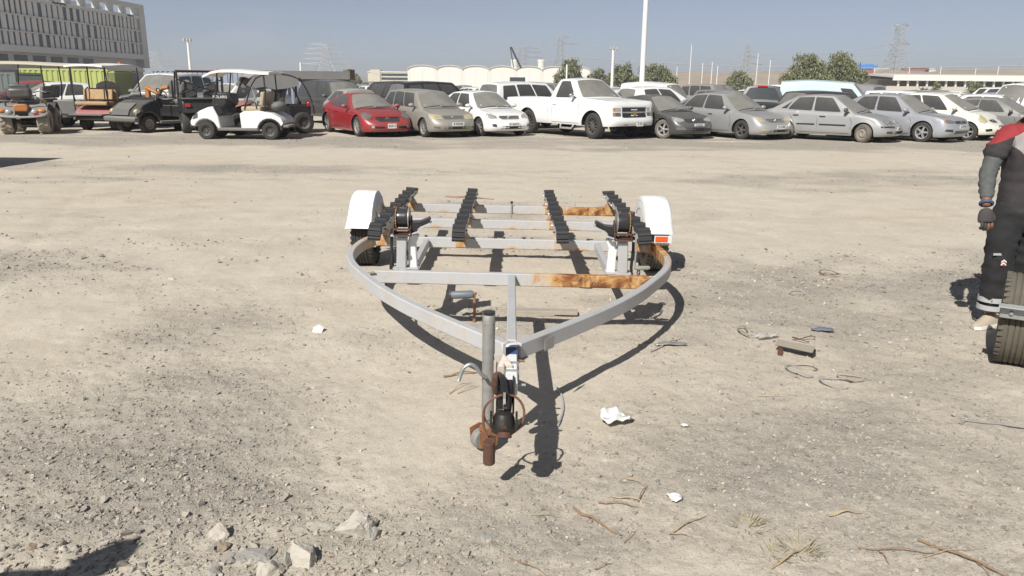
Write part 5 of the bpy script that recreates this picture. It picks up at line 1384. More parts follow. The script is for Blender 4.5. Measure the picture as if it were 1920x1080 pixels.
for key, pkk, lab, u, y, hd, sc, cat in second:
    nm = {'van': 'panel_van', 'pickup': 'pickup_truck'}.get(key, 'parked_car')
    if key in CARO:
        o = copy_tree(CARO[key], None, M[pkk]); o.name = nm
    else:
        o = make_car(nm, CARS[key], pkk, lab, cat, SECOND); CARO[key] = o
    tag(o, lab, cat, SECOND)
    put(o, seen_at(u, y), y, hd, sc)
    if lab.startswith('black pickup'):
        for ch in o.children:
            if ch.name.split('.')[0] in ('rear_window', 'windscreen', 'side_window'):
                ch.material_slots[0].link = 'OBJECT'; ch.material_slots[0].material = M['glass_clear']
        obj('brake_lamp', MB().box((-0.20, 0, 1.885), (0.06, 0.42, 0.05)), M['red_lens'], o, smooth=0)
    if 'tan bumper' in lab:
        obj('bumper', MB().box((2.30, 0, 0.36), (0.20, 1.5, 0.18)), M['gold'] if False else simple('tan_bumper', (0.42, 0.33, 0.16), 0.6), o, smooth=40, bevel=0.05)
# paper on the charcoal saloon: laid on the glass
g_ = CARO['fastback']
pap = MB().add([(0.70, -0.30, 1.16), (0.64, -0.06, 1.19), (0.55, -0.08, 1.25), (0.60, -0.32, 1.22)], [(0, 1, 2, 3)])

# the deeper rows: simple cars, each its own object
FAR = 'cars deep in the yard'
protos = {}
for key, pkk in (('sedan_a', 'white'), ('suv', 'white'), ('hatch', 'white'), ('wagon', 'white'), ('van', 'white')):
    sp = dict(CARS[key]); sp.update(front=sp['front'][:2], rims='steel', plate=None, badges=[], bonnet=None)
    protos[key] = make_car('far_car', sp, pkk, '', 'car', FAR, detail=False)
COLN = {'white': 'white', 'silver': 'silver', 'grey': 'grey', 'black': 'black', 'red': 'red', 'charcoal': 'charcoal', 'beige': 'beige', 'cream': 'cream', 'silver_blue': 'pale silver'}
used_proto = set()
KN = {'sedan_a': 'saloon', 'suv': 'off roader', 'hatch': 'hatchback', 'wagon': 'estate car', 'van': 'van'}
MARKS = [(630, 'above the charcoal off roader'), (690, 'above the red coupe'), (805, 'above the beige estate'), (915, 'above the left white saloon'), (1000, 'above the pickup bed'), (1100, 'above the pickup cab'), (1180, 'above the pickup bonnet'), (1250, 'above the charcoal saloon'),
    (1330, 'above the black wheeled saloon'), (1420, 'above the black pickup'), (1545, 'above the blue van'), (1650, 'right of the blue van'), (1720, 'above the bright wheeled saloon'), (1800, 'above the cream hatchback'), (1880, 'above the tan bumper saloon'), (1960, 'at the right edge')]
LABN = {}
rowspec = [(41, -3, 27, 3.9), (47.5, -7, 34, 4.0), (55, -10, 40, 4.4), (64, -12, 47, 4.8), (75, -14, 56, 5.4), (90, -16, 66, 6.5)]
rr_ = random.Random(5)
UNSEEN = {2, 6, 8, 9, 12, 13, 15, 19, 21, 22, 23, 28, 31, 33, 37, 39, 40, 43, 46, 48, 49, 50, 51, 52, 53, 54, 57, 60, 61, 62, 63, 64, 65, 67, 68, 70, 71}
fi_ = -1
for ri, (yy, x0, x1, st) in enumerate(rowspec):
    xx = x0
    while xx < x1:
        u = 960 + FPX * xx / (yy * 0.967)
        key = rr_.choices(['sedan_a', 'suv', 'hatch', 'wagon', 'van'], [5, 3, 3, 3, 0.7])[0]
        pkk = rr_.choices(['white', 'silver', 'grey', 'black', 'red', 'charcoal', 'beige', 'silver_blue', 'cream'], [9, 4, 2, 1.6, 1.2, 1.4, 1.0, 2, 1.5])[0]
        hd = rr_.choice([-60, -55, 120, 118]) + rr_.uniform(-5, 5)
        fi_ += 1; jx_, jy_, js_ = rr_.uniform(-0.4, 0.4), rr_.uniform(-0.7, 0.7), rr_.random()
        skip = js_ < 0.10 or u > 1990 or fi_ in UNSEEN
        if not skip:
            depth = ('in the nearest of the deep rows', 'in the second deep row', 'in the third deep row', 'in the fourth deep row', 'in the fifth deep row', 'in the last deep row')[ri]
            over = min(MARKS, key=lambda m_: abs(m_[0] - u))[1]
            lab = f"{COLN[pkk]} {KN[key]} {depth}, seen {over}"
            k_ = LABN.get(lab, 0); LABN[lab] = k_ + 1
            if k_: lab = f"{COLN[pkk]} {KN[key]} {depth}, {over}, {('next', 'third', 'fourth')[k_ - 1]} to its right"
            if key in used_proto: o = copy_tree(protos[key], None, M[pkk])
            else:
                o = protos[key]; used_proto.add(key)
                for ch in o.children:
                    for s_ in ch.material_slots:
                        if s_.material and s_.material.name.startswith('car_paint'): s_.link = 'OBJECT'; s_.material = M[pkk]
            o.name = 'far_car'
            o['n'] = fi_
            tag(o, lab, 'van' if key == 'van' else 'car', FAR)
            put(o, xx + jx_, yy + jy_, hd, 0.96 if key != 'van' else 0.8)
        xx += st * rr_.uniform(0.85, 1.15)

def drop(o):
    for ch in list(o.children): drop(ch)
    bpy.data.objects.remove(o)
for key, o in protos.items():
    if key not in used_proto: drop(o)
# ------------------------------------------------------------------ golf carts, quad bike and buggies at the left
M['cart_black'] = dusty('cart_black', (0.016, 0.016, 0.018), 0.35, 0, 0.30, low=0.05)
M['cart_white'] = dusty('cart_white', (0.78, 0.78, 0.76), 0.35, 0, 0.25, low=0.04)
M['cart_red'] = dusty('cart_red', (0.30, 0.02, 0.025), 0.35, 0, 0.4, low=0.12)
M['cart_grey'] = dusty('cart_grey', (0.10, 0.10, 0.10), 0.55, 0, 0.5, low=0.2)
M['roof_white'] = dusty('cart_roof_white', (0.78, 0.77, 0.73), 0.5, 0, 0.2, low=0.05)
M['roof_tan'] = dusty('cart_roof_tan', (0.60, 0.53, 0.40), 0.6, 0, 0.3, low=0.1)
M['canopy'] = simple('grey_canvas', (0.26, 0.26, 0.25), 0.9, var=0.15, scale=3)
M['leather_tan'] = simple('tan_leather', (0.40, 0.27, 0.14), 0.6, var=0.25, scale=8)
M['leather_rust'] = simple('orange_leather', (0.42, 0.17, 0.05), 0.6, var=0.2, scale=8)
M['vinyl_grey'] = dusty('grey_vinyl', (0.085, 0.085, 0.085), 0.6, 0, 0.3, low=0.12)
M['vinyl_beige'] = simple('beige_vinyl', (0.38, 0.32, 0.22), 0.6, var=0.2)
M['perspex'] = simple('dull_perspex', (0.20, 0.21, 0.21), 0.15, 0, var=0.15, scale=2); M['perspex'].node_tree.nodes['Principled BSDF'].inputs['Alpha'].default_value = 0.40
M['tyre_mud'] = simple('muddy_tyre', (0.33, 0.29, 0.225), 0.95, var=0.3, scale=12, bump=0.3)
M['orange_paint'] = dusty('orange_plastic', (0.42, 0.15, 0.035), 0.4, 0, 0.3, low=0.1)
M['beacon'] = simple('orange_beacon', (0.60, 0.13, 0.03), 0.3)
M['blue_bag'] = simple('blue_fabric', (0.10, 0.20, 0.36), 0.8)
M['cloth_pale'] = simple('pale_cloth', (0.36, 0.35, 0.32), 0.9, var=0.15)

def arc(cx, cz, r, a0, a1, k=7):
    return [(cx + r * math.cos(R_(lerp(a0, a1, i / k))), cz + r * math.sin(R_(lerp(a0, a1, i / k)))) for i in range(k + 1)]
def part(name, mb, mk, par, smooth=30, bevel=0.0, **kw): return obj(name, mb, M[mk], par, smooth=smooth, bevel=bevel, **kw)
def cart_wheel(par, x, y, R, W, side, rim='rim_dark', tyre='tyre', steer=0.0):
    w = part('wheel', MB().lathe([(R * 0.5, W * 0.4), (R * 0.6, W * 0.5), (R * 0.88, W * 0.48), (R * 0.98, W * 0.34), (R, 0), (R * 0.98, -W * 0.34), (R * 0.88, -W * 0.48), (R * 0.6, -W * 0.5), (R * 0.5, -W * 0.4)], 24), tyre, par, 40, loc=(x, y, R), rot=(0, 0, steer))
    o = side * W * 0.42
    rm = MB().lathe([(0, o * 0.6), (R * 0.15, o * 0.65), (R * 0.2, o * 0.4), (R * 0.42, o * 0.5), (R * 0.5, o), (R * 0.56, o * 1.1), (R * 0.56, -o), (0, -o)], 16)
    for k in range(6): rm.box((0, o * 0.55, R * 0.33), (R * 0.1, 0.02, R * 0.28), Matrix.Rotation(k * math.pi / 3, 4, 'Y'))
    part('rim', rm, rim, w, 35)
    return w
def cushion(par, name, c, s, mk, rot=(0, 0, 0)):
    mb = MB().box((0, 0, 0), s)
    o = part(name, mb, mk, par, 50, min(s) * 0.3, loc=c, rot=rot); o.modifiers['bevel'].segments = 3; return o

def golf_cart(label, body, seat, roof, heading, scale, group, roof_len=1.9, roof_z=1.86, bench=False, windscreen=True, rim='rim_dark'):
    t = thing('golf_cart', label, 'golf cart', group=group)
    w = 0.58
    fx, rx, R = 0.84, -0.84, 0.235
    cowl = [(0.44, 0.30), (0.50, 0.62), (0.62, 0.86), (0.74, 0.84), (0.98, 0.74), (1.16, 0.60), (1.24, 0.46), (1.22, 0.36), (1.14, 0.34)] + arc(fx, R, 0.30, 22, 158) + [(0.52, 0.28)]
    c = part('front_cowl', MB().prism(cowl, 1, -w, w), body, t, 40, 0.03); c.modifiers['bevel'].segments = 2
    part('dash', MB().prism([(0.46, 0.60), (0.60, 0.86), (0.55, 0.92), (0.42, 0.90), (0.36, 0.70)], 1, -w * 0.96, w * 0.96), 'black', t, 30, 0.02)
    for s in (1, -1):
        part('headlight', MB().prism([(1.03, 0.57), (1.17, 0.53), (1.12, 0.63), (1.02, 0.69)], 1, s * (w + 0.004) - 0.008, s * (w + 0.004) + 0.008), 'lamp_dark', t, 0)
    rear = [(-0.10, 0.30), (-0.08, 0.68), (-0.18, 0.74), (-0.56, 0.76), (-0.92, 0.70), (-1.14, 0.58), (-1.20, 0.44), (-1.14, 0.36)] + arc(rx, R, 0.32, 158, 22)[::1] + [(-0.50, 0.29)]
    b = part('rear_body', MB().prism(rear, 1, -w, w), body, t, 40, 0.035); b.modifiers['bevel'].segments = 2
    for s in (1, -1):
        a = arc(rx, R, 0.335, 5, 175, 9); a2 = arc(rx, R, 0.295, 175, 5, 9)
        part('wheel_arch', MB().prism(a + a2, 1, s * w - 0.02, s * w + 0.022), 'black', t, 30)
    part('floor', MB().prism([(-1.05, 0.27), (0.95, 0.27), (0.95, 0.32), (-1.05, 0.32)], 1, -w * 0.8, w * 0.8), 'black', t, 0)
    for s in (1, -1): part('sill', MB().box((-0.02, s * (w - 0.03), 0.275), (1.10, 0.09, 0.075)), 'cart_grey', t, 30, 0.012)
    part('bumper', MB().box((1.25, 0, 0.36), (0.07, w * 1.7, 0.12)), 'black', t, 30, 0.02)
    part('bumper', MB().box((-1.26, 0, 0.36), (0.16, w * 1.9, 0.07)), 'cart_grey', t, 30, 0.015)
    cushion(t, 'seat', (-0.36, 0, 0.80), (0.52, w * 1.8, 0.13), seat)
    cushion(t, 'seat_back', (-0.66, 0, 1.06), (0.11, w * 1.75, 0.36), seat, (0, R_(-10), 0))
    part('arm_rest', MB().tube([(-0.52, w * 0.9, 0.80), (-0.50, w * 0.92, 0.96), (-0.24, w * 0.92, 0.96), (-0.20, w * 0.9, 0.78)], 0.018, 6), 'black', t)
    part('arm_rest', MB().tube([(-0.52, -w * 0.9, 0.80), (-0.50, -w * 0.92, 0.96), (-0.24, -w * 0.92, 0.96), (-0.20, -w * 0.9, 0.78)], 0.018, 6), 'black', t)
    part('steering_column', MB().tube([(0.46, 0.26, 0.78), (0.18, 0.26, 1.02)], 0.02, 6), 'black', t)
    st = Matrix.Translation((0.17, 0.26, 1.03)) @ Matrix.Rotation(R_(-50), 4, 'Y')
    part('steering_wheel', MB().tube([st @ Vector((0.16 * math.cos(a), 0.16 * math.sin(a), 0)) for a in [2 * math.pi * k / 18 for k in range(18)]], 0.014, 6, closed=True), 'black', t)
    if bench:
        part('rear_deck', MB().box((-1.30, 0, 0.48), (0.55, w * 1.8, 0.05)), 'cart_grey', t, 30, 0.01)
        cushion(t, 'rear_seat_back', (-0.82, 0, 1.05), (0.09, w * 1.6, 0.30), seat, (0, R_(8), 0))
        cushion(t, 'rear_seat', (-1.04, 0, 0.80), (0.42, w * 1.75, 0.11), seat)
        for s in (1, -1): part('grab_rail', MB().tube([(-0.86, s * w * 0.5, 1.26), (-0.96, s * w * 0.5, 1.2), (-0.98, s * w * 0.5, 0.86), (-1.24, s * w * 0.5, 0.82)], 0.02, 6), 'black', t)
    if roof:
        rl = roof_len / 2; rcx = 0.0 - (0.3 if bench else 0.05)
        rows = []
        for i in range(9):
            u = i / 8; x = rcx + lerp(rl, -rl, u)
            z = roof_z + 0.05 * math.sin(math.pi * min(1, u * 1.15 + 0.05)) - 0.10 * max(0, 0.16 - u) / 0.16
            rows.append([(x, w * 1.02 * s, z + 0.04 * (1 - s * s)) for s in (-1, -0.93, -0.6, 0, 0.6, 0.93, 1)])
        low = [[(x, y, z - 0.055) for x, y, z in r] for r in rows]
        mb = MB().grid(rows).grid(low, flip=True)
        for A in (0, -1): mb.grid([rows[A], low[A]])
        mb.grid([[r[0] for r in rows], [r[0] for r in low]]); mb.grid([[r[-1] for r in rows], [r[-1] for r in low]])
        part('roof', mb, roof, t, 50)
        for s in (1, -1):
            part('roof_post', MB().tube([(0.60, s * w * 0.86, 0.84), (0.50, s * w * 0.90, 1.3), (0.44, s * w * 0.92, roof_z)], 0.021, 6), 'black', t)
            xx = -1.25 if bench else -0.78
            part('roof_post', MB().tube([(xx * 0.92, s * w * 0.88, 0.72), (xx, s * w * 0.92, 1.2), (xx * 0.97, s * w * 0.92, roof_z)], 0.021, 6), 'black', t)
    if windscreen:
        part('windscreen', MB().add([(0.575, -w * 0.82, 0.90), (0.575, w * 0.82, 0.90), (0.46, w * 0.85, 1.70), (0.46, -w * 0.85, 1.70), (0.585, -w * 0.82, 0.90), (0.585, w * 0.82, 0.90), (0.47, w * 0.85, 1.70), (0.47, -w * 0.85, 1.70)], [(0, 1, 2, 3), (7, 6, 5, 4), (0, 4, 5, 1), (2, 6, 7, 3), (1, 5, 6, 2), (0, 3, 7, 4)]), 'perspex', t, 0)
    for x in (fx, rx):
        for s in (1, -1): cart_wheel(t, x, s * (w - 0.11), R, 0.20, s, rim)
    t.rotation_euler = (0, 0, R_(heading)); t.scale = (scale,) * 3
    return t
def stand(t, uv, lx, ly):
    """stand a left-group vehicle with its local point (lx, ly) on the yard at photo spot uv"""
    p = on_ground(*uv); h = t.rotation_euler.z; s = t.scale[0]
    t.location = (p.x - s * (lx * math.cos(h) - ly * math.sin(h)), p.y - s * (lx * math.sin(h) + ly * math.cos(h)), -0.012)
    return t
CARTS = 'carts and buggies parked at the left'
wc = golf_cart('white two seat golf cart with a white roof and orange beacon, nearest of the carts', 'cart_white', 'vinyl_beige', 'roof_white', 181, 1.10, CARTS, 1.72, 1.73, windscreen=False)
stand(wc, (388, 261), 0.84, 0.57)
part('beacon', MB().lathe([(0, 0.10), (0.035, 0.09), (0.05, 0.02), (0.055, 0), (0, 0)], 10, Matrix.Translation((0.56, 0.2, 1.72)) @ Matrix.Rotation(R_(90), 4, 'X')), 'beacon', wc)
part('rear_carry_bag', MB().ball((-0.98, 0.1, 0.86), (0.22, 0.34, 0.14), 12, 8), 'vinyl_grey', wc, 60)
part('front_panel', MB().prism([(0.50, 0.60), (0.66, 0.90), (0.58, 1.22), (0.30, 1.18), (0.26, 0.96), (0.40, 0.80)], 1, -0.52, 0.52), 'cart_black', wc, 30, 0.03)
lm = text_mesh('POLARIS', 0.10, 0.002); lm.materials.append(M['paper'])
lo_ = obj('lettering', lm, None, wc, smooth=0); lo_.matrix_local = Matrix(((-1, 0, 0, 0.42), (0, 0, 1, 0.526), (0, 1, 0, 1.10), (0, 0, 0, 1)))
rc_ = golf_cart('red golf cart with a white roof, tan rear seat and black grab rails', 'cart_red', 'leather_tan', 'roof_white', 84, 1.12, CARTS, 2.2, 1.88, bench=True)
stand(rc_, (163, 243), -0.84, 0.50)
part('beacon', MB().lathe([(0, 0.10), (0.035, 0.09), (0.05, 0.02), (0.055, 0), (0, 0)], 10, Matrix.Translation((0.42, 0.0, 1.93)) @ Matrix.Rotation(R_(90), 4, 'X')), 'beacon', rc_)
part('driver_cover', MB().ball((-0.2, 0.1, 1.15), (0.22, 0.45, 0.30), 12, 8), 'cloth_pale', rc_, 60)
bc = golf_cart('black roofless golf cart with a grey scalloped seat back beside the white cart', 'cart_black', 'vinyl_grey', None, 240, 1.22, CARTS, windscreen=False, rim='rim_steel')
stand(bc, (283, 249), 0.84, 0.57)
part('front_panel', MB().prism([(0.98, 0.755), (1.18, 0.60), (1.25, 0.47), (1.27, 0.47), (1.20, 0.62), (0.99, 0.775)], 1, -0.40, 0.30), 'vinyl_grey', bc, 0)
part('front_bumper', MB().prism([(1.18, 0.28), (1.34, 0.30), (1.36, 0.42), (1.20, 0.44)], 1, -0.66, 0.66), 'cart_grey', bc, 30, 0.03)
for s in (1, -1): part('front_lamp', MB().ball((1.13, s * 0.50, 0.56), (0.10, 0.075, 0.075), 10, 7), 'lamp_yellow', bc, 60)
for s in (-0.27, 0.27):
    part('seat_back', MB().lathe([(0, 0.05), (0.20, 0.05), (0.26, 0.02), (0.26, -0.02), (0.20, -0.05), (0, -0.05)], 16, Matrix.Translation((-0.64, s, 1.12)) @ Matrix.Rotation(R_(90), 4, 'Z')), 'vinyl_grey', bc, 50)
    part('seat_strap', MB().tube([(-0.56, s, 0.80), (-0.575, s, 1.36)], 0.022, 6), 'black', bc)
cushion(bc, 'torn_cushion', (0.10, -0.42, 0.98), (0.10, 0.16, 0.42), 'leather_rust')
part('torn_trim', MB().tube(spline([(0.12, 0.50, 1.18), (0.18, 0.30, 1.14), (0.14, 0.12, 1.02), (0.22, -0.10, 1.10), (0.16, -0.36, 1.16)], 4), 0.05, 8), 'leather_rust', bc, 60)
part('torn_flap', MB().ball((-0.35, 0.60, 0.62), (0.22, 0.03, 0.07), 10, 6), 'leather_rust', bc, 60)
lc = golf_cart('long golf cart under a tan roof behind the quad bike', 'cart_grey', 'vinyl_grey', 'roof_tan', 184, 1.16, CARTS, 3.5, 1.86, bench=False)
lc.location = (seen_at(58, 28.0), 28.0, -0.012)
for yy in (0.6, -0.6):
    part('roof_post', MB().tube([(1.6, yy * 0.9, 0.4), (1.6, yy * 0.9, 1.86)], 0.022, 6), 'black', lc)
    part('roof_post', MB().tube([(-1.6, yy * 0.9, 0.4), (-1.6, yy * 0.9, 1.86)], 0.022, 6), 'black', lc)
part('rear_bed', MB().box((-1.35, 0, 0.62), (0.75, 1.1, 0.42)), 'cart_grey', lc, 30, 0.03)
part('rear_bed_side', MB().box((-1.35, 0, 0.40), (0.8, 1.12, 0.06)), 'cart_black', lc, 0)

# quad bike, tail towards us
def knobbly(par, x, y, R, W, side):
    mb = MB().lathe([(R * 0.5, W * 0.42), (R * 0.62, W * 0.5), (R * 0.86, W * 0.5), (R * 0.95, W * 0.38), (R * 0.955, 0), (R * 0.95, -W * 0.38), (R * 0.86, -W * 0.5), (R * 0.62, -W * 0.5), (R * 0.5, -W * 0.42)], 24)
    for k in range(18):
        for q in (-1, 1):
            a = 2 * math.pi * (k + 0.25 * q) / 18
            mb.box((0, q * W * 0.23, R * 0.965), (R * 0.10, W * 0.44, R * 0.09), Matrix.Rotation(a, 4, 'Y') @ Matrix.Rotation(q * R_(24), 4, 'Z'))
    w = part('wheel', mb, 'tyre_mud', par, 35, loc=(x, y, R))
    part('rim', MB().lathe([(0, side * W * 0.2), (R * 0.3, side * W * 0.24), (R * 0.46, side * W * 0.40), (R * 0.54, side * W * 0.44), (R * 0.54, -side * W * 0.4), (0, -side * W * 0.3)], 14), 'rim_dark', w, 35)
qb = thing('quad_bike', 'grey and orange quad bike with muddy knobbly tyres and a black top box', 'quad bike', group=CARTS)
for x in (-0.64, 0.64):
    for s in (1, -1): knobbly(qb, x, s * 0.44, 0.34, 0.30, s)
for s in (1, -1):
    part('rear_fender', MB().grid([[(-0.64 - 0.50 * math.cos(R_(a)), s * y, 0.36 + 0.47 * math.sin(R_(a)) + (0.02 if 0.3 < y < 0.5 else 0)) for y in (0.16, 0.28, 0.42, 0.56, 0.60)] for a in (18, 35, 55, 75, 95, 115, 140)]), 'cart_grey', qb, 50)
    part('front_fender', MB().grid([[(0.64 - 0.46 * math.cos(R_(a)), s * y, 0.38 + 0.45 * math.sin(R_(a))) for y in (0.18, 0.30, 0.46, 0.58)] for a in (30, 50, 70, 90, 110, 135, 155)]), 'cart_black', qb, 50)
    part('tail_lamp', MB().ball((-1.06, s * 0.47, 0.64), (0.05, 0.10, 0.055), 10, 6), 'amber', qb, 60)
    part('rear_lens', MB().ball((-1.075, s * 0.30, 0.615), (0.05, 0.09, 0.07), 10, 6), 'lamp', qb, 60)
    part('side_trim', MB().prism([(-0.55, 0.80), (-0.2, 0.92), (0.3, 0.90), (0.2, 0.62), (-0.4, 0.58)], 1, s * 0.36 - 0.03, s * 0.36 + 0.03), 'orange_paint', qb, 40, 0.02)
    part('foot_well', MB().box((0.0, s * 0.40, 0.36), (0.62, 0.26, 0.05)), 'black', qb, 0)
part('tail_panel', MB().prism([(-0.15, 0.62), (0.15, 0.62), (0.19, 0.76), (0.10, 0.82), (-0.10, 0.82), (-0.19, 0.76)], 0, -1.12, -0.90), 'orange_paint', qb, 40, 0.03)
part('tail_bar', MB().tube(spline([(-0.98, -0.62, 0.62), (-1.12, -0.54, 0.53), (-1.17, -0.3, 0.49), (-1.18, 0, 0.48), (-1.17, 0.3, 0.49), (-1.12, 0.54, 0.53), (-0.98, 0.62, 0.62)], 3), 0.028, 8), 'rim', qb)
part('stop_lamp', MB().box((-1.12, -0.34, 0.545), (0.03, 0.12, 0.035)), 'red_lens', qb, 0)
part('main_body', MB().prism([(-0.95, 0.66), (-0.6, 0.86), (-0.1, 0.84), (0.4, 0.98), (0.95, 0.86), (1.05, 0.66), (0.5, 0.45), (-0.5, 0.45)], 1, -0.20, 0.20), 'cart_grey', qb, 40, 0.05)
part('engine', MB().box((-0.05, 0, 0.36), (0.95, 0.30, 0.26)).tube([(-0.85, 0, 0.32), (0.8, 0, 0.32)], 0.05, 8), 'dark', qb, 30)
part('rear_axle', MB().tube([(-0.64, -0.4, 0.34), (-0.64, 0.4, 0.34)], 0.035, 8), 'black', qb)
part('skid_plate', MB().prism([(-0.9, 0.26), (-0.7, 0.22), (0.7, 0.22), (0.7, 0.25), (-0.7, 0.25)], 1, -0.16, 0.16), 'galv', qb, 0)
part('rear_rack', MB().tube([(-0.40, -0.46, 0.93), (-1.02, -0.48, 0.90), (-1.08, 0, 0.89), (-1.02, 0.48, 0.90), (-0.40, 0.46, 0.93)], 0.018, 6), 'black', qb)
cushion(qb, 'saddle', (-0.22, 0, 0.98), (0.62, 0.30, 0.16), 'black')
tb = cushion(qb, 'top_box', (-0.82, 0.02, 1.10), (0.30, 0.56, 0.30), 'black')
cushion(tb, 'backrest', (0.0, 0, 0.14), (0.16, 0.46, 0.20), 'black')
part('handlebar', MB().tube(spline([(0.30, -0.42, 1.10), (0.38, -0.22, 1.14), (0.42, 0, 1.08), (0.38, 0.22, 1.14), (0.30, 0.42, 1.10)], 3), 0.018, 6), 'black', qb)
part('hand_guard', MB().ball((0.36, -0.42, 1.10), (0.10, 0.13, 0.05), 10, 6), 'black', qb, 60)
qb.rotation_euler = (0, 0, R_(111)); qb.scale = (1.13,) * 3
stand(qb, (86, 251), -0.75, -0.44)

# black utility cart with a cage, its dump box towards us
ut = thing('utility_buggy', 'black utility buggy with a dump box and roll cage behind the white golf cart', 'buggy', group=CARTS)
part('dump_box', MB().prism([(-1.42, 0.62), (-1.36, 1.02), (-0.30, 1.02), (-0.30, 0.62)], 1, -0.72, 0.72), 'cart_black', ut, 30, 0.03)
part('box_rim', MB().box((-0.86, 0, 1.035), (1.16, 1.50, 0.04)), 'cart_black', ut, 30, 0.012)
part('chassis', MB().box((0.1, 0, 0.42), (2.5, 0.9, 0.22)), 'dark', ut, 0)
part('bonnet', MB().prism([(0.62, 0.50), (0.62, 0.98), (1.0, 0.90), (1.42, 0.72), (1.45, 0.50)], 1, -0.62, 0.62), 'cart_black', ut, 40, 0.04)
for s in (1, -1):
    part('tail_lamp', MB().box((-1.42, s * 0.58, 0.86), (0.05, 0.14, 0.10)), 'red_lens', ut, 0)
    for x in (-0.24, -0.12): part('cage_post', MB().tube([(x, s * 0.66, 0.70), (x, s * 0.66, 1.86)], 0.026, 6), 'black', ut)
    part('cage_post', MB().tube([(0.72, s * 0.66, 0.90), (0.36, s * 0.64, 1.84)], 0.024, 6), 'black', ut)
    part('cage_rail', MB().tube([(-0.24, s * 0.66, 1.86), (0.36, s * 0.64, 1.84)], 0.024, 6), 'black', ut)
    cushion(ut, 'head_rest', (-0.02, s * 0.34, 1.38), (0.12, 0.30, 0.24), 'black')
    cushion(ut, 'seat', (0.14, s * 0.34, 0.86), (0.5, 0.52, 0.26), 'black')
    cushion(ut, 'seat_back', (-0.06, s * 0.34, 1.10), (0.14, 0.5, 0.36), 'black')
part('cage_bar', MB().tube([(-0.24, -0.66, 1.86), (-0.24, 0.66, 1.86)], 0.026, 6), 'rust_dark', ut)
part('cage_bar', MB().tube([(0.36, -0.64, 1.84), (0.36, 0.64, 1.84)], 0.026, 6), 'black', ut)
part('cage_brace', MB().tube([(-0.24, -0.66, 1.60), (-0.24, 0.66, 1.15)], 0.022, 6), 'black', ut)
part('cage_brace', MB().tube([(-0.26, 0.66, 1.60), (-0.26, -0.66, 1.15)], 0.022, 6), 'black', ut)
part('exhaust', MB().tube(spline([(-0.6, 0.3, 0.5), (-1.0, 0.4, 0.55), (-1.3, 0.3, 0.42)], 4), 0.06, 8), 'galv', ut)
for x in (-0.92, 1.0):
    for s in (1, -1): cart_wheel(ut, x, s * 0.60, 0.32, 0.26, s)
ut.rotation_euler = (0, 0, R_(120)); ut.scale = (1.06,) * 3
ut.location = (seen_at(378, 26.6), 26.6, -0.012)

# red buggy with grey canopy, nose to the left behind the white cart
bg_ = thing('side_by_side_buggy', 'red nosed buggy with a grey canopy and silver grille behind the white golf cart', 'buggy', group=CARTS)
hood = MB().grid([[(x, y * wv, z - 0.10 * abs(y) ** 2) for y in (-1, -0.8, -0.4, 0, 0.4, 0.8, 1)] for x, wv, z in ((0.45, 0.62, 1.06), (0.8, 0.60, 1.02), (1.15, 0.54, 0.92), (1.42, 0.44, 0.80), (1.50, 0.38, 0.70))])
part('bonnet', hood, 'cart_red', bg_, 60)
part('nose', MB().prism([(1.0, 0.42), (1.48, 0.46), (1.52, 0.70), (1.40, 0.80), (0.5, 0.95), (0.5, 0.42)], 1, -0.40, 0.40), 'cart_black', bg_, 40, 0.04)
for k in range(4): part('grille_bar', MB().tube(spline([(1.40, -0.42, 0.52 + 0.07 * k), (1.53, -0.3, 0.51 + 0.07 * k), (1.56, 0, 0.50 + 0.07 * k), (1.53, 0.3, 0.51 + 0.07 * k), (1.40, 0.42, 0.52 + 0.07 * k)], 3), 0.022, 6), 'chrome', bg_)
ws = MB().grid([[(0.62 - 0.34 * t_ - 0.14 * (s * s), 0.60 * s, 1.02 + 0.42 * t_) for s in (-1, -0.7, -0.35, 0, 0.35, 0.7, 1)] for t_ in (0, 0.35, 0.7, 1)])
wso = part('windscreen', ws, 'perspex', bg_, 60); wso.modifiers.new('thick', 'SOLIDIFY').thickness = 0.012
cano = MB().grid([[(x, 0.66 * s, z + 0.05 * (1 - s * s)) for s in (-1, -0.9, -0.5, 0, 0.5, 0.9, 1)] for x, z in ((0.62, 1.72), (0.45, 1.83), (0.0, 1.90), (-0.5, 1.90), (-0.95, 1.80), (-1.15, 1.62))])
co_ = part('canopy', cano, 'canopy', bg_, 60); co_.modifiers.new('thick', 'SOLIDIFY').thickness = 0.03
for s in (1, -1):
    part('canopy_valance', MB().prism([(0.70, 1.50), (0.45, 1.81), (-0.4, 1.88), (-0.95, 1.78), (-0.95, 1.50), (-0.45, 1.40), (-0.15, 1.38), (0.15, 1.46), (0.45, 1.42)], 1, s * 0.665 - 0.008, s * 0.665 + 0.008), 'canopy', bg_, 0)
    part('cage_tube', MB().tube(spline([(0.75, s * 0.66, 0.95), (0.40, s * 0.66, 1.72), (-0.4, s * 0.66, 1.84), (-1.0, s * 0.66, 1.66), (-1.35, s * 0.62, 1.05), (-1.45, s * 0.55, 0.62)], 4), 0.022, 8), 'black', bg_)
    part('mirror', MB().ball((0.40, s * 0.80, 1.30), (0.04, 0.09, 0.07), 10, 6), 'rim', bg_, 60)
    part('tail_lamp', MB().box((-1.30, s * 0.42, 0.92), (0.10, 0.22, 0.16)), 'red_lens', bg_, 30, 0.02)
    cushion(bg_, 'seat_back', (-0.45, s * 0.32, 1.14), (0.18, 0.46, 0.55), 'black', (0, R_(-14), 0))
    cushion(bg_, 'seat', (-0.12, s * 0.32, 0.80), (0.5, 0.46, 0.16), 'black')
    for x in (-1.02, 1.02): cart_wheel(bg_, x, s * 0.66, 0.34, 0.26, s, 'rim_dark')
part('engine_bay', MB().box((-1.0, 0, 0.66), (0.75, 0.95, 0.50)), 'dark', bg_, 0, 0.04)
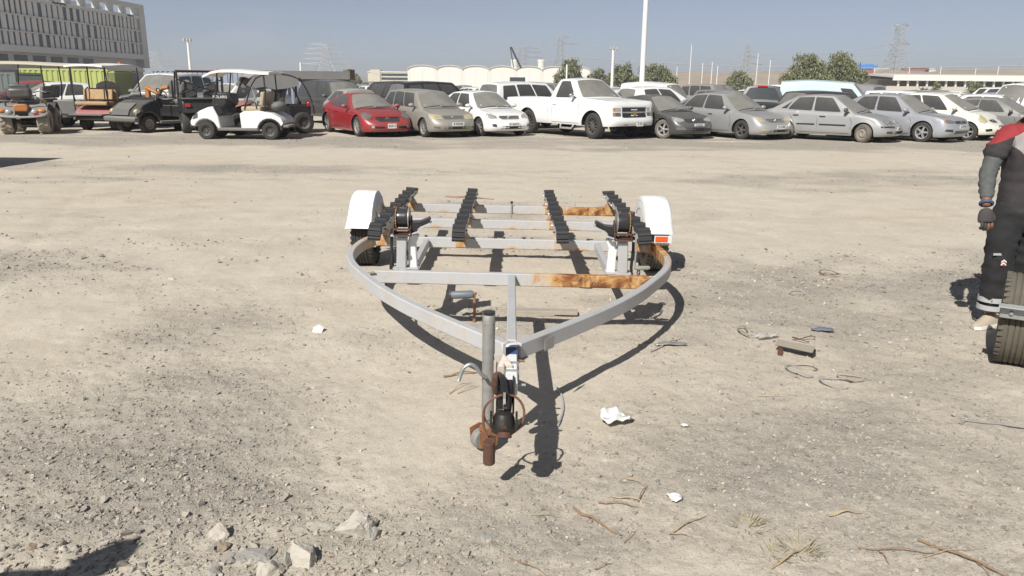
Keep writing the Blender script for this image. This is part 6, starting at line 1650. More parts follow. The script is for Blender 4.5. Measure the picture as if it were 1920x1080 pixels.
part('belly', MB().box((-0.1, 0, 0.42), (2.3, 0.95, 0.16)), 'cart_black', bg_, 0)
part('side_door', MB().box((-0.1, 0.64, 0.68), (0.95, 0.03, 0.36)), 'cart_black', bg_, 0)
part('blue_bag', MB().ball((-0.52, 0.30, 1.42), (0.16, 0.24, 0.18), 10, 7), 'blue_bag', bg_, 60)
bg_.rotation_euler = (0, 0, R_(214)); bg_.scale = (1.02,) * 3
stand(bg_, (572, 250), -1.02, 0.78)

# vehicles and containers behind the carts
w1 = copy_tree(CARO['suv'], None, M['white']); w1.name = 'parked_car'
tag(w1, 'white off roader facing us behind the black golf cart', 'car', SECOND); put(w1, seen_at(318, 31.0), 31.0, -98, 1.06)
w2 = copy_tree(CARO['sedan_a'], None, M['white']); w2.name = 'parked_car'
tag(w2, 'white saloon seen between the roofs of the white cart and the red buggy', 'car', SECOND); put(w2, seen_at(440, 33.0), 33.0, -120, 1.05)
w3 = copy_tree(CARO['sedan_b'], None, M['red']); w3.name = 'parked_car'
tag(w3, 'red saloon under the edge of the tan cart roof at far left', 'car', SECOND); put(w3, seen_at(62, 36.0), 36.0, -150, 1.05)
w4 = copy_tree(CARO['hatch'], None, M['white']); w4.name = 'parked_car'
tag(w4, 'white hatchback below the lime green container', 'car', SECOND); put(w4, seen_at(95, 33.0), 33.0, -140, 1.0)
w5 = copy_tree(CARO['sedan_d'], None, M['silver']); w5.name = 'parked_car'
tag(w5, 'silver saloon right of the white off roader before the blue containers', 'car', SECOND); put(w5, seen_at(478, 36.0), 36.0, -100, 1.0)

def container(label, mk, x, y, rz, L, H, W=2.44, group=None, base=0.0, panels=True):
    t = thing('shipping_container', label, 'container', (x, y, base), R_(rz), group)
    part('floor_frame', MB().box((0, 0, 0.08), (L, W, 0.16)), mk, t, 0)
    n = int(L / 0.28)
    pr = []
    for i in range(n):
        x0 = -L / 2 + 0.06 + (L - 0.12) * i / n; s = (L - 0.12) / n
        pr += [(x0, 0), (x0 + s * 0.3, 0), (x0 + s * 0.45, 0.045), (x0 + s * 0.85, 0.045)]
    pr.append((L / 2 - 0.06, 0))
    for sd in (-1, 1):
        mb = MB().grid([[(px_, sd * (W / 2 - 0.05 + q), 0.16), (px_, sd * (W / 2 - 0.05 + q), H - 0.1)] for px_, q in pr])
        part('side_wall', mb, mk, t, 0)
    for sd in (-1, 1): part('end_wall', MB().box((sd * (L / 2 - 0.04), 0, H / 2), (0.06, W - 0.14, H - 0.28)), mk, t, 0)
    part('roof', MB().box((0, 0, H - 0.05), (L, W, 0.10)), mk, t, 0)
    for sx in (-1, 1):
        for sy in (-1, 1): part('corner_post', MB().box((sx * (L / 2 - 0.055), sy * (W / 2 - 0.055), H / 2), (0.115, 0.115, H + 0.01)), mk, t, 0)
    return t
M['lime'] = dusty('lime_paint', (0.42, 0.47, 0.13), 0.6, 0, 0.2, low=0.12)
M['cont_blue'] = dusty('faded_blue_paint', (0.24, 0.29, 0.37), 0.6, 0, 0.2, low=0.15)
M['cont_teal'] = dusty('pale_teal_paint', (0.30, 0.37, 0.37), 0.6, 0, 0.2, low=0.12)
M['cont_white'] = dusty('off_white_paint', (0.70, 0.70, 0.66), 0.6, 0, 0.2, low=0.08)
CG = 'shipping containers along the left of the yard'
container('lime green shipping container behind the carts', 'lime', seen_at(150, 44), 44, 4, 5.0, 2.2, group=CG)
container('pale teal container behind the quad bike at the left edge', 'cont_teal', seen_at(-6, 40), 40, 2, 3.6, 1.95, group=CG)
container('faded blue container left of the white cart roof', 'cont_blue', seen_at(400, 47), 47, 3, 6.06, 2.25, group=CG)
container('faded blue container behind the white cart and red buggy', 'cont_blue', seen_at(545, 49), 49, 3, 6.06, 2.2, group=CG)
# low flat bed body, long and dark, at the back
fbx = thing('flat_bed_body', 'long dark flat bed body lying behind the charcoal off roader', 'flat bed', (seen_at(572, 44), 44, 0), R_(4))
part('bed_side', MB().box((0, -1.0, 2.0), (5.2, 0.08, 0.42)), 'cart_grey', fbx, 0)
part('bed_side', MB().box((0, 1.0, 2.0), (5.2, 0.08, 0.42)), 'cart_grey', fbx, 0)
part('bed_floor', MB().box((0, 0, 1.72), (5.2, 2.0, 0.12)), 'cart_black', fbx, 0)
part('end_board', MB().box((2.55, 0, 2.05), (0.12, 2.0, 0.55)), 'rust_dark', fbx, 0)
for x in (-2, -0.7, 0.7, 2):
    for s in (1, -1): part('support_leg', MB().box((x, s * 0.85, 0.83), (0.14, 0.14, 1.66)), 'cart_black', fbx, 0)
# unseen cabin added out of frame to cast the shadow at the yard's left
cab_ = container('unseen off white cabin added out of frame to cast a shadow on the yard', 'cont_white', -13.98, 13.24, 0, 6.0, 2.5)
cab_.name = 'shadow_cabin'; cab_['category'] = 'cabin'
# ------------------------------------------------------------------ beyond the yard
def far_point(u, v, y):
    """the point seen at photo pixel (u, v), y metres ahead"""
    a = (u - 960) / FPX; b = (540 - v) / FPX
    c, s = math.cos(ROLL), math.sin(ROLL)
    a, b = a * c - b * s, a * s + b * c
    d = Vector((a, math.cos(PITCH) + math.sin(PITCH) * b, -math.sin(PITCH) + math.cos(PITCH) * b))
    t_ = y / d.y
    return Vector((d.x * t_, y, CAM_H + d.z * t_))

# the grey hotel-like building at the left: its long shaded front runs away from us
M['bld'] = simple('grey_facade', (0.50, 0.495, 0.485), 0.8, var=0.06, scale=0.4)
M['bld_light'] = simple('pale_facade_band', (0.58, 0.575, 0.565), 0.8, var=0.05, scale=0.4)
M['bld_panel'] = simple('facade_panel', (0.60, 0.60, 0.60), 0.7, var=0.08, scale=0.5)
M['bld_glass'] = simple('dark_window', (0.022, 0.026, 0.034), 0.15, var=0.2, scale=0.5)
M['bld_sign'] = simple('dark_sign', (0.05, 0.05, 0.055), 0.6)
hb = thing('office_building', 'long grey building with rows of tall narrow windows at the left skyline', 'building', (-68.8, 150.0, 0), 0)
ZMAP = [(0, 0), (5.0, 5.3), (6.3, 6.19), (9.25, 8.0), (9.55, 8.16), (12.55, 10.22), (12.85, 10.40), (15.75, 12.40), (16.9, 12.95), (18.95, 14.2), (19.9, 14.95)]
def bpart(n, lo, hi, mk, par=None): return part(n, MB().span((lo[0], lo[1], interp(ZMAP, lo[2])), (hi[0], hi[1], interp(ZMAP, hi[2]))), mk, par or hb, 0)
# local frame: x = 0 is the front plane (facing +x), y runs from 0 (far end) to -46 (near end)
YN = -52.0
bpart('core', (-18, YN, 0), (-0.9, 0, 16.2), 'bld')
bpart('end_pier', (-0.9, -2.0, 3.6), (0.5, 0.0, 17.6), 'bld')
bpart('base_band', (-0.9, YN, 5.0), (0.5, -2.0, 6.3), 'bld_light')
flo = [(6.30, 9.25), (9.55, 12.55), (12.85, 15.75)]
for a, b in flo:
    bpart('floor_band', (-0.9, YN, b), (0.45, -2.0, b + 0.30), 'bld_light')
bpart('roof_band', (-0.9, YN, 16.05), (0.40, -2.0, 16.9), 'bld_light')
rb = random.Random(3)
npan = 0
panel_me = {}
for a, b in flo:
    bpart('window_strip', (-0.895, YN, a), (-0.02, -2.0, b), 'bld_glass')
    za, zc = interp(ZMAP, a), interp(ZMAP, b)
    y = -2.2
    while y > YN + 1:
        w = rb.choice([0.70, 0.85, 0.85, 1.05]); gap = rb.choice([0.40, 0.46, 0.46, 0.95])
        key = (w, b - a)
        if key not in panel_me:
            panel_me[key] = MB().span((0, -w, 0), (0.12, 0, zc - za)).mesh('facade_panel', 0); panel_me[key].materials.append(M['bld_panel'])
        o = bpy.data.objects.new('facade_panel', panel_me[key]); COL.objects.link(o); o.parent = hb; o.location = (-0.03, y, za)
        y -= w + gap; npan += 1
# open roof frame
for k in range(12):
    y = -2.0 - k * 4.2
    bpart('roof_post', (-0.9, y - 0.45, 16.9), (0.3, y, 19.0), 'bld')
bpart('roof_beam', (-0.9, YN, 18.95), (0.45, 0.0, 19.9), 'bld')
bpart('roof_beam', (-8.0, YN, 18.95), (-7.2, 0.0, 19.6), 'bld_light')
bpart('end_pier', (-0.9, -2.0, 17.6), (0.45, 0.0, 18.95), 'bld')
for k in range(9):
    y = -16.5 - k * 4.3
    bpart('window', (-0.92, y - 3.0, 3.4), (-0.86, y, 4.7), 'bld_glass')
    bpart('window', (-0.92, y - 3.0, 0.9), (-0.86, y, 1.9), 'bld_glass')
for k, (y0, w) in enumerate(((-3.0, 2.2), (-6.4, 2.2), (-10.0, 2.4), (-13.2, 1.5))):
    bpart('vent_louver', (-0.92, y0 - w, 2.9), (-0.86, y0, 3.9), 'bld_sign')
for yy, wd in ((-24.5, 3.6), (-33.5, 3.0), (-4.0, 2.2)):
    sg = []
    for k in range(9):
        z0 = 12.55 + 0.06 * ((k * 7) % 3)
        part('sign_letter', MB().span((0.40, yy - wd * (k + 0.8) / 9, z0), (0.46, yy - wd * k / 9, z0 + 0.22 + 0.05 * ((k * 5) % 2))), 'bld_sign', hb, 0)
hb.rotation_euler = (0, 0, R_(-1.6))

# arched white sheds
M['shed'] = simple('cream_white_shed', (0.74, 0.72, 0.66), 0.7, var=0.03, scale=0.1)
M['shed_roof'] = simple('shed_roof', (0.58, 0.56, 0.51), 0.7, var=0.03, scale=0.1)
SHY = 330.0
xs_shed = [far_point(u, 150, SHY).x for u in (765, 819, 867, 917, 967, 1016, 1062, 1106)]
zb_ = 0.0
ztop = far_point(840, 123, SHY).z; zsp = far_point(840, 130.5, SHY).z
for i, (a, b) in enumerate(zip(xs_shed, xs_shed[1:])):
    sx = thing('arched_shed', f"arched cream white shed, {['first', 'second', 'third', 'fourth', 'fifth', 'sixth', 'seventh'][i]} from the left in the row of sheds", 'shed', ((a + b) / 2, SHY, 0), 0, 'row of arched white sheds')
    h = (b - a) / 2 - 0.03
    top = [(h * math.sin(R_(q)), zsp + (ztop - zsp) * math.cos(R_(q)) ** 1.1) for q in range(-90, 91, 15)]
    part('front_wall', MB().prism([(-h, 0)] + top + [(h, 0)], 1, 0.0, 0.3), 'shed', sx, 0)
    rows = [[(x_, yy_, z_ + 0.25) for x_, z_ in top] for yy_ in (-0.5, 40.0)]
    rows2 = [[(x_, yy_, z_ - 0.02) for x_, z_ in top] for yy_ in (-0.5, 40.0)]
    part('roof', MB().grid(rows).grid(rows2, flip=True).grid([rows[0], rows2[0]]), 'shed_roof', sx, 50)
    for s in (-1, 1): part('side_wall', MB().span((s * h - 0.1, 0.3, 0), (s * h + 0.1, 40, zsp)), 'shed', sx, 0)
    for q in (-0.45, 0.0, 0.45): part('wall_joint', MB().span((q * h * 2 * 0.98 - 0.06, -0.04, 0.2), (q * h * 2 * 0.98 + 0.06, 0.0, zsp)), 'shed_roof', sx, 0)
for u, v, w in ((965, 112, 3.2), (1015, 112, 3.0)):
    p0 = far_point(u, v, SHY + 10)
    o = tag(part('vent_stack', MB().lathe([(0, p0.z), (w * 0.5, p0.z), (w * 0.55, p0.z - 0.4), (w * 0.5, p0.z - 0.8), (w * 0.5, 0), (0, 0)], 14, Matrix.Rotation(R_(90), 4, 'X')), 'shed', None, 40, loc=(p0.x, p0.y, 0)), 'white round stack behind the sheds, ' + ('left of the other stack' if u < 1000 else 'right of the other stack'), 'vent stack', 'stacks behind the sheds')
# long cream hostel left of the sheds
p0 = far_point(690, 152, 420); p1 = far_point(766, 152, 420); pt = far_point(700, 135.5, 420).z
M['hostel'] = simple('cream_wall', (0.60, 0.55, 0.44), 0.8, var=0.04, scale=0.1)
hs_ = thing('hostel_block', 'cream long block with rows of small windows left of the arched sheds', 'building', ((p0.x + p1.x) / 2, 420, 0))
hw_ = (p1.x - p0.x) / 2
part('wall', MB().span((-hw_, 0, 0), (hw_, 12, pt)), 'hostel', hs_, 0)
part('parapet', MB().span((-hw_ - 0.2, -0.25, pt), (hw_ + 0.2, 12.2, pt + 0.5)), 'shed', hs_, 0)
part('stair_tower', MB().span((-hw_ + 1.5, -0.5, 0), (-hw_ + 6.5, 6, pt + 1.4)), 'hostel', hs_, 0)
wme = MB().span((-0.55, -0.06, 0), (0.55, 0.05, 1.2)).mesh('window', 0); wme.materials.append(M['bld_glass'])
for fl in range(3):
    for k in range(15):
        xk = -hw_ + 7.6 + k * (2 * hw_ - 8.6) / 14
        o = bpy.data.objects.new('window', wme); COL.objects.link(o); o.parent = hs_; o.location = (xk, -0.03, pt - 1.75 - fl * 2.0)

# the long open hall at the right
hy = 175.0
a = far_point(1680, 165, hy); b = far_point(1990, 165, hy)
hall = thing('open_hall', 'long open hall with a white roof and a row of columns at the right skyline', 'hall', (a.x, hy, 0))
HL = b.x - a.x
zr = far_point(1690, 150, hy).z; zr2 = far_point(1700, 138.5, hy + 14).z
part('roof_fascia', MB().span((-1, -0.4, zr - 0.1), (HL + 8, 0.0, zr + 1.1)), 'shed', hall, 0)
part('roof', MB().prism([(0.0, zr + 0.9), (14.0, zr2), (28.0, zr + 0.6), (28.0, zr + 0.3), (14, zr2 - 0.4), (0.0, zr + 0.5)], 0, -1, HL + 8), 'shed_roof', hall, 0)
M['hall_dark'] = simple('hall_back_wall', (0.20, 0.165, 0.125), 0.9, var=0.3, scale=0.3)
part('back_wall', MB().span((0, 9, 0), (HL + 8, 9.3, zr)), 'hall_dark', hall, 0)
cme = MB().span((-0.16, 0, 0), (0.16, 0.4, zr)).mesh('column', 0); cme.materials.append(M['shed'])
for k in range(22):
    o = bpy.data.objects.new('column', cme); COL.objects.link(o); o.parent = hall; o.location = (0.6 + k * 2.1, 0.3, 0)
for k in range(12):
    part('stored_crate', MB().box((2 + k * 3.4 + (k % 3) * 0.5, 6, 1.1), (1.6, 1.4, 2.0 + 0.3 * (k % 2))), 'hall_dark' if k % 2 else 'hostel', hall, 0)
# low white annexe left of the hall
a2 = far_point(1612, 168, 190); b2 = far_point(1678, 168, 190); z2 = far_point(1650, 148, 190).z
an = thing('low_store', 'low white store building between the big tree and the open hall', 'building', ((a2.x + b2.x) / 2, 190, 0))
part('wall', MB().span((-(b2.x - a2.x) / 2, 0, 0), ((b2.x - a2.x) / 2, 10, z2)), 'shed', an, 0)
part('roof', MB().prism([(-0.4, z2), (5, z2 + 0.8), (10.4, z2)], 0, -(b2.x - a2.x) / 2 - 0.4, (b2.x - a2.x) / 2 + 0.4), 'shed_roof', an, 0)
# boundary wall behind the cars, right half
M['wall_pale'] = simple('pale_boundary_wall', (0.50, 0.47, 0.41), 0.85, var=0.06, scale=0.2)
bw = tag(part('boundary_wall', MB().span((-42, 0, 0), (42, 0.25, 1.9)), 'wall_pale', None, 0, loc=(far_point(1800, 150, 150).x, 150, 0)), 'pale low boundary wall behind the parked cars at the right', 'wall')

# the low escarpment and ridge
t = NT('dry_hillside')
hn = t.noise(0.035, 6, 0.65, vec=t.scaled((1, 1, 5))); hn2 = t.noise(0.25, 5, 0.7)
hc = t.mix(hn, (0.28, 0.21, 0.145), (0.42, 0.345, 0.255))
hc = t.mix(t.math('MULTIPLY', t.ramp(hn2, [(0.58, 0.0), (0.68, 1.0)]), 0.6), hc, (0.13, 0.12, 0.085))
t.set(color=hc, rough=0.95, spec=0.1); M['hill'] = t.m
def hill(name, y0, y1, prof, x0, x1, n=160):
    rows = []
    for j in range(10):
        v = j / 9; r = []
        for i in range(n + 1):
            x = lerp(x0, x1, i / n)
            h = interp(prof, x)
            z = h * sstep(0, 0.75, v) * (1 - 0.0 * v) + (0.8 * math.sin(x * 0.11 + j) + 0.6 * math.sin(x * 0.31 + 2 * j)) * (v > 0) * min(1, h / 3)
            r.append((x, lerp(y0, y1, v) + 4 * math.sin(x * 0.07 + j * 0.8), z if v > 0 else -0.5))
        rows.append(r)
    o = part(name, MB().grid(rows), 'hill', None, 60); structure(o); return o
YH = 480.0
def hz(u, v): p = far_point(u, v, YH + 60); return (p.x, p.z)
hp_ = [hz(1100, 160), hz(1180, 150), hz(1240, 141), hz(1300, 137), hz(1400, 137), hz(1480, 136), hz(1600, 134), hz(1680, 131), hz(1760, 131), hz(1850, 133), hz(1920, 132), hz(2100, 133), hz(2300, 140)]
hill('hill', YH, YH + 90, [(x, max(z, 0.3)) for x, z in hp_], hp_[0][0], hp_[-1][0])
hill('hill', 620, 760, [(-420, 2), (-300, 4.5), (-200, 6), (-60, 6), (60, 7), (130, 6)], -420, 130)

# trees: drooping desert trees made of many small leaf sprays
t = NT('leaf_spray')
g = t.new('ShaderNodeNewGeometry')
lc_ = t.ramp(g.outputs['Random Per Island'], [(0.0, (0.075, 0.088, 0.042)), (0.35, (0.145, 0.158, 0.078)), (0.7, (0.21, 0.22, 0.115)), (1.0, (0.29, 0.28, 0.165))])
t.set(color=lc_, rough=0.75, spec=0.2); M['leaf'] = t.m
M['bark'] = simple('grey_bark', (0.16, 0.125, 0.095), 0.9, var=0.3, scale=8)
def leaf_crown(seed, blobs, n, size, droop=0.5):
    """blobs: [(x, y, z, rx, ry, rz)]; returns a mesh of n drooping leaf sprays gathered in clumps"""
    r = np.random.default_rng(seed)
    vol = np.array([b[3] * b[4] * b[5] for b in blobs]); pick = r.choice(len(blobs), size=max(24, n // 110), p=vol / vol.sum())
    B = np.array(blobs)[pick]
    d = r.normal(size=(len(B), 3)); d /= np.linalg.norm(d, axis=1)[:, None]
    rad = r.uniform(0.35, 1.0, len(B)) ** 0.55
    cl = B[:, :3] + d * rad[:, None] * B[:, 3:]
    cs = r.uniform(0.20, 0.42, len(B)) * B[:, 3:].min(axis=1)
    k = r.integers(0, len(cl), n)
    off = r.normal(size=(n, 3)) * np.array([0.75, 0.75, 0.62]) * cs[k][:, None]
    c = cl[k] + off; c[:, 2] -= r.uniform(0, 1, n) ** 2 * droop * cs[k] * 1.6
    a = r.uniform(0, 2 * math.pi, n); s = size * r.uniform(0.6, 1.4, n)
    ux = np.stack([np.cos(a), np.sin(a), r.uniform(-0.5, 0.5, n)], -1) * s[:, None] * 0.42
    dn = np.stack([r.normal(0, 0.45, n), r.normal(0, 0.45, n), -np.ones(n) * r.uniform(0.3, 1.2, n)], -1) * s[:, None] * 0.9
    v = np.stack([c - ux * 0.5, c + ux * 0.5, c + ux * 0.35 + dn, c - ux * 0.35 + dn * 0.9], 1)
    v[..., 2] = np.maximum(v[..., 2], 0.15)
    me = bpy.data.meshes.new('crown')
    me.vertices.add(n * 4); me.vertices.foreach_set('co', v.astype(np.float32).ravel())
    f = np.arange(n * 4, dtype=np.int32)
    me.loops.add(n * 4); me.polygons.add(n); me.loops.foreach_set('vertex_index', f)
    me.polygons.foreach_set('loop_start', np.arange(0, n * 4, 4, dtype=np.int32)); me.polygons.foreach_set('loop_total', np.full(n, 4, dtype=np.int32))
    me.update(calc_edges=True); me.materials.append(M['leaf']); return me
def tree(label, u0, u1, vtop, y, seed, n=5200, lobes=6, group='trees beyond the parked cars', name='desert_tree'):
    a, b = far_point(u0, vtop, y), far_point(u1, vtop, y)
    W, Hh = (b.x - a.x), a.z + 0.4
    t = thing(name, label, 'tree', ((a.x + b.x) / 2, y, 0), 0, group)
    r = random.Random(seed)
    bl = []
    for i in range(lobes):
        fx = (i + 0.5) / lobes * 2 - 1 if lobes > 1 else 0
        q = 1 - 0.45 * abs(fx) ** 1.6
        rz = Hh * r.uniform(0.24, 0.32)
        bl.append((fx * W * 0.38, r.uniform(-0.25, 0.25) * W * 0.4, Hh * q - rz * 0.95 - r.uniform(0, 0.10) * Hh, W * r.uniform(0.17, 0.24), W * 0.24, rz))
        bl.append((fx * W * 0.40 + r.uniform(-0.3, 0.3), r.uniform(-0.3, 0.3) * W * 0.4, Hh * 0.36 * q + r.uniform(-0.1, 0.1) * Hh, W * 0.19, W * 0.22, Hh * 0.24))
    o = bpy.data.objects.new('crown', leaf_crown(seed, bl, int(n * 1.9), max(0.30, y / 1443 * 4.2))); COL.objects.link(o); o.parent = t
    tm = MB()
    tm.tube([(0, 0, -0.1), (0.1, 0, Hh * 0.25), (-0.1, 0.1, Hh * 0.5)], [W * 0.035 + 0.1, W * 0.028 + 0.08, 0.06], 8)
    tk = part('trunk', tm, 'bark', t, 40)
    for i in range(5):
        an = i * 1.26
        part('limb', MB().tube([(0.08, 0, Hh * 0.24), (W * 0.16 * math.cos(an), W * 0.12 * math.sin(an), Hh * 0.48), (W * 0.28 * math.cos(an), W * 0.2 * math.sin(an), Hh * 0.68)], [0.12, 0.08, 0.03], 6), 'bark', tk, 40)
    return t
tree('round green tree standing before the right end of the sheds', 1041, 1098, 112, 140, 1, 5000, 4)
tree('low green tree between the round tree and the lamp mast', 1098, 1146, 124, 150, 2, 4200, 4)
tree('green tree directly left of the tall white lamp mast', 1142, 1203, 119, 145, 3, 5200, 5)
tree('tall rounded tree right of the white lamp mast', 1196, 1271, 117, 135, 4, 6500, 5)
tree('small round tree alone before the brown hill', 1364, 1410, 131, 150, 5, 4200, 4)
tree('big drooping tree behind the pale blue van, left one of the pair', 1470, 1562, 99, 105, 6, 9500, 6)
tree('big drooping tree behind the pale blue van, right one of the pair', 1535, 1627, 96, 108, 7, 9500, 6)
tree('far grey green tree left of the cream hostel', 628, 680, 132, 300, 8, 3000, 5)
for i, (u, w, lab) in enumerate(((1385, 90, 'small shrub'), (1740, 60, 'low shrub before the open hall at its left part'), (1840, 70, 'low shrub before the open hall at its right part'))):
    if i: tree(lab, u - w / 2, u + w / 2, 156, 120, 20 + i, 1800, 4, 'shrubs before the hall', 'shrub')

# pylons, masts, wires, crane
M['lattice'] = simple('grey_lattice_steel', (0.40, 0.40, 0.40), 0.6, 0.2, var=0.15)
M['lattice_far'] = simple('haze_paled_lattice', (0.50, 0.51, 0.52), 0.6, 0.1, var=0.1)  # far pylons: fading in haze is put into this paler colour
def pylon(label, u, vtop, y, wbase, arms, mk='lattice', lean=0.0, r=0.12, panels=9, cat='pylon'):
    p = far_point(u, vtop, y); Hh = p.z
    t = thing('power_pylon', label, cat, (p.x - lean * Hh, y, 0), R_(20), 'power pylons on the skyline')
    t.rotation_euler = (0, lean, R_(22))
    tm = MB(); zs = [Hh * (1 - (1 - i / panels) ** 1.15) for i in range(panels + 1)]
    def hw_(z): q = z / Hh; return wbase * (lerp(1.0, 0.30, q / 0.6) if q < 0.6 else lerp(0.30, 0.16, (q - 0.6) / 0.4))
    for sx in (-1, 1):
        for sy in (-1, 1):
            tm.tube([(sx * hw_(z), sy * hw_(z), z) for z in zs], r, 4)
    for a, b in zip(zs, zs[1:]):
        wa, wb_ = hw_(a), hw_(b)
        for k in range(4):
            ca = [(-1, -1), (1, -1), (1, 1), (-1, 1)]
            q0, q1 = ca[k], ca[(k + 1) % 4]
            tm.tube([(q0[0] * wa, q0[1] * wa, a), (q1[0] * wb_, q1[1] * wb_, b)], r * 0.6, 3)
            tm.tube([(q1[0] * wa, q1[1] * wa, a), (q0[0] * wb_, q0[1] * wb_, b)], r * 0.6, 3)
            tm.tube([(q0[0] * wb_, q0[1] * wb_, b), (q1[0] * wb_, q1[1] * wb_, b)], r * 0.5, 3)
    part('tower', tm, mk, t, 0)
    for fz, fl in arms:
        z = Hh * fz; L = fl
        for s in (-1, 1):
            am = MB()
            for yy in (-1, 1): am.tube([(s * hw_(z) * 0.9, yy * hw_(z), z), (s * L, 0, z + 0.3)], r * 0.7, 3).tube([(s * hw_(z) * 0.9, yy * hw_(z), z + Hh * 0.045), (s * L, 0, z + 0.3)], r * 0.7, 3)
            for k in (1, 2, 3): am.tube([(s * lerp(hw_(z), L, k / 4), 0, z + 0.1), (s * lerp(hw_(z), L, (k - 0.5) / 4), 0, z + Hh * 0.045 * (1 - k / 4.5))], r * 0.5, 3)
            part('cross_arm', am, mk, t, 0)
            part('insulator', MB().tube([(s * L, 0, z + 0.2), (s * L, 0, z - 1.8)], 0.12, 5), mk, t, 0)
    return t, Hh
pylon('faint lattice pylon with many arms above the beige estate, far left of the sheds', 607, 82, 420, 7.5, [(0.50, 12), (0.62, 11), (0.74, 11), (0.86, 9), (0.97, 7)], 'lattice_far', 0, 0.13, 10)
pylon('faint far pylon just right of the grey office building', 290, 97, 520, 8, [(0.55, 13), (0.7, 13), (0.85, 11), (0.97, 8)], 'lattice_far', 0, 0.12, 9)
pylon('lattice pylon right of the crane above the sheds', 1052, 70, 380, 5.0, [(0.52, 9.5), (0.86, 9.5), (0.99, 4.5)], 'lattice', 0, 0.11, 10)
pylon('broad lattice pylon beside the crane behind the sheds', 981, 90, 430, 8.0, [(0.75, 12), (0.88, 11), (0.98, 9)], 'lattice', 0, 0.10, 9)
pylon('lattice pylon with thin arms above the small round tree', 1404, 83, 330, 4.0, [(0.55, 8), (0.70, 6)], 'lattice', 0, 0.10, 10)
pylon('tall leaning lattice pylon at the right, above the open hall', 1690, 48, 260, 5.2, [(0.72, 5), (0.99, 3.5)], 'lattice', 0.02, 0.11, 12)
M['mast_white'] = simple('white_mast', (0.74, 0.74, 0.72), 0.4, var=0.05)
def mast(label, u, vtop, vbot, y, rad, head=True, group='lamp masts'):
    p = far_point(u, vtop, y); Hh = p.z
    t = thing('lamp_mast', label, 'lamp mast', (p.x, y, 0), 0, group)
    part('pole', MB().tube([(0, 0, 0), (0, 0, Hh)], [rad * 1.35, rad], 12), 'mast_white', t, 50)
    if head:
        part('cross_head', MB().span((-rad * 3.2, -0.08, Hh - 0.05), (rad * 3.2, 0.08, Hh + 0.10)), 'mast_white', t, 0)
        for s in (-1, 0, 1): part('floodlight', MB().box((s * rad * 2.6, -0.15, Hh + 0.20), (rad * 1.6, 0.3, 0.25)), 'lattice', t, 0)
    return t
def straight_mast(label, x0, y, Hh, rad):
    t = thing('lamp_mast', label, 'lamp mast', (x0, y, 0), 0, 'lamp masts')
    part('pole', MB().tube([(0, 0, 0), (0, 0, Hh)], [rad * 1.3, rad * 0.95], 14), 'mast_white', t, 50)
    part('base_plate', MB().box((0, 0, 0.03), (0.5, 0.5, 0.06)), 'mast_white', t, 0)
    part('cross_head', MB().span((-1.0, -0.08, Hh), (1.0, 0.08, Hh + 0.12)), 'mast_white', t, 0)
pm_ = far_point(1203, 165, 42)
straight_mast('tall thick white lamp mast rising out of the picture', pm_.x, 42, 14, 0.112)
mast('white lamp mast with a floodlight head left of the blue containers', 352, 78, 130, 90, 0.13)
mast('white lamp mast left of the tall thick mast, before the trees', 1150, 93, 160, 95, 0.14)
mast('short white mast on the round tree before the sheds', 1063, 121, 160, 90, 0.09, False)
mast('short far mast beside the faint pylon', 563, 117, 150, 200, 0.22, False)
POLE = {1297: 'tall thin light pole right of the tree by the tall mast', 1318: 'thin short pole, left one of a close pair before the hill', 1336: 'thin short pole, right one of a close pair before the hill', 1510: 'tall thin pole rising behind the left big drooping tree', 1422: 'thin pole directly right of the thin armed pylon', 1445: 'thin pole between the small round tree and the big trees',
    1640: 'thin pole beside the blue topped tower', 1706: 'thin pole right of the leaning pylon', 1765: 'thin pole above the left third of the open hall', 1830: 'thin pole above the middle of the open hall', 1873: 'thin pole above the right part of the open hall', 1270: 'thin pole at the right edge of the rounded tree', 1346: 'thin pole left of the small round tree'}
for u, v in ((1297, 84), (1318, 118), (1336, 116), (1422, 100), (1445, 112), (1640, 128), (1706, 126), (1765, 125), (1830, 128), (1873, 124), (1270, 125), (1346, 124)):
    mast(POLE[u], u, v, 160, 240, 0.10, False, 'thin street light poles')
def wire(label, uv0, uv1, y0, y1, sag, r=0.045):
    a, b = far_point(*uv0, y0), far_point(*uv1, y1)
    pts = [a.lerp(b, k / 24) - Vector((0, 0, sag * 4 * (k / 24) * (1 - k / 24))) for k in range(25)]
    o = part('power_line', MB().tube(pts, r, 4), 'lattice', None, 0); tag(o, label, 'power line', 'power lines'); return o
wire('thick power line from the pylon above the sheds to the right edge', (1060, 106), (1960, 122), 380, 250, 2.5, 0.13)
wire('upper thin power line right of the pylon above the sheds', (1060, 80), (1700, 100), 380, 260, 4.0, 0.06)
wire('power line at right from the leaning pylon', (1690, 95), (2000, 104), 260, 240, 1.5, 0.07)
wire('thin power line left of the pylon above the sheds', (600, 105), (1045, 80), 420, 380, 3.0, 0.06)
wire('thin high power line at right', (1400, 95), (1700, 76), 330, 260, 3.0, 0.05)
cr = thing('crane', 'dark lattice crane jib above the sheds', 'crane', (far_point(965, 130, 300).x, 300, 0))
p1 = far_point(958, 88, 300); p2 = far_point(977, 128, 300); p3 = far_point(963, 126, 300); base = cr.location
part('jib', MB().bar(Vector((p1.x, 300, p1.z)) - base, Vector((p2.x, 300, p2.z)) - base, 0.7, 0.7), 'black', cr, 0)
part('strut', MB().bar(Vector((p1.x - 0.3, 300, p1.z)) - base, Vector((p3.x, 300, p3.z)) - base, 0.35, 0.35), 'black', cr, 0)
part('crane_body', MB().span((-1.8, -1.5, 0), (4, 1.5, 4.0)), 'black', cr, 0)
